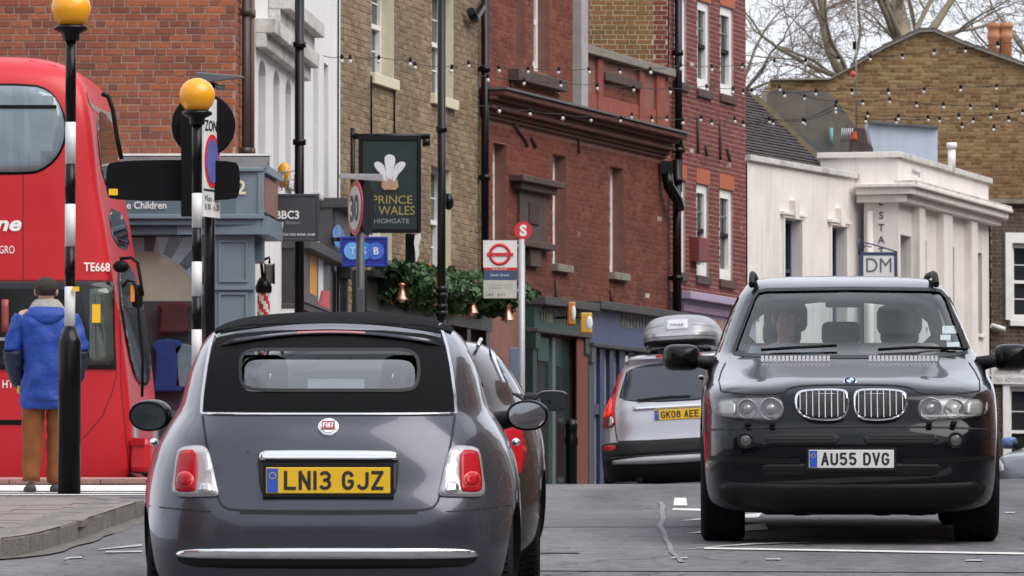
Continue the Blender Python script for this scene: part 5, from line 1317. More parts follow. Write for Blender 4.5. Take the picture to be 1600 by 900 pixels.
def feather(pts, nm='feather'):
    MB().prism([fo + Vector((x * s, 0, z * s)) for x, z in chaikin(pts, 2, True)], (0, -.012, 0)).build(nm, m_feather, t)
feather([(-4, 4), (-5, 22), (-8, 40), (-8, 50), (0, 53), (8, 50), (9, 40), (5, 22), (4, 4)])
feather([(-6, 4), (-12, 20), (-22, 30), (-25, 38), (-20, 42), (-10, 38), (-6, 26), (-2, 6)])
feather([(6, 4), (12, 20), (22, 30), (26, 38), (20, 42), (10, 38), (6, 26), (2, 6)])
MB().prism([fo + Vector((x * s, -.006, z * s)) for x, z in ((-13, 2), (-11, 14), (-4, 9), (0, 16), (4, 9), (12, 14), (14, 2), (10, -3), (-9, -3))], (0, -.012, 0)).build('coronet', M('coronet', (.42, .25, .16), .6, var=.3, scale=30), t)

# BBC3 hanging sign
t, c, X, Z, o_, w, h = hanging_sign('hanging_sign', 'dark grey BBC3 hair studio sign hung from the white building', 427, 499, 303, 377, 61.6, M('bbc_board', (.045, .046, .055), .45), M('bbc_frame', (.045, .046, .055), .45), .03, thick=.06)
def on(px, py): return at(px, py, 61.6) + Vector((0, -.035, 0))
text(t, 'lettering', 'BBC3', on(431, 342), X, Z, .085, m_whiteletter, width=.25, align='L', bold=.02)
text(t, 'lettering', 'Hair Studios', on(431, 350.5), X, Z, .036, m_steel, width=.26, align='L')
text(t, 'lettering', 'Tel 020 8348 3548', on(442, 368.5), X, Z, .026, m_whiteletter, width=.345, align='L')
MB().prism([on(x, y) for x, y in chaikin([(427, 364), (434, 363), (440, 356), (441, 347), (442.5, 347), (442.5, 357), (438, 366), (430, 370), (427, 369)], 1, True)], (0, -.006, 0)).build('hair_swoosh', m_whiteletter, t)
MB().tube([at(427, 306, 61.6), at(418, 306, 62.2)], .02, 6).build('bracket', m_black, t)
# blue bank sign
t, c, X, Z, o_, w, h = hanging_sign('hanging_sign', 'blue bank sign with overlapping pale circles behind the 30 sign post', 531, 606, 370, 417, 69.3, M('bank_blue', (.012, .03, .33), .4), M('bank_blue2', (.012, .03, .30), .4), .03, thick=.12)
def on2(px, py): return at(px, py, 69.3) + Vector((0, -.048, 0))
s = 69.3 / FPX
for k, (cx, rr, cc) in enumerate(((551, 13.5, (.16, .42, .85)), (569, 13.5, (.05, .22, .72)), (587, 13.5, (.05, .14, .60)))):
    MB().lathe([(rr * s, 0), (rr * s, .004)], on2(cx, 392.5) + Vector((0, -.002 * k, 0)), (0, -1, 0), seg=36).build('circle', M('bank_circle%d' % k, cc, .4), t)
for tx, cx in (('T', 551), ('S', 569), ('B', 588)): text(t, 'lettering', tx, on2(cx, 397.5) + Vector((0, -.011, 0)), X, Z, .085, m_whiteletter if tx == 'B' else M('bank_pale', (.45, .65, .9), .4), ext=.002, bold=.02)
MB().tube([at(531, 374, 69.3), at(520, 374, 69.8)], .03, 6).build('bracket', m_black, t)

# bus stop
Db = 72.0; s = Db / FPX; pbs = at(815, 760, Db); pbs.z = ground_z(pbs.x, Db) + KH
t = thing('bus_stop', 'grey bus stop pole with red roundel flag and red S disc', 'bus stop', pbs)
MB().tube([pbs, at(815, 374, Db)], 5.3 * s, 14).build('pole', M('pole_grey', (.40, .40, .42), .45, .2, var=.1), t)
MB().lathe([(14 * s, -.02), (14 * s, .02)], at(817.5, 360, Db), (0, -1, 0), seg=36).build('s_disc', m_red, t)
MB().box(at(817, 377, Db), (7 * s, .05, 8 * s)).build('disc_stem', m_red, t)
text(t, 'lettering', 'S', at(817.5, 368, Db) + Vector((0, -.022, 0)), X, Z, 16 * s, m_whiteletter, bold=.05)
def fl(x0, y0, x1, y1, nm, mat, d): MB().hexa([at(x0, y1, Db - d), at(x1, y1, Db - d), at(x1, y1, Db - d + .03), at(x0, y1, Db - d + .03), at(x0, y0, Db - d), at(x1, y0, Db - d), at(x1, y0, Db - d + .03), at(x0, y0, Db - d + .03)]).build(nm, mat, t)
fl(755, 375.5, 808, 418, 'flag_top', m_white, .05)
fl(756, 418.2, 807.5, 422.3, 'flag_red_band', m_red, .05); fl(756, 422.5, 807.5, 437.5, 'flag_blue_band', M('flag_navy', (.05, .08, .17), .5), .05)
fl(755.5, 437.8, 807.5, 466, 'flag_lower', M('flag_cream', (.52, .51, .47), .5), .05)
MB().lathe([(17.5 * s, 0), (17.5 * s, .004), (12.6 * s, .004), (12.6 * s, 0)], at(781, 397.5, Db - .052), (0, -1, 0), seg=44, cap=False).build('roundel_ring', m_red, t)
fl(761, 395, 802, 400, 'roundel_bar', m_red, .06)
text(t, 'lettering', 'BUS STOP', at(781, 422, Db - .052), X, Z, .022, m_whiteletter, width=.18)
text(t, 'lettering', 'South Grove', at(781, 431.5, Db - .052), X, Z, .032, m_whiteletter, width=.23)
for yy in (446, 451): text(t, 'lettering', 'Towards Archway' if yy == 446 else 'or Kentish Town', at(782, yy, Db - .052), X, Z, .022, m_steel, width=.29)
for xx, tx in ((765, '143'), (783, '271')): text(t, 'lettering', tx, at(xx, 462.5, Db - .052), X, Z, .035, M('route_ink', (.12, .12, .14), .5), width=.09)
MB().tube([at(808, 385, Db), at(811, 385, Db)], .03, 6).tube([at(808, 455, Db), at(811, 455, Db)], .03, 6).build('flag_clamp', m_steel, t)
# timetable box on the pole
MB().box(at(803, 620, 70.2), (14 * s, .06, 150 * s)).build('timetable_case', M('case_blue', (.12, .16, .24), .5), t, bevel=.01)

# bollard by the shops
Dn = 76.0; s = Dn / FPX; p = at(893, 790, Dn); p.z = ground_z(p.x, Dn) + KH - .005; hb = at(893, 655, Dn).z - p.z
t = thing('bollard', 'black bollard standing before the red brick pier', 'bollard', p)
MB().lathe([(12.5 * s, 0), (12.5 * s, .1), (9 * s, .16), (9 * s, hb * .80), (10.5 * s, hb * .82), (10.5 * s, hb * .86), (9 * s, hb * .88), (9.5 * s, hb * .93), (10.5 * s, hb * .95), (8 * s, hb * .99), (0, hb)], p, seg=20).build('post', m_black, t)
# barber pole and lantern at the corner shop
Dp = 62.9; s = Dp / FPX; p = at(412, 500, Dp)
t = thing('barber_pole', 'red and white striped barber pole with a black lantern beside the blue-grey shop', 'barber pole', p)
mb = MB(); mbr = MB()
n, seg = 24, 16
for i in range(n):
    for k in range(seg):
        a0, a1 = 2 * math.pi * k / seg, 2 * math.pi * (k + 1) / seg; z0, z1 = -60 * s + 102 * s * i / n, -60 * s + 102 * s * (i + 1) / n
        q = [p + Vector((10 * s * math.cos(a), 10 * s * math.sin(a), z)) for a, z in ((a0, z0), (a1, z0), (a1, z1), (a0, z1))]
        (mbr if ((i + k * n // seg // 1) // 3) % 2 else mb).quad(*q)
mb.build('white_stripes', m_white, t); mbr.build('red_stripes', m_red, t)
MB().lathe([(11 * s, 42 * s), (12.5 * s, 44 * s), (13 * s, 52 * s), (10 * s, 60 * s), (7 * s, 66 * s), (3 * s, 68 * s), (2 * s, 74 * s)], p, seg=18).build('cap', m_black, t)
MB().lathe([(12 * s, -64 * s), (12 * s, -58 * s), (10 * s, -56 * s)], p, seg=18).build('foot', m_black, t)
mb = MB(); mb.box(at(421, 428, Dp), (13 * s, .09, 30 * s)); mb.build('lantern', M('lantern_glass', (.16, .16, .15), .2), t, bevel=.01)
mb = MB()
for dx in (-7, 7): mb.tube([at(421 + dx, 444, Dp - .06), at(421 + dx, 412, Dp - .06)], .012, 5)
mb.tube([at(408, 408, Dp), at(421, 402, Dp), at(421, 412, Dp)], .018, 6).tube([at(398, 400, Dp), at(408, 408, Dp), at(411, 440, Dp)], .02, 6); mb.build('bracket', m_black, t)
# hanging item: white feather-like flag by pub window
t = thing('wall_flag', 'small white pennant on a black bracket beside the pub window', 'flag', at(652, 420, 72.5))
MB().prism([at(x, y, 72.4) for x, y in ((648, 368), (657, 364), (658, 372), (654, 384), (655, 398), (650, 410), (649, 395), (647, 380))], (0, .03, 0)).build('pennant', m_white, t)
MB().box(at(641, 388, 72.5), (.12, .1, .36)).build('bracket', m_black, t)
t = thing('wall_light', 'black wall floodlight right of the tall lamp column on the pub', 'lamp', at(702, 320, 74))
MB().ball(at(701, 315, 74), (.07, .1, .11)).build('housing', m_black, t); MB().tube([at(695, 306, 74), at(694, 280, 74.6)], .02, 6).build('arm', m_black, t)

# ================================================================== festoon lights across the street
m_cable = M('festoon_cable', (.02, .02, .022), .7); m_bulb = M('bulb_frost', (.60, .58, .56), .25, var=.08)
bulb_sock = MB().lathe([(.012, .045), (.026, .04), (.028, .0), (.024, -.035)], seg=8).mesh('socket'); bulb_sock.materials.append(m_blackmatt)
bulb_glb = MB().lathe([(.018, -.034), (.030, -.055), (.033, -.075), (.026, -.098), (.01, -.108), (0, -.109)], seg=8).mesh('bulb'); bulb_glb.materials.append(m_bulb)
def festoon(label, a, b, bulbs, sag=10):
    """a, b: (px, py, D) ends; bulbs: (px, py) of lamp holders seen in the photograph"""
    pa, pb_ = at(*a), at(*b)
    t = thing('festoon_string', label, 'string lights', pa, 'festoon lights strung across the street')
    inv = MATS[t.name].inverted()
    def Dat(x): return a[2] + (b[2] - a[2]) * (x - a[0]) / (b[0] - a[0])
    pts = [pa] + [at(x, y - 6, Dat(x)) for x, y in bulbs] + [pb_]
    mb = MB(); fine = []
    for p, q in zip(pts[:-1], pts[1:]):
        for k in range(4):
            f = k / 4; m = p.lerp(q, f); m.z -= .02 * math.sin(math.pi * f); fine.append(m)
    fine.append(pts[-1]); mb.tube(fine, .0048, 4, cap=False); mb.build('cable', m_cable, t)
    for i, (x, y) in enumerate(bulbs):
        c = at(x, y - 5, Dat(x)); k = random.uniform(.66, .78)
        o1 = bpy.data.objects.new('lamp_holder', bulb_sock); COL.objects.link(o1); o1.parent = t; o1.location = inv @ c; o1.scale = (k, k, k); o1.rotation_euler = (random.uniform(-.15, .15), random.uniform(-.15, .15), 0)
        o2 = bpy.data.objects.new('bulb', bulb_glb); COL.objects.link(o2); o2.parent = o1
random.seed(12)
festoon('festoon string from the white building over the pub to the dark red building', (505, 87, 68.5), (1172, 104, 86), [(534, 94), (547, 95), (592, 95), (641, 99), (648, 105), (706, 110), (732, 103), (779, 110), (825, 112), (873, 113), (920, 113), (968, 113), (1016, 113), (1064, 107), (1112, 109), (1160, 106)])
festoon('festoon string crossing the red brick parapet just below the highest string', (742, 115, 76), (1172, 146, 85), [(762, 124), (819, 130), (876, 134), (933, 138), (990, 141), (1047, 144), (1104, 140), (1145, 144), (1161, 147)])
festoon('festoon string crossing in front of the sooty red cornice', (738, 162, 76), (1176, 194, 86), [(780, 173), (828, 178), (880, 184), (923, 188), (970, 189), (987, 184), (1018, 189), (1042, 188), (1066, 192), (1095, 188), (1112, 194), (1148, 190), (1161, 196)])
festoon('highest festoon string before the bare trees and the gable peak', (1166, 98, 88), (1640, 66, 80), [(1210, 100), (1259, 99), (1310, 95), (1360, 93), (1410, 91), (1460, 84), (1509, 80), (1559, 73), (1605, 68)])
festoon('festoon string crossing the upper gable at chimney-stack height', (1166, 150, 87), (1640, 134, 80), [(1175, 146), (1225, 150), (1275, 147), (1331, 146), (1388, 146), (1444, 144), (1501, 141), (1557, 139), (1610, 136)])
festoon('festoon string crossing the gable midway between the dormer and gable string', (1166, 140, 90), (1640, 172, 82), [(1218, 141), (1257, 155), (1307, 164), (1348, 163), (1390, 160), (1432, 166), (1474, 168), (1516, 170), (1557, 171), (1604, 172)])
festoon('festoon string passing just above the pale blue-grey dormer', (1160, 192, 86), (1640, 184, 82), [(1202, 191), (1255, 192), (1306, 170), (1356, 182), (1404, 186), (1450, 188), (1498, 185), (1548, 184), (1598, 178)])
festoon('lowest festoon string crossing the roofs below the grey chimney stack', (1160, 194, 88), (1640, 206, 84), [(1208, 194), (1258, 194), (1306, 176), (1353, 190), (1400, 192), (1468, 190), (1503, 199), (1521, 191), (1553, 203), (1576, 189), (1620, 204)])
# ================================================================== vehicles: shared tools
def outline(yr, yf, ym, w, nr, nf, K):
    ph = np.linspace(0, math.pi / 2, 500)
    sr = np.sin(ph) ** (2 / nr); cr = np.cos(ph) ** (2 / nr); sf = np.sin(ph) ** (2 / nf); cf = np.cos(ph) ** (2 / nf)
    x = np.concatenate([w * sr, w * sf[::-1][1:]]); y = np.concatenate([ym - (ym - yr) * cr, ym + (yf - ym) * cf[::-1][1:]])
    ds = np.hypot(np.diff(x), np.diff(y)); th = np.unwrap(np.arctan2(np.diff(y), np.diff(x))); dt = np.abs(np.concatenate([[0], np.diff(th)])) + np.abs(np.concatenate([np.diff(th), [0]]))
    d = np.concatenate([[0], np.cumsum(ds / ds.sum() + .7 * dt / max(dt.sum(), 1e-6))]); t = np.linspace(0, d[-1], K + 1)
    return np.interp(t, d, x), np.interp(t, d, y)
def body_mesh(slices, K=60, sub=1, name='body'):
    """slices: (z, y_rear, y_front, half_width, n_rear, n_front[, crown]); closed smooth body, local coords (x right, y forward, z up)"""
    V = []; F = []; n = len(slices); K2 = 2 * K
    zz = [s[0] for s in slices]; ymid = (slices[n // 3][1] + slices[n // 3][2]) / 2
    for s in slices:
        z, yr, yf, w, nr, nf = s[:6]; cr = s[6] if len(s) > 6 else 0
        ym = min(max(ymid, yr + .3 * (yf - yr)), yr + .7 * (yf - yr))
        x, y = outline(yr, yf, ym, w, nr, nf, K)
        for k in range(K + 1): V.append((x[k] if 0 < k < K else 0.0, y[k], z - cr * (x[k] / w) ** 2))
        for k in range(K - 1, 0, -1): V.append((-x[k], y[k], z - cr * (x[k] / w) ** 2))
    for i in range(n - 1):
        for k in range(K2):
            a = i * K2 + k; b = i * K2 + (k + 1) % K2; F.append((a, b, b + K2, a + K2))
    for base, rev in ((0, True), ((n - 1) * K2, False)):
        for k in range(K):
            a, b = base + k, base + k + 1; c, d = base + (K2 - k - 1) % K2, base + (K2 - k) % K2
            q = [a, b, c, d]; q2 = []
            for v in q:
                if v not in q2: q2.append(v)
            if len(q2) >= 3: F.append(tuple(q2[::-1] if not rev else q2))
    me = bpy.data.meshes.new(name); me.from_pydata(V, [], F); me.update()
    bm = bmesh.new(); bm.from_mesh(me)
    bmesh.ops.recalc_face_normals(bm, faces=bm.faces)
    if sub:
        bmesh.ops.subdivide_edges(bm, edges=bm.edges, cuts=1, use_grid_fill=True, smooth=0.0) if False else None
    bm.to_mesh(me); bm.free()
    if sub:
        ob = bpy.data.objects.new('tmp', me); COL.objects.link(ob); md = ob.modifiers.new('s', 'SUBSURF'); md.levels = sub; md.render_levels = sub
        dg = bpy.context.evaluated_depsgraph_get(); dg.update(); me2 = bpy.data.meshes.new_from_object(ob.evaluated_get(dg)); bpy.data.objects.remove(ob); me = me2
    me.polygons.foreach_set('use_smooth', [True] * len(me.polygons)); me.update()
    return me
def interp_slices(keys, zs):
    """smooth the key slices to more levels (monotone-ish cubic)"""
    ks = np.array([k[:6] for k in keys], float); t = np.arange(len(ks)); tt = np.linspace(0, len(ks) - 1, zs); out = np.zeros((zs, 6))
    for c in range(6):
        y = ks[:, c]; m = np.gradient(y)
        for j, q in enumerate(tt):
            i = min(int(q), len(ks) - 2); f = q - i
            h00 = 2 * f ** 3 - 3 * f ** 2 + 1; h10 = f ** 3 - 2 * f ** 2 + f; h01 = -2 * f ** 3 + 3 * f ** 2; h11 = f ** 3 - f ** 2
            d = y[i + 1] - y[i]
            ma = 0 if m[i] * d <= 0 else m[i]; mb_ = 0 if m[i + 1] * d <= 0 else m[i + 1]
            if d: ma = math.copysign(min(abs(ma), 3 * abs(d)), ma) if ma else 0; mb_ = math.copysign(min(abs(mb_), 3 * abs(d)), mb_) if mb_ else 0
            out[j, c] = h00 * y[i] + h10 * ma + h01 * y[i + 1] + h11 * mb_
    return [tuple(r) for r in out]
def edge_d(x, y, p, q):
    dx, dy = q[0] - p[0], q[1] - p[1]; l2 = dx * dx + dy * dy; t = 0 if l2 == 0 else min(1, max(0, ((x - p[0]) * dx + (y - p[1]) * dy) / l2))
    return math.hypot(x - p[0] - dx * t, y - p[1] - dy * t)
class Skin:
    """a body surface one can project patches onto"""
    def __init__(s, me):
        s.me = me; s.nv = [v.normal.copy() for v in me.vertices]; s.co = [v.co.copy() for v in me.vertices]
        s.polys = [tuple(p.vertices) for p in me.polygons]
        s.bvh = BVHTree.FromPolygons(s.co, s.polys)
    def normal(s, p):
        loc, n, i, d = s.bvh.find_nearest(p)
        if i is None: return Vector((0, 0, 1)), p
        vs_ = s.polys[i]; ws = [1.0 / max(1e-5, (s.co[v] - loc).length_squared) for v in vs_]
        # smooth: inverse bilinear approximated by inverse distance
        a = Vector((0, 0, 0))
        for v, w in zip(vs_, ws): a += s.nv[v] * w
        return a.normalized(), loc
    def hit(s, a, b, view):
        if view == 'rear': o, d = Vector((a, -6, b)), Vector((0, 1, 0))
        elif view == 'front': o, d = Vector((a, 12, b)), Vector((0, -1, 0))
        elif view == 'right': o, d = Vector((4, a, b)), Vector((-1, 0, 0))
        elif view == 'left': o, d = Vector((-4, a, b)), Vector((1, 0, 0))
        elif view == 'top': o, d = Vector((a, b, 5)), Vector((0, 0, -1))
        loc, n, i, dist = s.bvh.ray_cast(o, d)
        if loc is None:
            m = o + d * 5.0; loc, n, i, dist = s.bvh.find_nearest(m)
            return loc, n
        nn, _ = s.normal(loc)
        return loc, nn
    def patch(s, poly, view, off=.004, thick=.012, cell=.03, bulge=0.0, along=None):
        bm = bmesh.new(); vs_ = [bm.verts.new((p[0], p[1], 0)) for p in poly]; bm.faces.new(vs_)
        for ax in (0, 1):
            lo = min(p[ax] for p in poly); hi = max(p[ax] for p in poly); n = int((hi - lo) / cell)
            for k in range(1, n + 1):
                c = lo + (hi - lo) * k / (n + 1); co = (c, 0, 0) if ax == 0 else (0, c, 0); no = (1, 0, 0) if ax == 0 else (0, 1, 0)
                bmesh.ops.bisect_plane(bm, geom=bm.verts[:] + bm.edges[:] + bm.faces[:], plane_co=co, plane_no=no)
        bmesh.ops.triangulate(bm, faces=[f for f in bm.faces if len(f.verts) > 4])
        bm.verts.ensure_lookup_table(); bm.verts.index_update()
        bound = {}
        for v in bm.verts: bound[v.index] = any(len(e.link_faces) == 1 for e in v.link_edges)
        cx = sum(p[0] for p in poly) / len(poly); cy = sum(p[1] for p in poly) / len(poly)
        mb = MB(); top = []; nor = []
        for v in bm.verts:
            loc, n = s.hit(v.co.x, v.co.y, view); b = 0
            if bulge:
                dm = 0 if bound[v.index] else min(edge_d(v.co.x, v.co.y, p, q) for p, q in zip(poly, poly[1:] + poly[:1])); b = bulge * min(1, dm / .04)
            top.append(loc + n * (off + b)); nor.append(n)
        mb.v += top; nb = len(top)
        for f in bm.faces: mb.f.append(tuple(v.index for v in f.verts)); mb.sm.append(True)
        if thick:
            mp_ = {}
            for v in bm.verts:
                if bound[v.index]: mp_[v.index] = len(mb.v); mb.v.append(top[v.index] - nor[v.index] * thick)
            for e in bm.edges:
                if len(e.link_faces) == 1:
                    a, b = e.verts[0].index, e.verts[1].index; mb.f.append((a, b, mp_[b], mp_[a])); mb.sm.append(False)
        bm.free(); return mb
    def line(s, pts, view, width, off=.002, thick=.004, step=.03):
        P = [Vector((*pts[0], 0))]
        for a, b in zip(pts[:-1], pts[1:]):
            a_, b_ = Vector((*a, 0)), Vector((*b, 0)); n = max(1, int((b_ - a_).length / step))
            for k in range(1, n + 1): P.append(a_.lerp(b_, k / n))
        mb = MB(); L_, Rr = [], []
        for i, p in enumerate(P):
            t = (P[min(i + 1, len(P) - 1)] - P[max(0, i - 1)]).normalized(); nn = Vector((-t.y, t.x, 0)) * width / 2
            la, na = s.hit(p.x + nn.x, p.y + nn.y, view); lb, nb_ = s.hit(p.x - nn.x, p.y - nn.y, view)
            L_.append(la + na * off); Rr.append(lb + nb_ * off)
        mb.add(L_ + Rr, [(i, i + 1, len(P) + i + 1, len(P) + i) for i in range(len(P) - 1)], True)
        return mb
def lbuild(mb, name, mat, parent, **kw):
    return mb.build(name, mat, parent, local=True, **kw)
def boolean(me, cutters):
    """me minus each cutter (local coords), one after another; a cut that destroys the body is nudged and tried again"""
    for c in cutters:
        if isinstance(c, MB): cm = c.mesh('cut'); cm.materials.append(m_interior)
        else: cm = c
        for tr in range(4):
            ob = bpy.data.objects.new('tmp', me); COL.objects.link(ob); co = bpy.data.objects.new('cut', cm); COL.objects.link(co)
            co.location = (.0013 * tr, .0017 * tr, -.0011 * tr)
            md = ob.modifiers.new('b', 'BOOLEAN'); md.operation = 'DIFFERENCE'; md.solver = 'EXACT'; md.object = co; md.material_mode = 'TRANSFER'
            dg = bpy.context.evaluated_depsgraph_get(); dg.update()
            r = bpy.data.meshes.new_from_object(ob.evaluated_get(dg)); bpy.data.objects.remove(co); bpy.data.objects.remove(ob)
            if len(r.polygons) > .6 * len(me.polygons): me = r; break
        else: print('CUT SKIPPED')
    return me
def fix_normals(me, skin):
    """smooth custom normals on faces that lie on the original skin"""
    me.polygons.foreach_set('use_smooth', [True] * len(me.polygons))
    nl = [None] * len(me.loops); cache = {}
    for p in me.polygons:
        c = p.center; loc, n, i, d = skin.bvh.find_nearest(c); onskin = d is not None and d < .006 and abs(n.dot(p.normal)) > .8
        for li in p.loop_indices:
            vi = me.loops[li].vertex_index
            if onskin:
                if vi not in cache: cache[vi] = skin.normal(me.vertices[vi].co)[0]
                nl[li] = cache[vi]
            else: nl[li] = p.normal
    me.normals_split_custom_set([tuple(n) for n in nl])
def ngon_prism(poly, view, d0, d1):
    mb = MB()
    if view in ('rear', 'front'): mb.prism([(a, d0, b) for a, b in poly], (0, d1 - d0, 0))
    elif view in ('right', 'left'): mb.prism([(d0, a, b) for a, b in poly], (d1 - d0, 0, 0))
    return mb
def mirror(poly): return [(-a, b) for a, b in poly]
def arch_cut(y, z, r, x0, x1):
    return MB().lathe([(r, 0), (r, abs(x1 - x0))], (x0, y, z), (1 if x1 > x0 else -1, 0, 0), seg=36)
def wheel(parent, x, y, r, w, side, rimm, spokes=5, rim_r=None):
    """side +1: outer face towards +x"""
    rim_r = rim_r or r * .62; ax = (side, 0, 0); o = (x - side * w / 2, y, r)
    wt_ = lbuild(MB().lathe([(rim_r, .01), (rim_r * 1.08, 0), (r * .9, .0), (r * .975, .018), (r, .045), (r, w - .045), (r * .975, w - .018), (r * .9, w), (rim_r * 1.08, w), (rim_r, w - .01), (rim_r, .01)], o, ax, seg=40, cap=False), 'wheel', m_rubber, parent)
    lbuild(MB().lathe([(rim_r * .98, w - .012), (rim_r * .9, w - .05), (rim_r * .88, .02), (rim_r, .012)], o, ax, seg=32, cap=False), 'rim', rimm, wt_)
    mb = MB(); c = Vector(o) + Vector((side * (w - .05), 0, 0))
    for k in range(spokes):
        a = 2 * math.pi * k / spokes + .3; dr = Vector((0, math.cos(a), math.sin(a))); tn = Vector((0, -math.sin(a), math.cos(a)))
        e = Vector((side * .02, 0, 0))
        mb.hexa([c - tn * .035 + dr * .03, c + tn * .035 + dr * .03, c + tn * .045 + dr * rim_r * .93, c - tn * .045 + dr * rim_r * .93] + [q + e for q in (c - tn * .035 + dr * .03, c + tn * .035 + dr * .03, c + tn * .045 + dr * rim_r * .93, c - tn * .045 + dr * rim_r * .93)])
    mb.lathe([(.07, -.01), (.07, .025), (.03, .035)], c, ax, seg=16); lbuild(mb, 'spokes', rimm, wt_)
    mb = MB()                # tread blocks
    for k in range(56):
        a = 2 * math.pi * k / 56
        for j, xx in enumerate((.22, .5, .78)):
            aa = a + (.03 if j == 1 else 0); c2 = Vector(o) + Vector((side * w * xx, math.cos(aa) * (r - .002), math.sin(aa) * (r - .002)))
            mb.box(c2, (w * .22, .024, .016), Matrix.Rotation(aa - math.pi / 2, 3, 'X'))
    lbuild(mb, 'tread', m_rubber, wt_)
    return wt_
_arc = lambda cx, cy, rx, ry, a0, a1, n=8: [(cx + rx * math.cos(R(a0 + (a1 - a0) * k / n)), cy + ry * math.sin(R(a0 + (a1 - a0) * k / n))) for k in range(n + 1)]
GL = {'L': [[(0, 1), (0, 0), (1, 0)]], 'N': [[(0, 0), (0, 1), (1, 0), (1, 1)]], '1': [[(.5, 0), (.5, 1)]], 'F': [[(1, 1), (0, 1), (0, 0)], [(0, .5), (.8, .5)]], 'T': [[(0, 1), (1, 1)], [(.5, 1), (.5, 0)]], 'Z': [[(0, 1), (1, 1), (0, 0), (1, 0)]], 'A': [[(0, 0), (.5, 1), (1, 0)], [(.2, .33), (.8, .33)]],
      'U': [[(0, 1)] + _arc(.5, .3, .5, .3, 180, 360) + [(1, 1)]], 'V': [[(0, 1), (.5, 0), (1, 1)]], 'K': [[(0, 0), (0, 1)], [(1, 1), (.08, .45)], [(.3, .62), (1, 0)]], 'E': [[(1, 1), (0, 1), (0, 0), (1, 0)], [(0, .52), (.85, .52)]],
      'J': [[(1, 1)] + _arc(.5, .3, .5, .3, 0, -160)], 'G': [_arc(.5, .7, .5, .3, 15, 180) + _arc(.5, .3, .5, .3, 180, 360) + [(1, .45), (.55, .45)]], 'D': [[(0, 0), (0, 1), (.5, 1)] + _arc(.5, .6, .5, .4, 90, 0) + _arc(.5, .4, .5, .4, 0, -90) + [(0, 0)]],
      '0': [_arc(.5, .7, .5, .3, 0, 180) + _arc(.5, .3, .5, .3, 180, 360) + [(1, .7)]], '3': [_arc(.45, .76, .5, .24, 150, -80) + [(.3, .52)], [(.4, .52)] + _arc(.45, .27, .55, .27, 80, -150)],
      '5': [[(.95, 1), (.08, 1), (.04, .55)] + _arc(.47, .31, .53, .31, 115, -150)], '8': [_arc(.5, .76, .42, .24, 0, 360, 14), _arc(.5, .27, .5, .27, 0, 360, 14)]}
def plate_text(txt, c, X, Z, N, h, total):
    mb = MB(); st = h * .175; w1 = h * .64 - st; gap = h * .14; sp = h * .42
    L_ = sum((sp if ch == ' ' else (st if ch == '1' else w1 + st) + gap) for ch in txt) - gap; k = total / L_; x = -total / 2
    for ch in txt:
        if ch == ' ': x += sp * k; continue
        w = 0 if ch == '1' else w1
        for pl in GL[ch]:
            P = [(x + (st / 2 + (px - (.5 if ch == '1' else 0)) * w) * k, st / 2 + py * (h - st) - h / 2) for px, py in pl]
            for i, (a, b) in enumerate(zip(P[:-1], P[1:])):
                dx, dy = b[0] - a[0], b[1] - a[1]; l = math.hypot(dx, dy) or 1e-6; ex, ey = dx / l * st / 2, dy / l * st / 2
                e0 = 1 if i == 0 or True else 0; d = .0001 * (i % 3)
                q = [(a[0] - ex * .98 - ey, a[1] - ey * .98 + ex), (a[0] - ex * .98 + ey, a[1] - ey * .98 - ex), (b[0] + ex * .98 + ey, b[1] + ey * .98 - ex), (b[0] + ex * .98 - ey, b[1] + ey * .98 + ex)]
                if len(pl) > 6: f = .35; q = [(a[0] - ex * f - ey, a[1] - ey * f + ex), (a[0] - ex * f + ey, a[1] - ey * f - ex), (b[0] + ex * f + ey, b[1] + ey * f - ex), (b[0] + ex * f - ey, b[1] + ey * f + ex)]
                mb.quad(*[c + X * u + Z * v + N * d for u, v in q])
        x += ((st if ch == '1' else w1 + st) + gap) * k
    return mb
def plate(parent, c, X, Z, w, h, mat, txt, blue=True, dig=.079, frame_m=None):
    """number plate, local coords; c = centre, facing X x Z outward"""
    N = X.cross(Z)
    m3 = frame(Vector((0, 0, 0)), X, -N, Z).to_3x3()
    if frame_m: lbuild(MB().box(c + N * .002, (w + .03, .016, h + .03), m3), 'plate_surround', frame_m, parent)
    pl = lbuild(MB().box(c + N * .008, (w, .012, h), m3), 'number_plate', mat, parent, bevel=.003)
    bw = 0
    if blue:
        bw = w * .09; lbuild(MB().box(c + N * .0145 - X * (w / 2 - bw / 2 - .004), (bw, .004, h - .008), m3), 'euro_band', m_blueplate, pl)
        mb = MB()
        for k in range(12): mb.box(c + N * .0172 - X * (w / 2 - bw / 2 - .004) + Z * (h * .18 + .013 * math.sin(k * math.pi / 6)) + X * .013 * math.cos(k * math.pi / 6), (.004, .001, .004), m3)
        lbuild(mb, 'stars', m_yellowplate, pl)
    lbuild(plate_text(txt, c + X * bw * .5 + N * .0155, X, Z, N, dig, w * .80), 'lettering', m_ink, pl, recalc=False)
    return pl
def car_paint(name, col, metal=.55, rough=.32, dirt=.0, fl=.1):
    return M(name, col, rough, metal, var=fl, scale=900, coat=.8, dirt=dirt, dirtcol=(.16, .14, .12), rvar=.05, spec=.12)
m_interior = M('car_interior', (.012, .012, .013), .8, var=.2, spec=.2)
m_carglass = glass_mat('car_glass', (.80, .86, .86), 2.0, .01)
m_redlens = M('red_lens', (.40, .006, .014), .22, var=.12, scale=60, spec=.3)
m_redlit = M('red_lens_lit', (.80, .03, .015), .15, var=.1, emit=.55)
m_amberlens = M('amber_lens', (.75, .26, .05), .15, var=.1)
m_clearlens = M('clear_lens', (.48, .46, .48), .1, .2, var=.15, scale=80, spec=.8)
m_silverplastic = M('silver_reflector', (.62, .62, .64), .18, .9, var=.1)
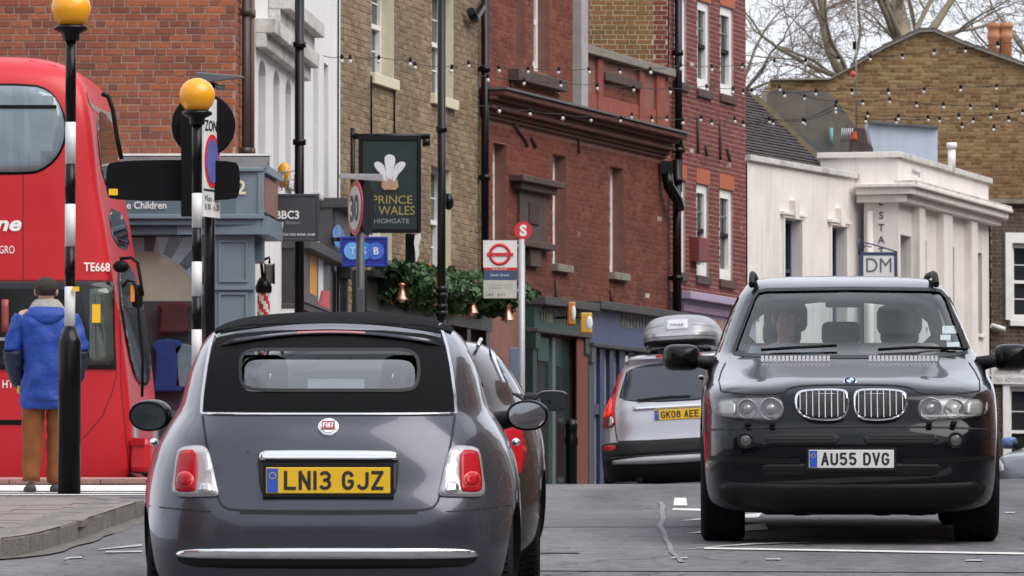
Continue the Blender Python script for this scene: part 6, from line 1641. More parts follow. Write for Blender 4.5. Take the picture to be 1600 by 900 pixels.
m_gap = M('panel_gap', (.008, .008, .009), .7)
m_seat = M('seat_cloth', (.06, .055, .055), .9, var=.2); m_seatlight = M('seat_leather', (.34, .30, .26), .6, var=.1)
def car_frame(rear_c, fwd):
    """matrix from local car coords: origin on the ground under the rear bumper centre"""
    f = Vector(fwd).normalized(); up = Vector((0, 0, 1)); x = f.cross(up).normalized(); z = x.cross(f).normalized()
    return frame(Vector(rear_c), x, f, z)
def mirror_unit(parent, c, sx, rx, ry, rz, housem, glass=True, stalk_to=None, face=-1, e=.55, yaw=0.0, pitch=.09, gm='mirror_silver'):
    """door mirror: rounded shell with its opening to the rear, glass set in it"""
    mb = MB(); seg = 32; c = Vector(c); mt = Matrix.Rotation(yaw, 3, 'Z') @ Matrix.Rotation(pitch, 3, 'X')
    def sp(v): return math.copysign(abs(v) ** e, v)
    prof = [(.80, -.30), (.97, -.34), (1.0, -.22), (.98, .1), (.90, .45), (.70, .78), (.40, .95), (.0, 1.0)]
    for f, y in prof:
        for k in range(seg):
            a = 2 * math.pi * k / seg; mb.v.append(c + mt @ Vector((rx * f * sp(math.cos(a)), ry * y, rz * f * sp(math.sin(a)))))
    for i in range(len(prof) - 1):
        for k in range(seg):
            a = i * seg + k; b = i * seg + (k + 1) % seg; mb.f.append((a, b, b + seg, a + seg)); mb.sm.append(True)
    h = lbuild(mb, 'door_mirror', housem, parent)
    if 'mirror_dark_reflection' not in bpy.data.materials: M('mirror_dark_reflection', (.10, .12, .12), .03, 1.0, var=0, rvar=0)  # dark tint stands in for the dark surroundings reflected in the glass
    if 'mirror_silver' not in bpy.data.materials: M('mirror_silver', (.75, .78, .80), .02, 1.0, var=0, rvar=0)
    pl = [c + mt @ Vector((rx * .86 * sp(math.cos(2 * math.pi * k / 40)), -ry * .30, rz * .84 * sp(math.sin(2 * math.pi * k / 40)))) for k in range(40)]
    lbuild(MB().prism(pl, mt @ Vector((0, -.003, 0))), 'mirror_glass', bpy.data.materials[gm], h)
    if stalk_to: lbuild(MB().tube([c, Vector(stalk_to)], [.035, .05], 10), 'mirror_stalk', m_plastic, h)
    return h
def rbox(mb_or_none, c, d, r=.03, m=None):
    mb = MB().box(c, d, m); return mb
def seat(parent, x, y, z, mat, w=.5, head=True, hz=.62):
    t = lbuild(MB().box((x, y, z + .30), (w, .16, .62), Matrix.Rotation(R(12), 3, 'X')), 'seat_back', mat, parent, bevel=.05)
    lbuild(MB().box((x, y + .25, z), (w, .5, .16)), 'seat_cushion', mat, parent, bevel=.05)
    if head: lbuild(MB().box((x, y - .08, z + hz + .1), (w * .56, .12, .2)), 'headrest', mat, t, bevel=.05)
    return t
class PMap:
    """photograph pixel -> point on a vehicle's own surface (local coords), found along the vehicle's axis"""
    def __init__(s, skin, view, D0, px0, vp, L=0.0, hz=486.0):
        s.k, s.v, s.D0, s.px0, s.vp, s.L, s.hz = skin, view, D0, px0, vp, L, hz
    def __call__(s, px, py):
        yl = .1 if s.v == 'rear' else s.L - .1
        for _ in range(4):
            D = s.D0 + yl if s.v == 'rear' else s.D0 + s.L - yl
            ax = s.vp + (s.px0 - s.vp) * s.D0 / D
            x = (px - ax) * D / FPX * (1 if s.v == 'rear' else -1); z = (CAMZ * FPX - (py - s.hz) * D) / FPX
            loc, n = s.k.hit(x, z, s.v); yl = loc.y
        return (x, z)
    def poly(s, pts, it=0): return [s(*p) for p in (chaikin(pts, it, True) if it else pts)]

# ------------------------------------------------------------------ grey convertible hatchback (nearest car)
FK = [(.17, .20, 3.40, .70, 4.5, 4), (.26, .075, 3.50, .785, 5.2, 4), (.40, .012, 3.545, .81, 5.2, 4), (.54, .0, 3.54, .8135, 5.0, 4), (.64, .022, 3.51, .812, 4.8, 4),
      (.72, .055, 3.46, .806, 4.6, 3.8), (.82, .085, 3.36, .785, 4.4, 3.6), (.91, .125, 3.15, .745, 4.3, 3.4), (.97, .165, 2.90, .708, 4.2, 3.2), (1.02, .21, 2.66, .676, 4.2, 3.0),
      (1.09, .27, 2.50, .656, 4.2, 3.0), (1.17, .36, 2.30, .635, 4.2, 3.0), (1.245, .46, 2.11, .606, 4.1, 3.0), (1.305, .57, 1.96, .572, 4, 3.0), (1.352, .70, 1.83, .53, 3.8, 3.0),
      (1.39, .86, 1.68, .46, 3.5, 3.0), (1.415, 1.0, 1.52, .35, 3, 3), (1.428, 1.12, 1.42, .2, 2.6, 2.6), (1.432, 1.2, 1.36, .09, 2.2, 2.2)]
fme = body_mesh(interp_slices(FK, 46), K=54, sub=1)
fsk = Skin(fme)
Mf = car_frame((-0.762 + .0101 * .1, 23.9, SL * 23.9), (-.0101, 1, SL))
fiat = thing('convertible_car', 'grey small convertible hatchback with black fabric roof and yellow plate', 'car', mtx=Mf)
pm = PMap(fsk, 'rear', 23.9, 513, 709)
m_fpaint = car_paint('grey_metallic', (.072, .074, .092), .6, .25)
m_fabric = M('roof_fabric', (.0065, .0065, .0075), .9, var=.15, scale=40, bump=.35, bscale=500, spec=.12)
glassp = pm.poly([(376, 580), (378, 558), (394, 550), (440, 550), (590, 550), (636, 550), (651, 559), (654, 582), (650, 606), (636, 613), (590, 613), (440, 613), (393, 612), (378, 604)], 2)
cav = body_mesh([(.55, .55, 2.55, .58, 5, 5), (.8, .5, 2.55, .60, 5, 5), (1.0, .42, 2.48, .60, 4, 4), (1.09, .44, 2.40, .59, 4, 3.5), (1.17, .52, 2.22, .57, 4, 3.5), (1.245, .61, 2.03, .54, 4, 3.5), (1.30, .73, 1.86, .48, 3.5, 3.2), (1.355, .88, 1.70, .38, 3, 3), (1.375, 1.0, 1.55, .2, 3, 3)], K=24, sub=0, name='cav')
cav.materials.append(m_interior)
cuts = [cav]
gl_in = [(a * 1.035, 1.218 + (b - 1.218) * 1.12) for a, b in glassp]
cuts.append(ngon_prism(gl_in, 'rear', -.5, .95))
ws = [(-.56, 1.06), (-.51, 1.18), (-.46, 1.28), (-.40, 1.325), (.40, 1.325), (.46, 1.28), (.51, 1.18), (.56, 1.06), (.3, 1.035), (-.3, 1.035)]
cuts.append(ngon_prism(ws, 'front', 1.75, 4.0))
sw1 = [(1.06, 1.035), (2.30, 1.0), (2.02, 1.22), (1.86, 1.295), (1.30, 1.305), (.95, 1.27), (1.02, 1.12)]
cuts.append(ngon_prism(sw1, 'right', -1.2, 1.2))
for (yy, sx) in ((.62, 1), (.62, -1), (2.92, 1), (2.92, -1)): cuts.append(arch_cut(yy, .295, .335, sx * .50, sx * .9))
fme.materials.append(m_fpaint)
fb_me = boolean(fme, cuts); fix_normals(fb_me, fsk); fb_me.name = 'body'
fbody = bpy.data.objects.new('body', fb_me); COL.objects.link(fbody); fbody.parent = fiat
# glass
gp = fsk.patch(glassp, 'rear', off=-.012, thick=0, cell=.03); lbuild(gp, 'rear_window', glass_mat('rear_screen', (.82, .89, .92), 4.5, .01), fiat, recalc=False)
lbuild(fsk.patch(ws, 'front', off=-.006, thick=0, cell=.05), 'windscreen', m_carglass, fiat, recalc=False)
for v in ('right', 'left'): lbuild(fsk.patch(sw1, v, off=-.008, thick=0, cell=.05), 'side_window', m_carglass, fiat, recalc=False)
# fabric around the rear window, in two halves so the window stays open
gc = 513
def half(sgn):
    outer = [(513.5, 646), (708, 646), (706, 620), (700, 575), (694, 545), (688, 530), (660, 524), (600, 519), (513.5, 517)]
    inner = [(513.5, 549), (595, 549), (632, 549.5), (645, 553), (652, 563), (654.5, 582), (651.5, 602), (643, 612), (630, 614), (590, 614), (513.5, 614)]
    P = outer + inner
    if sgn < 0: P = [(1027 - x, y) for x, y in P]
    return [pm(*p) for p in P]
mb = fsk.patch(half(1), 'rear', off=.006, thick=0, cell=.03); m2 = fsk.patch(half(-1), 'rear', off=.006, thick=0, cell=.03)
mb.add(m2.v, m2.f, True); lbuild(mb, 'fabric_hood', m_fabric, fiat, weld=True)
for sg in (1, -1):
    lbuild(fsk.line([pm(x if sg > 0 else 1027 - x, y) for x, y in ((710.5, 648), (708.5, 620), (702.5, 575), (697, 545), (691, 524), (686, 509))], 'rear', .011, off=.008), 'hood_edge_highlight', m_silverplastic, fiat, recalc=False)  # silver line painted for the light reflected along the roof edge
# window seal
ring_pts = glassp + [glassp[0]]
lbuild(fsk.line(ring_pts, 'rear', .014, off=.010), 'window_seal', m_plastic, fiat, recalc=False)
# roof fabric on top
top = chaikin([(-.50, .82), (.50, .82), (.52, 1.2), (.49, 1.72), (.30, 1.80), (-.30, 1.80), (-.49, 1.72), (-.52, 1.2)], 2, True)
lbuild(fsk.patch(top, 'top', off=.007, thick=.01, cell=.04), 'roof_fabric', m_fabric, fiat)
rear_top = pm.poly([(345, 523), (400, 514), (515, 508), (630, 514), (688, 523), (684, 508), (650, 500), (515, 494.5), (380, 501), (350, 509)])
lbuild(fsk.patch(rear_top, 'rear', off=.006, thick=.01, cell=.03), 'roof_fabric_edge', m_fabric, fiat)
# spoiler lip: solid curved bar
mb = MB(); N_ = 40; rows = []
for i in range(N_ + 1):
    f = i / N_; px = 341 + (694 - 341) * f; c = 1 - (2 * f - 1) ** 2
    yt = 526 - 17.5 * c; yb = yt + 15 + 2.0 * (1 - c)
    a, b = pm(px, yt), pm(px, yb); la, na = fsk.hit(*a, 'rear'); lb, nb_ = fsk.hit(*b, 'rear')
    e = .045 * min(1, min(f, 1 - f) * 14)
    rows.append([la + Vector((0, .05, .004)), la + Vector((0, -e * .25 - .004, .006)), la + Vector((0, -e - .012, -.016)), lb + Vector((0, -e * .75 - .008, .006)), lb + Vector((0, .02, -.004))])
for r0, r1 in zip(rows[:-1], rows[1:]):
    for k in range(4): mb.quad(r0[k], r1[k], r1[k + 1], r0[k + 1], True)
lbuild(mb, 'spoiler', m_fpaint, fiat, weld=True)
mb = MB()
for i in range(8, 33):
    f0 = i / N_; c = rows[i]; d = rows[min(i + 1, N_)]
    if 14 <= i < 26: mb.hexa([c[2].lerp(c[3], .30) + Vector((0, -.004, 0)), d[2].lerp(d[3], .30) + Vector((0, -.004, 0)), d[2].lerp(d[3], .30) + Vector((0, .01, 0)), c[2].lerp(c[3], .30) + Vector((0, .01, 0)),
                            c[2].lerp(c[3], .80) + Vector((0, -.006, 0)), d[2].lerp(d[3], .80) + Vector((0, -.006, 0)), d[2].lerp(d[3], .80) + Vector((0, .01, 0)), c[2].lerp(c[3], .80) + Vector((0, .01, 0))])
lbuild(mb, 'brake_light', m_redlens, fiat)
# boot lid trim and gaps
lbuild(fsk.patch(pm.poly([(318, 645), (709, 645), (709.5, 649), (317.5, 649)]), 'rear', off=.006, thick=.01, cell=.03), 'chrome_trim', m_chrome, fiat)
lid = [(317, 651), (322, 690), (331, 730), (338, 765), (343, 785), (352, 795), (375, 798), (513, 799.5), (651, 798), (675, 795), (684, 785), (689, 765), (696, 730), (705, 690), (710, 651)]
lbuild(fsk.line([pm(*p) for p in chaikin(lid, 2)], 'rear', .008, off=.0025), 'lid_gap', m_gap, fiat, recalc=False)
lbuild(fsk.line([pm(*p) for p in chaikin([(375, 801.5), (513, 803), (651, 801.5)], 1)], 'rear', .010, off=.002), 'lid_gap', m_gap, fiat, recalc=False)
m_bezel = M('lamp_bezel', (.40, .39, .42), .2, .2)
# tail lights
TLo = [(700, 705), (706, 699), (716, 697.5), (740, 700), (748, 708), (752, 740), (755.5, 768), (752, 776), (744, 777.5), (690, 777), (684, 774), (688, 756), (694, 728)]
TLi = [(716, 706), (738, 706), (743, 712), (748, 745), (749, 766), (744, 771), (722, 771), (717, 766), (714, 735)]
TLc = [(693, 768), (697, 757), (706, 754), (714, 760), (714, 770), (706, 773), (696, 773)]
TLb = [(702, 712), (713, 706), (713, 748), (704, 751), (696, 756)]
for sg in (1, -1):
    mp_ = lambda P: [(p[0] if sg > 0 else 1027 - p[0], p[1]) for p in P]
    lt = lbuild(fsk.patch(pm.poly(mp_(TLo), 1), 'rear', off=.010, thick=.014, cell=.025), 'tail_light', m_bezel, fiat)
    lbuild(fsk.patch(pm.poly(mp_([(p[0] * .94 + 722 * .06, p[1] * .94 + 738 * .06) for p in TLo]), 1), 'rear', off=.014, thick=.004, cell=.025), 'clear_lens', m_clearlens, lt)
    lbuild(fsk.patch(pm.poly(mp_(TLi), 1), 'rear', off=.018, thick=.004, cell=.02), 'red_lens', m_redlens, lt)
    lbuild(fsk.patch(pm.poly(mp_(TLc), 1), 'rear', off=.018, thick=.004, cell=.02), 'reverse_lens', m_silverplastic, lt)
    cx = 733 if sg > 0 else 1027 - 733
    for (rr, mm, of) in ((13, M('red_ring_lens', (.62, .05, .05), .1, spec=.8) if 'red_ring_lens' not in bpy.data.materials else bpy.data.materials['red_ring_lens'], .020), (10.5, m_redlens, .0215)):
        lbuild(fsk.patch(pm.poly([(cx + rr * math.cos(k * math.pi / 10), 752 + rr * math.sin(k * math.pi / 10)) for k in range(20)]), 'rear', off=of, thick=.003, cell=.02), 'round_lens', mm, lt)
# plate recess, handle, plate
lbuild(fsk.patch(pm.poly([(402, 712), (408, 709), (616, 709), (623, 713), (621, 765), (614, 775), (414, 775), (406, 766)], 1), 'rear', off=.0035, thick=.006, cell=.03), 'plate_recess', M('recess_dark', (.03, .03, .034), .4), fiat)
hb_ = fsk.patch(pm.poly([(406, 718), (408, 711), (420, 708), (606, 708.5), (618, 711), (621, 717), (620, 724), (470, 723), (408, 723.5)], 1), 'rear', off=.03, thick=.03, cell=.02, bulge=.008)
lbuild(hb_, 'chrome_handle', m_chrome, fiat)
px_, pz_ = pm(513, 750.5); ph, _ = fsk.hit(px_, pz_ - .06, 'rear')
plate(fiat, Vector((px_, ph.y - .012, pz_)), Vector((1, 0, 0)), Vector((0, 0, 1)), .515, .108, m_yellowplate, 'LN13 GJZ', frame_m=m_plastic)
# badge
bx, bz = pm(513, 668); bl, bn = fsk.hit(bx, bz, 'rear')
for (rr, d, mm, nm) in ((.044, .006, m_chrome, 'badge'), (.036, .0085, M('badge_silver', (.55, .55, .58), .3, .7), 'badge_ring'), ):
    bo = lbuild(MB().lathe([(rr, -.01), (rr, d), (rr * .9, d + .002)], bl, bn, seg=36), nm, mm, fiat)
Xb = Vector((1, 0, 0)); Zb = bn.cross(Xb).normalized() * 1.0
Zb = Xb.cross(-bn) if False else (Vector((0, 0, 1)) - bn * bn.z).normalized()
lbuild(MB().prism([bl + bn * .0105 + Xb * x + Zb * z for x, z in ((-.029, -.02), (.029, -.02), (.026, .024), (-.026, .024))], bn * .002), 'badge_shield', M('badge_red', (.25, .01, .02), .35), fiat)
lbuild(plate_text('F1AT', bl + bn * .0130 + Zb * .003, Xb, Zb, bn, .026, .044), 'lettering', m_silverplastic, fiat, recalc=False)
# bumper chrome strip and black insert
lbuild(fsk.patch(pm.poly([(276, 868), (284, 861), (320, 858), (513, 857), (706, 858), (738, 861), (746, 867), (742, 878), (715, 887), (513, 889), (312, 887), (282, 879)], 1), 'rear', off=.004, thick=.008, cell=.03), 'bumper_insert', m_plastic, fiat)
lbuild(fsk.patch(pm.poly([(277, 866), (284, 860), (320, 857), (513, 856), (706, 857), (738, 860), (745.5, 866), (740, 870), (700, 872), (513, 873), (325, 872), (284, 870)], 1), 'rear', off=.012, thick=.014, cell=.02, bulge=.010), 'chrome_strip', m_chrome, fiat)
lbuild(fsk.line([pm(*p) for p in chaikin([(226, 790), (260, 794), (330, 800)], 1)], 'rear', .006), 'panel_gap', m_gap, fiat, recalc=False)
lbuild(fsk.line([pm(*p) for p in chaikin([(800, 790), (766, 794), (697, 800)], 1)], 'rear', .006), 'panel_gap', m_gap, fiat, recalc=False)
for v, nm in (('right', 1), ('left', -1)):
    lbuild(fsk.line(chaikin([(1.18, .98), (1.10, .70), (1.16, .40), (1.35, .30), (2.3, .29), (2.42, .5), (2.42, .95)], 2), v, .007), 'door_gap', m_gap, fiat, recalc=False)
    lbuild(fsk.line(chaikin([(1.15, 1.02), (1.24, 1.02), (2.35, .985)], 1), v, .016, off=.004), 'waist_trim', m_chrome, fiat, recalc=False)
    p, n = fsk.hit(1.35, .86, v); lbuild(MB().ball(p + n * .025, (.02, .09, .018)), 'door_handle', m_chrome, fiat)
for sx in (1, -1):
    wheel(fiat, sx * .675, .62, .295, .19, sx, m_silverplastic); wheel(fiat, sx * .69, 2.92, .295, .19, sx, m_silverplastic)
    mirror_unit(fiat, (sx * .853 + .002, 2.2, .972), sx, .096, .10, .070, m_black, stalk_to=(sx * .66, 2.28, .93), e=.92, yaw=-.12 if sx > 0 else -.30, pitch=.04 if sx > 0 else .2, gm='mirror_silver' if sx > 0 else 'mirror_dark_reflection')
for sx in (-.34, .34):
    st_ = seat(fiat, sx, 1.45, .45, m_seat, w=.48, head=True, hz=.60)
for sx in (-.42, -.26, .26, .42):   # bright seat-belt guides / headrest posts seen through the rear window
    lbuild(MB().tube([(sx, .60, 1.12), (sx, .605, 1.20)], .008, 6), 'headrest_post', m_chrome, fiat)
for sx in (-.33, .33): lbuild(MB().box((sx, .70, 1.10), (.26, .10, .17)), 'rear_headrest', m_seat, fiat, bevel=.04)
lbuild(MB().box((0, 2.1, .86), (1.2, .5, .24)), 'dashboard', m_interior, fiat, bevel=.05)
lbuild(MB().box((.02, .58, 1.13), (.24, .01, .05)), 'parcel_sign', m_cream2, fiat)

# ------------------------------------------------------------------ dark car just ahead of it
GK = [(.18, .12, 3.85, .76, 5, 4), (.30, .03, 3.97, .83, 6, 4), (.48, .0, 4.0, .85, 6, 4), (.62, .02, 3.98, .85, 5.6, 4), (.76, .06, 3.9, .842, 5, 3.8), (.86, .10, 3.7, .822, 4.6, 3.6),
      (.93, .14, 3.1, .79, 4.2, 3.2), (.97, .18, 2.85, .77, 4, 3), (1.06, .27, 2.55, .72, 4, 3), (1.16, .38, 2.25, .655, 3.8, 3), (1.23, .50, 2.0, .59, 3.6, 3), (1.275, .66, 1.8, .52, 3.2, 3), (1.30, .9, 1.55, .35, 3, 3), (1.31, 1.1, 1.4, .12, 2.2, 2.2)]
gme = body_mesh(interp_slices(GK, 34), K=44, sub=1); gsk = Skin(gme)
Mg = car_frame((-.665, 28.3, SL * 28.3), (-.0101, 1, SL))
m_brown = car_paint('dark_brown_metallic', (.045, .035, .032), .4, .2)
dcar = thing('dark_car', 'dark hatchback queueing just ahead of the grey convertible', 'car', mtx=Mg)
gme.materials.append(m_brown)
g2 = boolean(gme, [arch_cut(yy, .30, .345, sx * .52, sx * .95) for yy, sx in ((.72, 1), (.72, -1), (3.2, 1), (3.2, -1))]); fix_normals(g2, gsk)
o = bpy.data.objects.new('body', g2); COL.objects.link(o); o.parent = dcar
for v in ('right', 'left'):
    lbuild(gsk.patch(chaikin([(.62, .99), (1.62, .98), (1.62, 1.215), (.95, 1.22), (.72, 1.14)], 1, True), v, off=.003, thick=.006, cell=.05), 'side_window', m_glassdark, dcar)
    lbuild(gsk.patch(chaikin([(1.70, .98), (2.72, .97), (2.25, 1.15), (2.0, 1.215), (1.70, 1.22)], 1, True), v, off=.003, thick=.006, cell=.05), 'side_window', m_glassdark, dcar)
    lbuild(gsk.line(chaikin([(.58, .98), (.66, 1.13), (.90, 1.235), (1.6, 1.25), (2.05, 1.23), (2.75, .965)], 2), v, .02, off=.008), 'window_trim', m_chrome, dcar, recalc=False)
    lbuild(gsk.line([(.6, .965), (2.8, .95)], v, .016, off=.007), 'waist_trim', m_chrome, dcar, recalc=False)
    lbuild(gsk.line(chaikin([(1.66, 1.22), (1.66, .4), (1.7, .3)], 1), v, .007), 'door_gap', m_gap, dcar, recalc=False)
    p, n = gsk.hit(1.95, .86, v); lbuild(MB().ball(p + n * .02, (.02, .09, .018)), 'door_handle', m_chrome, dcar)
    sx = 1 if v == 'right' else -1
    lbuild(gsk.patch([(sx * a, b) for a, b in chaikin([(.56, .62), (.70, .62), (.74, .72), (.72, .86), (.66, .90), (.58, .86)], 1, True)], 'rear', off=.006, thick=.01, cell=.03), 'tail_light', m_redlens, dcar)
    wheel(dcar, sx * .715, .72, .305, .19, sx, m_silverplastic); wheel(dcar, sx * .735, 3.2, .305, .19, sx, m_silverplastic)
    mirror_unit(dcar, (sx * .905, 2.45, .965), sx, .085, .08, .055, m_brown, stalk_to=(sx * .76, 2.5, .96), gm='mirror_dark_reflection')
    lbuild(MB().tube([(sx * .50, .72, 1.265), (sx * .515, .9, 1.295), (sx * .52, 1.8, 1.295), (sx * .5, 2.0, 1.25)], .011, 8), 'roof_rail', m_silverplastic, dcar)
lbuild(gsk.patch(chaikin([(-.56, 1.0), (.56, 1.0), (.47, 1.18), (-.47, 1.18)], 2, True), 'rear', off=.003, thick=.006, cell=.05), 'rear_window', m_glassdark, dcar)
lbuild(gsk.patch(chaikin([(-.62, 1.0), (.62, 1.0), (.48, 1.23), (-.48, 1.23)], 1, True), 'front', off=.003, thick=.006, cell=.06), 'windscreen', m_glassdark, dcar)
lbuild(gsk.line([(-.5, .92), (.5, .92)], 'rear', .02, off=.005), 'boot_trim', m_chrome, dcar, recalc=False)
# ------------------------------------------------------------------ black SUV facing the camera
BL = 4.667
BK = [(.19, .30, 4.46, .87, 5, 6), (.25, .12, 4.58, .915, 5, 7), (.36, .06, 4.63, .930, 5, 7.5), (.50, .02, 4.655, .934, 5, 7.5), (.60, .0, 4.667, .936, 5, 7.2), (.68, .0, 4.655, .936, 5, 7.2),
      (.76, .02, 4.60, .934, 5, 7.2), (.84, .03, 4.575, .932, 5, 7), (.92, .05, 4.54, .930, 5, 6.2), (.975, .07, 4.45, .926, 5, 5.2), (1.01, .08, 4.28, .920, 5, 4.0), (1.045, .10, 3.98, .910, 5, 4.0), (1.085, .12, 3.64, .893, 5, 4.0),
      (1.125, .14, 3.36, .872, 5, 3.9), (1.16, .16, 3.16, .850, 5, 3.7), (1.20, .18, 3.04, .832, 5, 3.6), (1.30, .24, 2.84, .800, 5, 3.6), (1.42, .32, 2.60, .752, 5, 3.6), (1.53, .40, 2.38, .703, 5, 3.6), (1.59, .47, 2.20, .662, 5, 3.5),
      (1.628, .55, 2.04, .63, 4.8, 3.4), (1.652, .68, 1.84, .57, 4.4, 3.2), (1.668, .85, 1.62, .44, 3.8, 3), (1.675, 1.0, 1.45, .28, 3, 3), (1.678, 1.15, 1.3, .1, 2.2, 2.2)]
bme = body_mesh(interp_slices(BK, 58), K=60, sub=1)
def sst(t): t = min(1, max(0, t)); return t * t * (3 - 2 * t)
for v in bme.vertices:        # raised centre of the bonnet between two creases
    c = v.co
    if c.z > .96 and 3.1 < c.y < 4.6:
        x0 = .37 + .27 * (4.5 - c.y) / 1.35; c.z += .013 * sst((x0 + .13 - abs(c.x)) / .26) * sst((4.56 - c.y) / .25) * sst((c.y - 3.1) / .12)
bme.update(); bsk = Skin(bme)
# front bumper centre: pixel column 1330 at 35.3 m; the car drives down the hill towards the camera
fwdB = Vector((-.041, -1, -SL)); fB0 = Vector((530 / FPX * 35.3, 35.3, SL * 35.3))
rearB = fB0 - fwdB * BL / 1.0
Mb = car_frame(rearB, fwdB)
suv = thing('suv_car', 'black SUV with twin chrome grilles driving towards the camera', 'car', mtx=Mb)
pb_ = PMap(bsk, 'front', 35.3, 1330, 1170, L=BL)
m_bpaint = car_paint('black_blue_metallic', (.0045, .005, .008), .2, .2)
wsP = pb_.poly([(1146, 552), (1152, 535), (1165, 500), (1178, 466), (1186, 456), (1200, 453.5), (1328, 451.5), (1456, 453.5), (1470, 456), (1479, 466), (1491, 500), (1504, 535), (1510, 552), (1490, 555.5), (1420, 557.5), (1328, 558.5), (1236, 557.5), (1166, 555.5)])
cavB = body_mesh([(.62, .5, 3.05, .74, 5, 5), (.95, .42, 3.05, .77, 5, 5), (1.14, .36, 3.0, .77, 5, 4), (1.20, .34, 2.94, .755, 5, 3.8), (1.30, .38, 2.74, .725, 5, 3.8), (1.42, .44, 2.50, .68, 5, 3.8), (1.53, .52, 2.27, .63, 5, 3.7), (1.58, .62, 2.08, .58, 4.5, 3.5), (1.612, .8, 1.9, .48, 4, 3), (1.622, 1.0, 1.6, .25, 3, 3)], K=28, sub=0, name='cavB')
cavB.materials.append(m_interior)
m_upholstery = M('headlining', (.20, .19, .18), .9, var=.1)
cutsB = [cavB, ngon_prism(wsP, 'front', 2.05, 5.5)]
rwP = chaikin([(-.66, 1.14), (.66, 1.14), (.56, 1.50), (-.56, 1.50)], 2, True); cutsB.append(ngon_prism(rwP, 'rear', -.5, .75))
swP = [(.55, 1.16), (2.86, 1.17), (2.42, 1.44), (2.20, 1.55), (.85, 1.565), (.66, 1.50)]
sw_a = [(.45, 1.17), (1.02, 1.17), (1.02, 1.54), (.74, 1.53), (.60, 1.45)]; sw_b = [(1.10, 1.17), (1.80, 1.17), (1.80, 1.56), (1.10, 1.55)]; sw_c = [(1.90, 1.17), (2.70, 1.175), (2.30, 1.42), (2.08, 1.53), (1.90, 1.54)]
for P in (sw_a, sw_b, sw_c): cutsB.append(ngon_prism(P, 'right', -1.3, 1.3))
for yy, sx in ((1.0, 1), (1.0, -1), (3.827, 1), (3.827, -1)): cutsB.append(arch_cut(yy, .365, .43, sx * .58, sx * 1.05))
bme.materials.append(m_bpaint)
b2 = boolean(bme, cutsB); fix_normals(b2, bsk); b2.name = 'body'
o = bpy.data.objects.new('body', b2); COL.objects.link(o); o.parent = suv
m_wsglass = glass_mat('windscreen_glass', (.82, .88, .90), 1.1, .01)
lbuild(bsk.patch(wsP, 'front', off=-.006, thick=0, cell=.05), 'windscreen', m_wsglass, suv, recalc=False)
lbuild(bsk.line(wsP + [wsP[0]], 'front', .022, off=.003), 'windscreen_seal', m_plastic, suv, recalc=False)
lbuild(bsk.patch(rwP, 'rear', off=-.006, thick=0, cell=.06), 'rear_window', m_carglass, suv, recalc=False)
for P in (sw_a, sw_b, sw_c):
    for v in ('right', 'left'): lbuild(bsk.patch(P, v, off=-.006, thick=0, cell=.08), 'side_window', m_carglass, suv, recalc=False)
# bonnet gap
hood = [(1128, 612), (1160, 616), (1222, 616), (1234, 606), (1262, 602.5), (1328, 601.5), (1396, 602.5), (1424, 606), (1436, 616), (1498, 616), (1530, 612)]
lbuild(bsk.line([pb_(*p) for p in chaikin(hood, 2)], 'front', .008, off=.003), 'bonnet_gap', m_gap, suv, recalc=False)
for sg in (1, -1):
    lbuild(bsk.line([(sg * .80, 4.30), (sg * .815, 3.9), (sg * .80, 3.5), (sg * .775, 3.2)], 'top', .008, off=.003), 'bonnet_gap', m_gap, suv, recalc=False)
    # bonnet crease
# kidney grilles
m_grille = M('grille_silver', (.42, .42, .43), .25, .9, var=.1); m_grilleback = M('grille_back', (.008, .008, .009), .6)
for sg in (1, -1):
    K_ = [(1333.5, 622), (1337, 614.5), (1350, 612), (1395, 612.5), (1412, 615), (1418.5, 623), (1417, 640), (1408, 652), (1392, 659), (1365, 660.5), (1346, 658), (1337, 650), (1333.5, 638)]
    if sg < 0: K_ = [(2660 - x, y) for x, y in K_]
    Kp = pb_.poly(K_, 2); kc_ = (sum(p[0] for p in Kp) / len(Kp), sum(p[1] for p in Kp) / len(Kp))
    g = lbuild(bsk.patch(Kp, 'front', off=.022, thick=.03, cell=.03), 'kidney_grille', m_chrome, suv)
    Ki = [(kc_[0] + (a - kc_[0]) * .925, kc_[1] + (b - kc_[1]) * .885) for a, b in Kp]
    lbuild(bsk.patch(Ki, 'front', off=.0235, thick=.003, cell=.03), 'grille_back', m_grilleback, g)
    xs_ = [p[0] for p in Ki]; x0, x1 = min(xs_), max(xs_)
    for k in range(8):
        x = x0 + (x1 - x0) * (k + .5) / 8
        # vertical extent at x
        hits = []
        for (a, b), (c, d) in zip(Ki, Ki[1:] + Ki[:1]):
            if (a - x) * (c - x) <= 0 and a != c: hits.append(b + (d - b) * (x - a) / (c - a))
        if len(hits) >= 2:
            z0, z1 = min(hits) + .004, max(hits) - .004; p0, n0 = bsk.hit(x, z0, 'front'); p1, n1 = bsk.hit(x, z1, 'front')
            w = Vector((.0058, 0, 0)); e0, e1 = n0 * .026, n1 * .026; f0, f1 = n0 * .040, n1 * .040
            lbuild(MB().hexa([p0 - w + e0, p0 + w + e0, p0 + w * .5 + f0, p0 - w * .5 + f0, p1 - w + e1, p1 + w + e1, p1 + w * .5 + f1, p1 - w * .5 + f1]), 'grille_slat', m_grille, g)
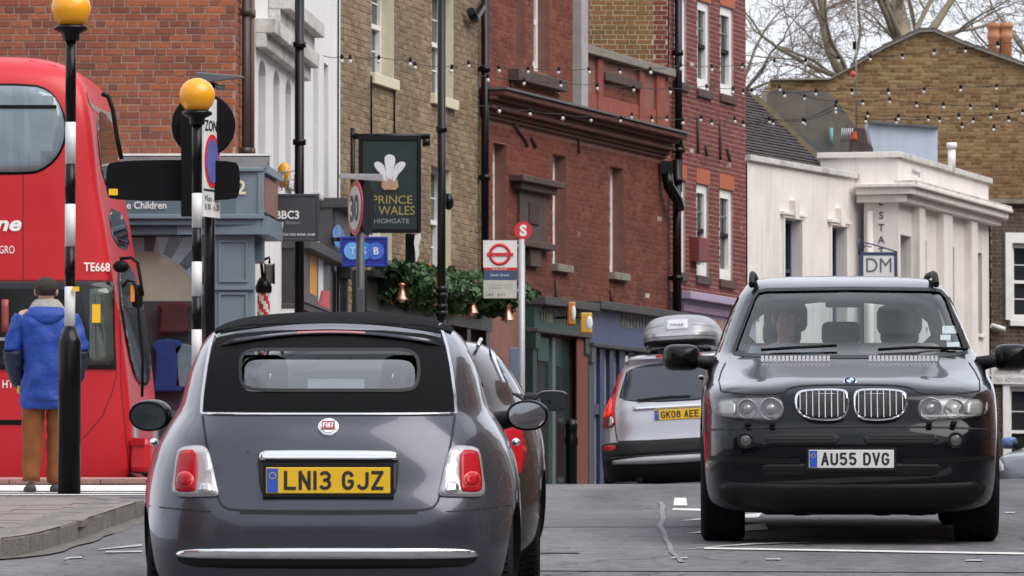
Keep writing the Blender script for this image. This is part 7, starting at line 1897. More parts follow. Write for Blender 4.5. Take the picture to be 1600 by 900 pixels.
# headlights
m_lampdark = M('lamp_housing', (.20, .20, .21), .25, .6, var=.2); m_lens = glass_mat('lamp_lens', (.95, .95, .95), 1.2, .0); m_halo = M('halo_ring', (.42, .42, .42), .2, .6)
for sg in (1, -1):
    H_ = [(1432, 642), (1436, 630), (1442, 623.5), (1470, 622), (1530, 624), (1536, 632), (1535, 646), (1528, 652), (1500, 656), (1452, 658.5), (1438, 656)]
    ring_c = [(1453.5, 639.5, 17.5), (1490, 639.5, 15.5)]
    if sg < 0: H_ = [(2658 - x, y) for x, y in H_]; ring_c = [(2658 - x, y, r) for x, y, r in ring_c]
    hl = lbuild(bsk.patch(pb_.poly(H_, 1), 'front', off=.003, thick=.006, cell=.03), 'headlight', m_lampdark, suv)
    for (cx, cy, rr) in ring_c:
        p = pb_(cx, cy); l, n = bsk.hit(*p, 'front'); r = rr * 35.9 / FPX; ax = Vector((0, 1, 0)); c = Vector((l.x, l.y + .001, l.z)); nn = (ax * .75 + n * .25).normalized()
        lbuild(MB().lathe([(r, -.02), (r * 1.0, .022), (r * .93, .024), (r * .88, .010)], c, nn, seg=32, cap=False), 'halo_ring', m_halo, hl)
        lbuild(MB().lathe([(r * .90, .010), (r * .6, -.004), (r * .5, -.006)], c, nn, seg=28), 'reflector', m_lampdark, hl)
        lbuild(MB().lathe([(r * .52, 0), (r * .5, .012), (r * .38, .024), (r * .2, .030), (0, .032)], c, nn, seg=24), 'projector_lens', M('projector', (.36, .36, .37), .05, .5, var=.3, scale=40) if 'projector' not in bpy.data.materials else bpy.data.materials['projector'], hl)
    O_ = [(1508, 627), (1530, 629), (1533, 634), (1532, 646), (1526, 650), (1507, 652)]
    if sg < 0: O_ = [(2658 - x, y) for x, y in O_]
    lbuild(bsk.patch(pb_.poly(O_, 1), 'front', off=.012, thick=.01, cell=.03, bulge=.006), 'indicator', M('indicator', (.40, .40, .39), .2, .3) if 'indicator' not in bpy.data.materials else bpy.data.materials['indicator'], hl)
    lbuild(bsk.patch(pb_.poly(H_, 1), 'front', off=.034, thick=.03, cell=.03), 'lens', m_lens, hl, recalc=False)
    for wx in (1451, 1489):
        p = pb_(wx if sg > 0 else 2658 - wx, 664); l, n = bsk.hit(*p, 'front'); lbuild(MB().box(l + n * .02, (.035, .05, .028)), 'washer_jet', m_plastic, suv, bevel=.006)
    # fog lights
    p = pb_(1493 if sg > 0 else 1165, 689); l, n = bsk.hit(*p, 'front'); c = Vector((l.x, l.y, l.z)); nn = (Vector((0, 1, 0)) * .8 + n * .2).normalized()
    fg = lbuild(MB().lathe([(.052, -.03), (.052, .006), (.044, .012), (.040, .004)], c, nn, seg=28, cap=False), 'fog_light', m_plastic, suv)
    lbuild(MB().lathe([(.042, .002), (.03, .010), (0, .014)], c, nn, seg=24), 'fog_lens', M('fog_glass', (.12, .12, .12), .08, .3) if 'fog_glass' not in bpy.data.materials else bpy.data.materials['fog_glass'], fg)
# bumper: intake slots, lower grille, rub strip, skid panel
m_dkplastic = M('bumper_plastic', (.008, .008, .009), .5, spec=.25, var=.15, bump=.05, bscale=300)
def fpatch(P, nm, mat, off=.003, thick=.006, bulge=0, it=1, cell=.03): return lbuild(bsk.patch(pb_.poly(P, it), 'front', off=off, thick=thick, cell=cell, bulge=bulge), nm, mat, suv)
for sg in (0, 1):
    P = [(1196, 682), (1204, 678), (1300, 677.5), (1314, 684), (1308, 694), (1296, 697), (1205, 696), (1194, 690)]
    s1 = fpatch([(x if sg == 0 else 2660 - x, y) for x, y in P], 'intake', m_grilleback)
    for k in range(3):
        yy = 681.5 + 5 * k; lbuild(bsk.line([pb_(x if sg == 0 else 2660 - x, yy) for x in (1200, 1230, 1260, 1304)], 'front', .008, off=.008), 'intake_bar', m_plastic, s1, recalc=False)
lg = fpatch([(1190, 729), (1200, 725), (1460, 725), (1470, 729), (1464, 742), (1450, 745), (1210, 745), (1196, 742)], 'lower_intake', m_grilleback)
for k in range(3): lbuild(bsk.line([pb_(x, 729.5 + 5.5 * k) for x in (1196, 1260, 1330, 1400, 1464)], 'front', .008, off=.008), 'intake_bar', m_plastic, lg, recalc=False)
lbuild(bsk.line([pb_(*p) for p in chaikin([(1112, 672), (1180, 668.5), (1330, 667), (1480, 668.5), (1548, 672)], 1)], 'front', .010, off=.003), 'bumper_gap', m_gap, suv, recalc=False)
lbuild(bsk.line([pb_(*p) for p in chaikin([(1110, 716), (1180, 719), (1250, 719.5)], 1)], 'front', .03, off=.010), 'rub_strip', m_dkplastic, suv, recalc=False)
lbuild(bsk.line([pb_(*p) for p in chaikin([(1550, 716), (1480, 719), (1410, 719.5)], 1)], 'front', .03, off=.010), 'rub_strip', m_dkplastic, suv, recalc=False)
lbuild(bsk.patch(pb_.poly([(1120, 752), (1200, 756), (1330, 757), (1460, 756), (1540, 752), (1530, 782), (1480, 797), (1330, 800), (1180, 797), (1130, 782)], 1), 'front', off=.010, thick=.014, cell=.05), 'lower_bumper', m_dkplastic, suv)
pz = pb_(1330, 717.5); lp, _n_ = bsk.hit(0, pz[1], 'front')
plate(suv, Vector((pz[0], lp.y + .012, pz[1])), Vector((-1, 0, 0)), Vector((0, 0, 1)), .52, .111, m_whiteplate, 'AU55 DVG', frame_m=m_plastic)
# roundel
p = pb_(1328.5, 597); l, n = bsk.hit(*p, 'front'); nn = (n + Vector((0, .6, 0))).normalized(); Zb = (Vector((0, 0, 1)) - nn * nn.z).normalized(); Xb = Zb.cross(nn) * -1
lbuild(MB().lathe([(.041, -.02), (.041, .008), (.036, .010)], l, nn, seg=32), 'badge', m_chrome, suv)
lbuild(MB().lathe([(.035, .010), (.035, .0115)], l, nn, seg=32), 'badge_rim', m_black, suv)
for k in range(4):
    a0 = k * math.pi / 2; pl = [l + nn * .0125] + [l + nn * .0125 + (Xb * math.cos(a0 + j * math.pi / 16) + Zb * math.sin(a0 + j * math.pi / 16)) * .023 for j in range(9)]
    lbuild(MB().prism(pl, nn * .001), 'badge_quarter', m_whiteletter if k % 2 else M('badge_blue', (.05, .22, .62), .4) if 'badge_blue' not in bpy.data.materials or k % 2 else bpy.data.materials['badge_blue'], suv)
m_vent = M('vent_silver', (.80, .80, .84), .5)
# wipers and scuttle vents
for (P) in ([(1190, 553), (1240, 549.5), (1308, 546)], [(1372, 553), (1430, 549), (1508, 551.5)]):
    pts = [];
    for q in P:
        a = pb_(*q); l, n = bsk.hit(*a, 'front'); pts.append(l + n * .025)
    lbuild(MB().tube(pts, .010, 7), 'wiper', m_blackmatt, suv)
for sg in (0, 1):
    for k in range(17):
        for j in range(2):
            x = (1192 + k * 6.4) if sg == 0 else (1360 + k * 6.4); yy = 560.5 + 4.6 * j
            a = pb_(x, yy); l, n = bsk.hit(*a, 'front'); lbuild(MB().box(l + n * .008, (.018, .05, .018)), 'scuttle_vent', m_vent, suv)
# mirrors, rails, wheels
for sg in (1, -1):      # local +x is the left side of the picture
    cx = sg * 1.06
    mirror_unit(suv, (cx, 2.93, 1.145), sg, (.118 if sg > 0 else .112), .11, .086, m_black, glass=True, stalk_to=(sg * .84, 2.95, 1.10), face=-1)
    lbuild(MB().tube([(sg * .575, .75, 1.64), (sg * .585, .85, 1.675), (sg * .60, 1.5, 1.69), (sg * .60, 1.90, 1.68), (sg * .605, 2.06, 1.615)], .022, 8), 'roof_rail', m_plastic, suv)
    for yy in (1.0, 3.827): wheel(suv, sg * .79, yy, .365, .275, sg, m_silverplastic, rim_r=.24)
    lbuild(bsk.line(chaikin([(2.86, 1.12), (2.92, .8), (2.90, .45), (2.7, .33), (1.95, .33)], 1), 'right' if sg > 0 else 'left', .008), 'door_gap', m_gap, suv, recalc=False)
    p, n = bsk.hit(2.1, 1.0, 'right' if sg > 0 else 'left'); lbuild(MB().ball(p + n * .02, (.025, .11, .02)), 'door_handle', m_bpaint, suv)
# underbody
lbuild(MB().box((0, 3.6, .24), (1.1, 1.4, .12)), 'underbody', m_blackmatt, suv, bevel=.03)
for sx in (-.42, -.2, .3): lbuild(MB().ball((sx, 4.0, .215), (.14, .2, .05)), 'suspension_arm', m_blackmatt, suv)
# interior
lbuild(MB().box((0, 2.75, 1.02), (1.44, .5, .2)), 'dashboard', m_interior, suv, bevel=.06)
seat(suv, .38, 1.55, .62, m_seat, w=.52, hz=.68); seat(suv, -.38, 1.55, .62, m_seatlight, w=.54, hz=.66)
lbuild(MB().box((0, .75, .95), (1.3, .16, .55)), 'rear_bench', m_seat, suv, bevel=.06)
for sx in (-.4, .0, .4): lbuild(MB().box((sx, .72, 1.29), (.26, .1, .16)), 'rear_headrest', m_seat, suv, bevel=.04)
mb = MB(); c = Vector((.38, 2.36, 1.02)); ax = Vector((0, -.85, .5)).normalized(); e1 = Vector((1, 0, 0)); e2 = ax.cross(e1)
mb.tube([c + (e1 * math.cos(a * math.pi / 16) + e2 * math.sin(a * math.pi / 16)) * .185 for a in range(33)], .016, 8, cap=False); mb.tube([c - e1 * .17, c + e1 * .17], .02, 6); lbuild(mb, 'steering_wheel', m_interior, suv)
lbuild(MB().box((0, 2.30, 1.50), (.25, .04, .07)), 'rear_view_mirror', m_blackmatt, suv, bevel=.012); lbuild(MB().ball((0, 2.22, 1.54), (.05, .04, .04)), 'mirror_mount', m_blackmatt, suv)
for (px, py, w, h) in ((1486, 514, 26, 12), (1478, 526, 16, 8), (1490, 537, 20, 7)):
    a = pb_(px, py); l, n = bsk.hit(*a, 'front'); P = [pb_(px + dx * w / 2, py + dy * h / 2) for dx, dy in ((-1, -1), (1, -1), (1, 1), (-1, 1))]
    lbuild(bsk.patch(P, 'front', off=-.010, thick=0, cell=.05), 'permit', m_cream2, suv, recalc=False)

# ------------------------------------------------------------------ silver estate car with roof box, beyond the crest
VK = [(.28, .12, 4.6, .80, 5, 4), (.36, .03, 4.75, .90, 5.5, 4), (.50, .0, 4.8, .94, 5.5, 4), (.66, .01, 4.78, .949, 5.5, 4), (.80, .05, 4.7, .945, 5.5, 4), (.96, .07, 4.5, .935, 5.5, 3.8), (1.06, .09, 4.1, .92, 5.5, 3.6),
      (1.13, .11, 3.5, .90, 5.5, 3.4), (1.22, .16, 3.2, .865, 5.2, 3.4), (1.36, .26, 2.9, .81, 5, 3.4), (1.50, .36, 2.6, .755, 5, 3.4), (1.60, .44, 2.35, .71, 4.8, 3.4), (1.67, .52, 2.15, .65, 4.5, 3.2), (1.71, .66, 1.9, .54, 4, 3), (1.735, .95, 1.6, .35, 3.2, 3), (1.74, 1.1, 1.4, .12, 2.2, 2.2)]
vme = body_mesh(interp_slices(VK, 40), K=46, sub=1); vsk = Skin(vme)
DV = 63.2
vr = at(1065, 641, DV); gzv = ground_z(vr.x, DV)
fv = Vector((.13, 1, -.028)).normalized(); xv = Vector((1, -.13, .05)).normalized(); zv = xv.cross(fv).normalized(); xv = fv.cross(zv)
Mv = frame(Vector((vr.x, DV, gzv)), xv, fv, zv)
m_silver = car_paint('silver_metallic', (.50, .50, .53), .55, .3)
vol = thing('estate_car', 'silver estate car with tall red tail lights carrying a roof box', 'car', mtx=Mv)
vme.materials.append(m_silver)
v2 = boolean(vme, [arch_cut(yy, .37, .43, sx * .6, sx * 1.05) for yy, sx in ((1.0, 1), (1.0, -1), (3.85, 1), (3.85, -1))]); fix_normals(v2, vsk)
o = bpy.data.objects.new('body', v2); COL.objects.link(o); o.parent = vol
def vp(P, nm, mat, off=.004, thick=.008, it=1, bulge=0, par=None): return lbuild(vsk.patch(chaikin(P, it, True) if it else P, 'rear', off=off, thick=thick, cell=.05, bulge=bulge), nm, mat, par or vol)
vp([(-.69, 1.18), (.69, 1.18), (.63, 1.42), (.57, 1.635), (-.57, 1.635), (-.63, 1.42)], 'rear_window', M('rear_glass_dark', (.02, .025, .035), .03, spec=.9), it=2)
vp([(-.56, 1.64), (.56, 1.64), (.54, 1.68), (-.54, 1.68)], 'spoiler', m_silver, off=.06, thick=.06, it=0); vp([(-.25, 1.645), (.25, 1.645), (.25, 1.665), (-.25, 1.665)], 'brake_light', m_redlens, off=.065, thick=.004, it=0)
for sg in (1, -1):
    T_ = [(sg * a, b) for a, b in [(.70, .93), (.895, .93), (.90, 1.06), (.86, 1.16), (.80, 1.30), (.74, 1.48), (.695, 1.63), (.65, 1.63), (.68, 1.46), (.71, 1.28), (.715, 1.10)]]
    tl = vp(T_, 'tail_light', m_redlens, off=.008, thick=.014, bulge=.008)
    vp([(sg * a, b) for a, b in [(.735, 1.07), (.885, 1.06), (.855, 1.15), (.80, 1.28), (.76, 1.28), (.745, 1.16)]], 'lit_lens', m_redlit, off=.0165, thick=.003, par=tl)
    vp([(sg * a, b) for a, b in [(.715, .95), (.80, .95), (.80, 1.04), (.725, 1.06)]], 'reverse_lens', m_silverplastic, off=.0165, thick=.003, par=tl)
    vp([(sg * a, b) for a, b in [(.70, .67), (.87, .68), (.87, .74), (.70, .735)]], 'reflector', m_redlens, off=.018)
    for yy in (1.0, 3.85): wheel(vol, sg * .80, yy, .36, .24, sg, m_silverplastic)
    mirror_unit(vol, (sg * 1.02, 3.05, 1.18), sg, .10, .1, .075, m_black, stalk_to=(sg * .86, 3.08, 1.14))
    lbuild(MB().tube([(sg * .60, .62, 1.66), (sg * .61, .75, 1.735), (sg * .63, 2.1, 1.755), (sg * .62, 2.35, 1.68)], .022, 8), 'roof_rail', m_steel, vol)
    for P in ([(.5, 1.23), (1.15, 1.23), (1.15, 1.55), (.75, 1.53)], [(1.22, 1.23), (2.05, 1.23), (2.05, 1.57), (1.22, 1.56)], [(2.13, 1.23), (3.05, 1.22), (2.55, 1.47), (2.13, 1.57)]):
        lbuild(vsk.patch(chaikin(P, 1, True), 'right' if sg > 0 else 'left', off=.003, thick=.006, cell=.08), 'side_window', m_glassdark, vol)
vp([(-.93, .60), (.93, .60), (.92, .76), (-.92, .76)], 'lower_bumper', m_plastic, off=.012, thick=.014, it=0); vp([(-.72, .50), (.72, .50), (.74, .58), (-.74, .58)], 'skid_plate', m_steel, off=.03, thick=.03, it=1); vp([(-.90, .29), (.90, .29), (.93, .595), (-.93, .595)], 'valance', m_blackmatt, off=.012, thick=.014, it=0)
vp([(-.50, 1.10), (.50, 1.10), (.50, 1.135), (-.50, 1.135)], 'handle_strip', m_chrome, off=.02, thick=.02, it=0)
lbuild(vsk.line(chaikin([(-.72, 1.62), (-.72, 1.2), (-.70, .80), (-.66, .76), (.66, .76), (.70, .80), (.72, 1.2)], 1), 'rear', .010, off=.004), 'tailgate_gap', m_gap, vol, recalc=False)
lbuild(vsk.line([(-.45, 1.205), (-.1, 1.225), (.14, 1.22)], 'rear', .022, off=.02), 'wiper', m_blackmatt, vol, recalc=False)
lv, _ = vsk.hit(0, 1.04, 'rear')
plate(vol, Vector((0.0, lv.y - .012, 1.035)), Vector((1, 0, 0)), Vector((0, 0, 1)), .52, .111, m_yellowplate, 'GK08 AEE', blue=True)
lbuild(MB().tube([(-.45, .0, .33), (-.45, .3, .35)], .04, 12), 'exhaust', m_blackmatt, vol)
# load bars and the roof box (a thing of its own, strapped on the bars)
for yy in (.95, 1.85): lbuild(MB().tube([(-.66, yy, 1.755), (.66, yy, 1.755)], .022, 8), 'load_bar', m_blackmatt, vol)
XK = [(.0, .12, 1.75, .30, 4, 3), (.03, .03, 1.84, .38, 4, 3), (.10, .0, 1.88, .42, 4, 3), (.17, .01, 1.87, .425, 4, 3), (.20, .03, 1.84, .42, 4, 3), (.30, .12, 1.7, .385, 4, 3), (.37, .24, 1.5, .32, 3.6, 3), (.40, .4, 1.3, .2, 3, 3), (.41, .5, 1.2, .08, 2.4, 2.4)]
xme = body_mesh(interp_slices(XK, 22), K=30, sub=1); xsk = Skin(xme)
Mx = Mv @ Matrix.Translation(Vector((-.02, .52, 1.79)))
box = thing('roof_box', 'silver grey roof box on the silver estate car', 'roof box', mtx=Mx)
m_boxgrey = M('box_grey', (.34, .34, .36), .3, .3, var=.06)
xme.materials.append(m_boxgrey); o = bpy.data.objects.new('lid', xme); COL.objects.link(o); o.parent = box
lbuild(xsk.patch([(-.37, .005), (.37, .005), (.40, .10), (-.40, .10)], 'rear', off=.006, thick=.01, cell=.04), 'base_tray', m_blackmatt, box)
lbuild(xsk.line([(-.41, .155), (.41, .155)], 'rear', .03, off=.012), 'rim_band', M('rim_silver', (.5, .5, .53), .25, .6), box, recalc=False)
lb = lbuild(xsk.patch([(-.12, .21), (.13, .21), (.12, .33), (-.11, .33)], 'rear', off=.006, thick=.006, cell=.04), 'label_panel', M('label_pale', (.55, .56, .60), .4), box)
l, n = xsk.hit(.0, .26, 'rear'); Zt = (Vector((0, 0, 1)) - n * n.z).normalized(); text(box, 'lettering', 'THULE', l + n * .010 - Zt * .015, Vector((1, 0, 0)), Zt, .035, m_ink, width=.15, local=True, bold=.01)
lbuild(xsk.line([(-.40, .245), (-.15, .275)], 'rear', .012, off=.005), 'moulded_rib', m_steel, box, recalc=False); lbuild(xsk.line([(.40, .245), (.16, .275)], 'rear', .012, off=.005), 'moulded_rib', m_steel, box, recalc=False)
for sx in (-.3, .3): lbuild(MB().box((sx, .43, -.02), (.08, .06, .06)).box((sx, 1.33, -.02), (.08, .06, .06)), 'clamp', m_blackmatt, box)

# ------------------------------------------------------------------ grey car parked at the right edge
cme = body_mesh(interp_slices(GK, 30), K=36, sub=1); csk = Skin(cme)
DR = 71.0; ang = R(158)
fr_ = Vector((-math.sin(R(24)), -math.cos(R(24)), 0)); front = at(1580, 760, DR - 1); fz = ground_z(front.x, DR)
Mr = car_frame(Vector((front.x, DR, 0)) - fr_ * 4.0 + Vector((0.45, 0, fz)), fr_)
pc = thing('parked_car', 'grey car with blue mirror half hidden beside the black SUV', 'car', mtx=Mr)
m_cgrey = car_paint('grey_blue_metallic', (.20, .21, .23), .5, .3); cme.materials.append(m_cgrey)
o = bpy.data.objects.new('body', cme); COL.objects.link(o); o.parent = pc
lbuild(csk.patch(chaikin([(-.62, 1.0), (.62, 1.0), (.48, 1.23), (-.48, 1.23)], 1, True), 'front', off=.003, thick=.006, cell=.06), 'windscreen', m_glassdark, pc)
for sg, v in ((1, 'right'), (-1, 'left')):
    lbuild(csk.patch(chaikin([(.62, .99), (2.72, .97), (2.25, 1.15), (2.0, 1.215), (.95, 1.22), (.72, 1.14)], 1, True), v, off=.003, thick=.006, cell=.06), 'side_window', m_glassdark, pc)
    lbuild(csk.patch([(sg * a, b) for a, b in chaikin([(.50, .62), (.76, .66), (.78, .80), (.56, .76)], 1, True)], 'front', off=.006, thick=.01, cell=.03, bulge=.01), 'headlight', m_clearlens, pc)
    mirror_unit(pc, (sg * .93, 2.5, 1.02), sg, .10, .09, .075, M('mirror_blue', (.12, .18, .38), .3) if 'mirror_blue' not in bpy.data.materials else bpy.data.materials['mirror_blue'], stalk_to=(sg * .78, 2.55, .98))
    for yy in (.72, 3.2): wheel(pc, sg * .75, yy, .305, .19, sg, m_silverplastic)
lbuild(csk.patch(chaikin([(-.45, .40), (.45, .40), (.5, .56), (-.5, .56)], 1, True), 'front', off=.004, thick=.008, cell=.05), 'grille', m_grilleback, pc)

# ------------------------------------------------------------------ red double-decker bus
UK = [(.04, .1, 9.85, 1.22, 14, 18), (.16, .03, 9.93, 1.25, 14, 22), (.6, .0, 9.95, 1.26, 14, 26), (1.0, .0, 9.92, 1.26, 14, 26), (1.5, .0, 9.86, 1.26, 14, 26), (2.1, .0, 9.76, 1.26, 14, 26), (2.6, .01, 9.68, 1.26, 14, 26),
      (3.0, .02, 9.61, 1.26, 14, 26), (3.4, .04, 9.57, 1.255, 14, 24), (3.75, .08, 9.52, 1.24, 13, 20), (3.98, .15, 9.45, 1.20, 10, 14), (4.12, .26, 9.32, 1.12, 8, 10), (4.20, .42, 9.15, 1.0, 7, 8), (4.25, .65, 8.95, .8, 6, 6), (4.28, .95, 8.6, .5, 5, 5)]
ume = body_mesh(interp_slices(UK, 46), K=70, sub=1); usk = Skin(ume)
fu = Vector((math.cos(R(3)), -math.sin(R(3)), 0)); gu = 2.09
tip = at(233, 720, 56.4)
Mu = car_frame(Vector((tip.x + .10, 56.9, gu)) - fu * 10.12, fu)
bus = thing('double_decker_bus', 'red double-decker bus with rounded upper window behind the man in blue', 'bus', mtx=Mu)
m_busred = M('bus_red', (.50, .010, .018), .38, var=.05, scale=1.5, coat=.15, dirt=.1, dirtcol=(.25, .02, .025))
MuI = Mu.inverted()
def bmp(px, py):
    """pixel -> (y, z) on the offside plane of the bus"""
    o_, d = MuI @ CAM, MuI.to_3x3() @ ray(px, py); t = (1.255 - o_.x) / d.x; p = o_ + d * t; return (p.y, p.z)
ume.materials.append(m_busred)
u2 = boolean(ume, [arch_cut(yy, .48, .58, sx * .9, sx * 1.4) for yy, sx in ((7.45, 1), (7.45, -1), (2.3, 1), (2.3, -1))]); fix_normals(u2, usk)
o = bpy.data.objects.new('body', u2); COL.objects.link(o); o.parent = bus
def up_(P, nm, mat, off=.004, thick=.008, it=0, px=True, cell=.12, par=None, v='right'): return lbuild(usk.patch(chaikin([bmp(*p) for p in P] if px else P, it, True) if it else ([bmp(*p) for p in P] if px else P), v, off=off, thick=thick, cell=cell), nm, mat, par or bus)
m_busglass = M('bus_glass_sky', (.17, .22, .255), .06, var=.30, scale=1.1, spec=.8, streak=.5, streakcol=(.30, .36, .40), rvar=0)  # blue-grey base and streaks stand in for reflected sky and daylight showing through
m_busglass_d = M('bus_glass_dark', (.016, .019, .021), .05, var=.6, scale=2.2, spec=.35, rvar=0)
yW = bmp(0, 200)[0]
def wpoly(g):
    pr = [(-60, 134 - g), (50, 134 - g), (74, 142 - g), (90, 158 - g * .8), (99 + g, 184), (101 + g, 206), (97 + g, 228), (84 + g * .7, 250 + g * .7), (64, 265 + g), (44, 269 + g), (-60, 269 + g)]
    P = [bmp(*p) for p in pr]; z1, z0 = P[0][1], P[-1][1]; return [(8.35, z1)] + P[1:-1] + [(8.35, z0)]
rimU = wpoly(4); inU = wpoly(0)
w1 = lbuild(usk.patch(chaikin(rimU, 1, True), 'right', off=.004, thick=.01, cell=.12), 'upper_window', m_blackmatt, bus)
lbuild(usk.patch(chaikin(inU, 1, True), 'right', off=.009, thick=.004, cell=.12), 'pane', m_busglass, w1)
lbuild(usk.line([bmp(-40, 167), bmp(88, 167)], 'right', .035, off=.016), 'divider', m_blackmatt, w1, recalc=False)
for k in range(5):     # further upper windows along the bus, out of frame
    y1 = 8.25 - k * 1.55; z0, z1 = rimU[-1][1], rimU[0][1]
    w_ = lbuild(usk.patch([(y1 - 1.45, z0), (y1, z0), (y1, z1), (y1 - 1.45, z1)], 'right', off=.004, thick=.01, cell=.3), 'upper_window', m_busglass_d, bus)
zl0, zl1 = bmp(60, 577)[1], bmp(60, 440)[1]
yA = bmp(181, 500)[0]; yAt = bmp(174, 445)[0]
w2 = lbuild(usk.patch([(7.0, zl0), (yA, zl0), (yAt, zl1), (7.0, zl1)], 'right', off=.018, thick=.03, cell=.08), 'cab_window', m_busglass_d, bus)
P = [bmp(x, y) for x, y in ((140, 570), (177, 570), (172, 448), (140, 452))]
lbuild(usk.patch(P, 'right', off=.024, thick=.004, cell=.08), 'cab_reflection', M('cab_reflection_tint', (.055, .068, .06), .06, var=.6, scale=3, spec=.8, rvar=0), w2)  # pale greenish patch painted as a reflection on the cab window
lbuild(usk.patch([bmp(x, y) for x, y in ((3, 468), (14, 468), (14, 520), (3, 520))], 'right', off=.024, thick=.004, cell=.1), 'notice', M('notice_red', (.28, .05, .04), .5), w2)
lbuild(usk.line([bmp(-20, 530), bmp(40, 530)], 'right', .03, off=.026), 'rail', m_steel, w2, recalc=False)
MB_y = MB().box(tuple(Vector((1.285, *bmp(151, 490)))), (.01, .08, .18)); lbuild(MB_y, 'handrail', m_yellowplate, w2)
lbuild(usk.line([bmp(-60, 660), bmp(60, 660)], 'right', .05, off=.004), 'waist_line', m_blackmatt, bus, recalc=False)
for ln in ([(-60, 438), (178, 438)], [(36, 270), (36, 436)], [(180, 430), (186, 520), (188, 600), (200, 735)], [(182, 580), (176, 610), (160, 650), (130, 685)]):
    lbuild(usk.line([bmp(*p) for p in ln], 'right', .010, off=.003), 'panel_gap', M('red_gap', (.12, .006, .01), .6) if 'red_gap' not in bpy.data.materials else bpy.data.materials['red_gap'], bus, recalc=False)
# front corner mouldings
m_busgrey = M('bus_trim', (.20, .17, .17), .4)
for ln in ([(132, 140), (146, 190), (158, 250), (170, 330), (178, 400), (184, 440)],):
    lbuild(usk.line([bmp(*p) for p in ln], 'right', .03, off=.006), 'corner_trim', m_busgrey, bus, recalc=False)
xr = Vector((0, 1, 0)); 
def btext(s, px, py, h, w=None, align='C', bold=0, shear=0):
    y, z = bmp(px, py); l, n = usk.hit(y, z, 'right'); l2, n2 = usk.hit(y + (-.25 if align == 'R' else .12), z, 'right'); l1 = l if align == 'R' else usk.hit(y - .12, z, 'right')[0]; xd = ((l - l2) if align == 'R' else (l2 - l1)).normalized(); text(bus, 'lettering', s, l + Vector((.008, 0, 0)), xd, Vector((0, 0, 1)), h, m_whiteletter, width=w, align=align, bold=bold, shear=shear, local=True, ext=.004)
btext('metroline', 34, 360, .14, 1.0, 'R', .03, .25); btext('GRO', 23, 396, .075, .15, 'R'); btext('TE668', 151, 423.5, .082, .26, 'C', .015); btext('HT', 21, 606, .075, .105, 'R', .01)
# windscreens on the front
lbuild(usk.patch(chaikin([(-.98, 1.05), (.98, 1.05), (.97, 2.25), (-.97, 2.25)], 2, True), 'front', off=.02, thick=.03, cell=.08), 'windscreen', m_busglass_d, bus)
lbuild(usk.patch(chaikin([(-.86, 2.95), (.86, 2.95), (.80, 3.75), (-.80, 3.75)], 2, True), 'front', off=.004, thick=.01, cell=.12), 'upper_windscreen', m_busglass_d, bus)
lbuild(usk.patch(chaikin([(-.72, 2.4), (.72, 2.4), (.72, 2.78), (-.72, 2.78)], 1, True), 'front', off=.004, thick=.01, cell=.12), 'destination_blind', m_glassdark, bus)
for sx in (1, -1):
    lbuild(usk.patch([(sx * a, b) for a, b in chaikin([(.66, .45), (1.02, .45), (1.02, .70), (.66, .70)], 1, True)], 'front', off=.02, thick=.025, cell=.08), 'headlight', m_clearlens, bus)
    for yy in (7.45, 2.3): wheel(bus, sx * 1.10, yy, .48, .28, sx, m_steel, rim_r=.29)
def bl3(px, py, x=1.2):
    y, z = bmp(px, py); return Vector((x, y, z))
lbuild(MB().tube([bl3(158, 146), bl3(168, 150), bl3(175, 170), bl3(182, 215), bl3(189, 248)], .022, 8), 'guard_rail', m_blackmatt, bus)
lbuild(MB().tube([bl3(-5, 101, .9), bl3(40, 92, .9), bl3(80, 101, .95), bl3(103, 116, 1.0)], .022, 8), 'roof_trim', m_busred, bus)
lbuild(MB().tube([bl3(186, 404), bl3(204, 402), bl3(214, 410), bl3(219, 440), bl3(222, 462)], .016, 8), 'mirror_arm', m_blackmatt, bus)
lbuild(MB().tube([bl3(191, 448), bl3(198, 438), bl3(208, 440), bl3(214, 460), bl3(216, 500), bl3(222, 560), bl3(221, 620)], .014, 8), 'mirror_arm', m_blackmatt, bus)
lbuild(MB().ball(bl3(188, 416), (.06, .08, .06)), 'camera_pod', m_blackmatt, bus); lbuild(MB().box(bl3(212, 462, 1.1), (.12, .10, .22)), 'wing_mirror', m_blackmatt, bus, bevel=.03)
lbuild(MB().box(bl3(206, 458, 1.18), (.03, .04, .16)), 'amber_marker', m_amberlens, bus)
lbuild(MB().box(bl3(216, 712, .9), (.5, .20, .34)), 'front_bumper', m_busred, bus, bevel=.06)
lbuild(MB().box(bl3(213, 690, 1.16), (.02, .14, .07)), 'bumper_lamp', m_redlens, bus)
# ================================================================== people
def skin_mesh(name, joints, edges, sub=2, extra=None):
    names = list(joints); idx = {n: i for i, n in enumerate(names)}
    me = bpy.data.meshes.new(name); me.from_pydata([joints[n][0] for n in names], [(idx[a], idx[b]) for a, b in edges], []); me.update()
    ob = bpy.data.objects.new('tmp', me); COL.objects.link(ob)
    ob.modifiers.new('skin', 'SKIN'); ss = ob.modifiers.new('sub', 'SUBSURF'); ss.levels = sub; ss.render_levels = sub
    for n, sv in zip(names, me.skin_vertices[0].data):
        r = joints[n][1]; sv.radius = (r, r) if not isinstance(r, tuple) else r; sv.use_root = (n == 'pelvis')
    dg = bpy.context.evaluated_depsgraph_get(); dg.update(); r = bpy.data.meshes.new_from_object(ob.evaluated_get(dg)); bpy.data.objects.remove(ob)
    if extra:
        bm = bmesh.new(); bm.from_mesh(r); e = extra.mesh('e'); bm.from_mesh(e); bm.to_mesh(r); bm.free()
    r.polygons.foreach_set('use_smooth', [True] * len(r.polygons)); r.update(); return r
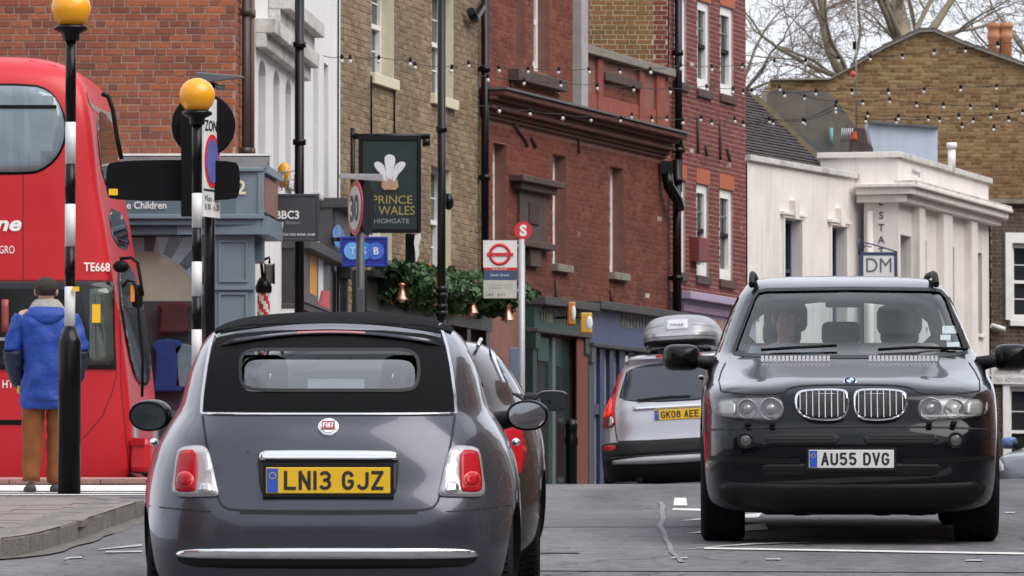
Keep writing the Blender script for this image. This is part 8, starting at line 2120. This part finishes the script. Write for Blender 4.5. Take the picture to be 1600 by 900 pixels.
def loft(rings, seg=28, wr=0.0, seed=0, cap=True, exp=2.4):
    """rings: (centre, rx, ry) with horizontal ellipses"""
    mb = MB(); rnd = random.Random(seed); n = len(rings)
    for i, (c, rx, ry) in enumerate(rings):
        for k in range(seg):
            a = 2 * math.pi * k / seg; sx = math.copysign(abs(math.cos(a)) ** (2 / exp), math.cos(a)); sy = math.copysign(abs(math.sin(a)) ** (2 / exp), math.sin(a))
            p = Vector(c) + Vector((rx * sx, ry * sy, 0))
            if wr: q = mnoise.noise(Vector((p.x * 9 + seed, p.y * 9, p.z * 5.5))) + .5 * mnoise.noise(Vector((p.x * 22, p.y * 22 + seed, p.z * 16))); d = Vector((sx, sy, 0)); p += d * wr * q
            mb.v.append(p)
    for i in range(n - 1):
        for k in range(seg):
            a = i * seg + k; b = i * seg + (k + 1) % seg; mb.f.append((a, b, b + seg, a + seg)); mb.sm.append(True)
    if cap: mb.f.append(tuple(range(seg))[::-1]); mb.sm.append(True); mb.f.append(tuple((n - 1) * seg + k for k in range(seg))); mb.sm.append(True)
    return mb
def limb(pts, rs, wr=.0, seed=0, seg=16, sub=5):
    P = []; Rr = []
    for i in range(len(pts) - 1):
        for k in range(sub):
            f = k / sub; P.append(Vector(pts[i]).lerp(Vector(pts[i + 1]), f)); Rr.append(rs[i] + (rs[i + 1] - rs[i]) * f)
    P.append(Vector(pts[-1])); Rr.append(rs[-1])
    Q = [P[0]] + [(P[i - 1] + P[i] * 2 + P[i + 1]) / 4 for i in range(1, len(P) - 1)] + [P[-1]]
    mb = MB().tube(Q, Rr, seg)
    if wr:
        for i, v in enumerate(mb.v):
            k = i // seg
            if k < len(Q): d = (v - Q[k]).normalized(); mb.v[i] = v + d * wr * (mnoise.noise(Vector((v.x * 12 + seed, v.y * 12, v.z * 14))) + .6 * mnoise.noise(v * 26))
    return mb
m_skin = M('skin', (.52, .30, .22), .55, var=.08, scale=20); m_hair = M('hair_dark', (.028, .019, .014), .75, var=.5, scale=60, bump=.6, bscale=120)
m_jacket = M('jacket_blue', (.008, .05, .31), .6, var=.15, scale=12, bump=.3, bscale=35); m_jacket_d = M('jacket_navy', (.012, .018, .045), .6, var=.2, bump=.2, bscale=35)
m_hood = M('fleece_grey', (.36, .35, .32), .95, var=.2, scale=30, bump=.5, bscale=90); m_cord = M('cord_brown', (.22, .068, .018), .85, var=.2, scale=14, bump=.3, bscale=60); m_shoe = M('shoe_dark', (.035, .03, .035), .6, var=.2)
DM = 46.2; mx_ = (72 - 800) / FPX * DM; mz = ground_z(mx_, DM) + .012
man = thing('person', 'man seen from behind in bright blue jacket and brown trousers', 'person', (mx_, DM, mz))
J = {'pelvis': ((0, 0, .95), (.15, .11)), 'waist': ((0, .0, 1.10), (.15, .11)), 'chest': ((0, 0, 1.32), (.17, .12)), 'neck0': ((0, .01, 1.47), .065), 'neck': ((0, .02, 1.51), .058), 'head0': ((-.005, .035, 1.555), (.070, .085)), 'head': ((-.005, .03, 1.625), (.078, .098)), 'crown': ((-.005, .02, 1.69), (.045, .055)),
     'hl': ((-.10, 0, .90), .09), 'kl': ((-.105, -.02, .50), .062), 'al': ((-.115, -.06, .10), .045), 'tl': ((-.125, .08, .05), .035),
     'hr': ((.10, 0, .90), .09), 'kr': ((.09, .03, .50), .062), 'ar': ((.075, .02, .10), .045), 'tr': ((.085, .16, .05), .035),
     'sl': ((-.19, 0, 1.40), .07), 'el': ((-.275, -.03, 1.12), .05), 'wl': ((-.215, .07, .90), .036), 'pl': ((-.17, .12, .84), .035),
     'sr': ((.19, 0, 1.40), .07), 'er': ((.275, -.03, 1.12), .05), 'wr': ((.215, .07, .90), .036), 'pr': ((.17, .12, .84), .035)}
E = [('pelvis', 'waist'), ('waist', 'chest'), ('chest', 'neck0'), ('neck0', 'neck'), ('neck', 'head0'), ('head0', 'head'), ('head', 'crown')] + [(a + s, b + s) for s in 'lr' for a, b in (('h', 'k'), ('k', 'a'), ('a', 't'), ('s', 'e'), ('e', 'w'), ('w', 'p'))] + [('pelvis', 'hl'), ('pelvis', 'hr'), ('chest', 'sl'), ('chest', 'sr')]
ex = MB(); ex.ball((-.088, .03, 1.61), (.014, .03, .034)); ex.ball((.078, .02, 1.61), (.014, .03, .034))
ex.ball((-.055, .125, 1.565), (.016, .022, .024)); ex.ball((-.03, .128, 1.565), (.03, .012, .01)); ex.ball((-.06, .115, 1.635), (.014, .01, .008)); ex.ball((.0, .128, 1.635), (.014, .01, .008))
bmn = skin_mesh('body', J, E, 2, ex); bmn.materials.append(m_skin); o = bpy.data.objects.new('body', bmn); COL.objects.link(o); o.parent = man
hair = MB().ball((-.004, .018, 1.64), (.094, .105, .088), seg=28, rings=16)
for i, v in enumerate(hair.v):
    v_ = v.copy(); d = (v_ - Vector((-.004, .018, 1.64)))
    if v_.y > .07 and v_.z < 1.665: v_.y = .07
    v_ += d.normalized() * .010 * mnoise.noise(v_ * 42); 
    if v_.z < 1.58: v_.z = 1.58 + (v_.z - 1.58) * .4
    hair.v[i] = v_
lbuild(hair, 'hair', m_hair, man)
jk = loft([((0, .01, .665), .205, .165), ((0, .01, .675), .212, .172), ((0, .01, .80), .215, .175), ((0, .0, .95), .205, .165), ((0, .0, 1.10), .205, .155), ((0, -.005, 1.25), .218, .155), ((0, -.005, 1.36), .222, .145), ((0, 0, 1.42), .205, .125), ((0, .01, 1.465), .15, .10), ((0, .015, 1.49), .09, .08)], 40, .012, 3)
# more rings for folds
def dens(rings, n):
    out = []
    for a, b in zip(rings[:-1], rings[1:]):
        for k in range(n): f = k / n; out.append((Vector(a[0]).lerp(Vector(b[0]), f), a[1] + (b[1] - a[1]) * f, a[2] + (b[2] - a[2]) * f))
    return out + [rings[-1]]
jk = loft(dens([((0, .01, .665), .185, .155), ((0, .01, .68), .198, .165), ((0, .01, .80), .198, .168), ((0, .0, .95), .188, .158), ((0, .0, 1.10), .188, .15), ((0, -.005, 1.25), .203, .15), ((0, -.005, 1.36), .212, .14), ((0, 0, 1.42), .198, .12), ((0, .01, 1.465), .15, .10), ((0, .015, 1.49), .09, .08)], 6), 56, .026, 3)
jo = lbuild(jk, 'jacket', m_jacket, man)
for s_ in (-1, 1):
    lbuild(limb([(s_ * .175, .0, 1.40), (s_ * .235, -.01, 1.28), (s_ * .27, -.03, 1.12)], [.085, .08, .07], .022, 5 + s_), 'sleeve', m_jacket, jo)
    lbuild(limb([(s_ * .269, -.03, 1.14), (s_ * .26, .0, 1.02), (s_ * .225, .06, .90), (s_ * .19, .10, .85)], [.078, .072, .062, .05], .018, 9 + s_), 'lower_sleeve', m_jacket_d, jo)
lbuild(loft(dens([((0, .02, 1.455), .135, .105), ((0, .018, 1.475), .142, .112), ((0, .02, 1.51), .118, .095), ((0, .022, 1.545), .088, .082), ((0, .022, 1.55), .07, .07)], 3), 30, .010, 8), 'fleece_collar', m_hood, jo)
lbuild(loft(dens([((0, -.10, 1.33), .05, .02), ((0, -.105, 1.36), .11, .045), ((0, -.09, 1.42), .155, .06), ((0, -.05, 1.47), .14, .07), ((0, -.02, 1.49), .11, .06)], 3), 28, .008, 11), 'hood', m_jacket, jo)
lbuild(MB().box((0, -.162, .735), (.28, .004, .006)), 'hem_seam', m_jacket_d, jo)
for s_, hp, kn, an in ((-1, (-.095, .0, .90), (-.105, -.02, .50), (-.115, -.06, .09)), (1, (.095, .0, .90), (.085, .03, .50), (.075, .02, .07))):
    lbuild(limb([hp, kn, an], [.105, .082, .068], .018, 20 + s_, seg=18, sub=8), 'trouser_leg', m_cord, man)
for (x, y, rz) in ((-.125, -.02, .14), (.085, .07, -.05)):
    mbs = MB(); mt = Matrix.Rotation(rz, 3, 'Z')
    prof = [(.0, -.13, .042, .03), (.0, -.11, .046, .055), (0, -.02, .046, .060), (0, .07, .05, .045), (0, .13, .044, .032), (0, .155, .022, .022)]
    seg = 14
    for (cx, cy, w, h) in prof:
        for k in range(seg):
            a = 2 * math.pi * k / seg; p = Vector((w * math.cos(a), cy, max(-.012, h * math.sin(a)) + .012 + .0)); mbs.v.append(mt @ p + Vector((x, y, .004)))
    for i in range(len(prof) - 1):
        for k in range(seg): a = i * seg + k; b = i * seg + (k + 1) % seg; mbs.f.append((a, b, b + seg, a + seg)); mbs.sm.append(True)
    mbs.f.append(tuple(range(seg))); mbs.sm.append(True); mbs.f.append(tuple((len(prof) - 1) * seg + k for k in range(seg))); mbs.sm.append(True)
    lbuild(mbs, 'shoe', m_shoe, man)
lbuild(MB().box((-.222, .05, .845), (.03, .05, .10)), 'yellow_strap', m_yellowplate, man, bevel=.012)

# driver of the SUV (local coords of the car; right-hand drive)
def driver(label, sx, mtx, shirt, hairm):
    t = thing('person', label, 'person', mtx=mtx)
    Jd = {'pelvis': ((sx, 1.72, .72), (.15, .12)), 'waist': ((sx, 1.66, .90), (.14, .11)), 'chest': ((sx, 1.64, 1.13), (.17, .12)), 'neck0': ((sx, 1.66, 1.27), .06), 'neck': ((sx, 1.68, 1.32), .055), 'head0': ((sx, 1.71, 1.385), (.068, .08)), 'head': ((sx, 1.71, 1.455), (.076, .092)), 'crown': ((sx, 1.70, 1.525), (.045, .05)),
          'sl': ((sx - .18, 1.66, 1.21), .065), 'el': ((sx - .25, 1.92, .98), .048), 'wl': ((sx - .17, 2.22, 1.06), .032), 'pl': ((sx - .165, 2.30, 1.10), .034),
          'sr': ((sx + .18, 1.66, 1.21), .065), 'er': ((sx + .25, 1.92, .98), .048), 'wr': ((sx + .17, 2.22, 1.06), .032), 'pr': ((sx + .165, 2.30, 1.10), .034),
          'hl': ((sx - .1, 1.82, .72), .09), 'kl': ((sx - .13, 2.25, .80), .065), 'al': ((sx - .13, 2.6, .45), .05), 'hr': ((sx + .1, 1.82, .72), .09), 'kr': ((sx + .13, 2.25, .80), .065), 'ar': ((sx + .13, 2.6, .45), .05)}
    Ed = [('pelvis', 'waist'), ('waist', 'chest'), ('chest', 'neck0'), ('neck0', 'neck'), ('neck', 'head0'), ('head0', 'head'), ('head', 'crown')] + [(a + s, b + s) for s in 'lr' for a, b in (('s', 'e'), ('e', 'w'), ('w', 'p'), ('h', 'k'), ('k', 'a'))] + [('pelvis', 'hl'), ('pelvis', 'hr'), ('chest', 'sl'), ('chest', 'sr')]
    ex = MB(); ex.ball((sx, 1.81, 1.43), (.014, .026, .024)); ex.ball((sx - .08, 1.70, 1.44), (.014, .03, .034)); ex.ball((sx + .08, 1.70, 1.44), (.014, .03, .034)); ex.ball((sx, 1.797, 1.395), (.028, .010, .009))
    for e_ in (-.032, .032): ex.ball((sx + e_, 1.795, 1.465), (.013, .008, .008))
    for s_ in (-1, 1):       # four fingers and a thumb closed on the rim
        for k in range(4): ex.tube([(sx + s_ * .165, 2.31, 1.085 + .022 * k), (sx + s_ * .178, 2.345, 1.09 + .022 * k), (sx + s_ * .205, 2.35, 1.092 + .022 * k), (sx + s_ * .212, 2.325 - .002 * k, 1.09 + .022 * k)], [.010, .0095, .009, .007], 6)
        ex.tube([(sx + s_ * .15, 2.28, 1.13), (sx + s_ * .15, 2.315, 1.165), (sx + s_ * .165, 2.335, 1.185)], [.012, .011, .008], 6)
    b = skin_mesh('body', Jd, Ed, 2, ex); b.materials.append(m_skin); o = bpy.data.objects.new('body', b); COL.objects.link(o); o.parent = t
    hm = MB().ball((sx, 1.69, 1.475), (.092, .098, .085), seg=24, rings=14)
    for i, v in enumerate(hm.v):
        if v.y > 1.755 and v.z < 1.515: v.y = 1.755
    lbuild(hm, 'hair', hairm, t)
    lbuild(loft(dens([((sx, 1.70, .74), .18, .14), ((sx, 1.66, .92), .18, .135), ((sx, 1.64, 1.12), .215, .135), ((sx, 1.65, 1.20), .20, .115), ((sx, 1.66, 1.25), .13, .09), ((sx, 1.67, 1.285), .075, .07)], 3), 30, .010, 31), 'shirt', shirt, t)
    for s_ in (-1, 1): lbuild(limb([(sx + s_ * .175, 1.66, 1.20), (sx + s_ * .25, 1.92, .98), (sx + s_ * .18, 2.18, 1.05)], [.08, .066, .045], .008, 40 + s_), 'sleeve', shirt, t)
    return t
driver('driver in a pale shirt behind the windscreen of the black SUV', .38, Mb @ Matrix.Translation(Vector((0, 0, -.055))), M('shirt_pale', (.42, .46, .50), .85, var=.15), m_hair)
# ================================================================== the rest of the street, mirrored in paint and glass (out of frame)
m_hb = [M('terrace_brick_%d' % i, c, .9, var=.25, scale=5, dirt=.4, dirtcol=(.08, .06, .05)) for i, c in enumerate(((.26, .13, .08), (.20, .15, .10), (.55, .53, .50), (.24, .09, .06)))]
def terrace(k, label, fac, u0, w, gz, h):
    t = thing('terrace_house', label, 'house', fac.p(u0 + w / 2, gz), 'terrace houses mirrored in the cars')
    mb = MB(); fac.box(mb, u0 + .01, u0 + w - .01, gz - 1.0, gz + h, -8, 0); mb.build('wall', m_hb[k % 4], t)
    mb = MB(); mb.prism([fac.p(u0, gz + h, .3), fac.p(u0, gz + h + 2.4, -4), fac.p(u0, gz + h, -8.3)], fac.u * w); r = mb.build('roof', m_tile, t)
    mb = MB(); fac.box(mb, u0 + .2, u0 + 1.4, gz + h + .5, gz + h + 3.2, -4.4, -3.4); mb.build('chimney', m_hb[k % 4], r)
    for fl in range(3):
        for j in range(3):
            a = u0 + w * (j + .28) / 3; z = gz + 1.0 + fl * 3.0
            mb = MB(); fac.box(mb, a - .08, a + 1.18, z - .08, z + 1.78, .002, .06); f = mb.build('window', m_frame, t)
            mb = MB(); fac.box(mb, a, a + 1.1, z, z + 1.7, .062, .07); mb.build('pane', m_winglass, f)
ORD = ('first', 'second', 'third', 'fourth', 'fifth', 'sixth', 'seventh', 'eighth', 'ninth', 'tenth')
fa = Fac((12.0, 46), (12.0, -42))
for k in range(10): terrace(k, '%s terrace house across the road, seen only mirrored in the cars' % ORD[k], fa, k * 8.8, 8.8, ground_z(13.5, 46 - 8.8 * k - 4.4), 10.2 + .4 * (k % 3))
fd_ = Fac((21, 112), (12.0, 47))
for k in range(6): terrace(k + 3, '%s terrace house up the hill, seen only mirrored in the cars' % ORD[k], fd_, k * 10.9, 10.9, ground_z(15, 110 - 10.9 * k), 10.6 + .4 * (k % 3))
fb_ = Fac((-13, -42), (-13, 26))
for k in range(6): terrace(k + 2, '%s terrace house on the near left, seen only mirrored in the cars' % ORD[k], fb_, k * 11, 11, ground_z(-13, -36 + 11 * k), 10.0 + .4 * (k % 2))
fc_ = Fac((22, -55), (-22, -55))
for k in range(4): terrace(k + 1, '%s terrace house behind the camera, seen only mirrored in the cars' % ORD[k], fc_, k * 11, 11, ground_z(0, -55), 10.5)
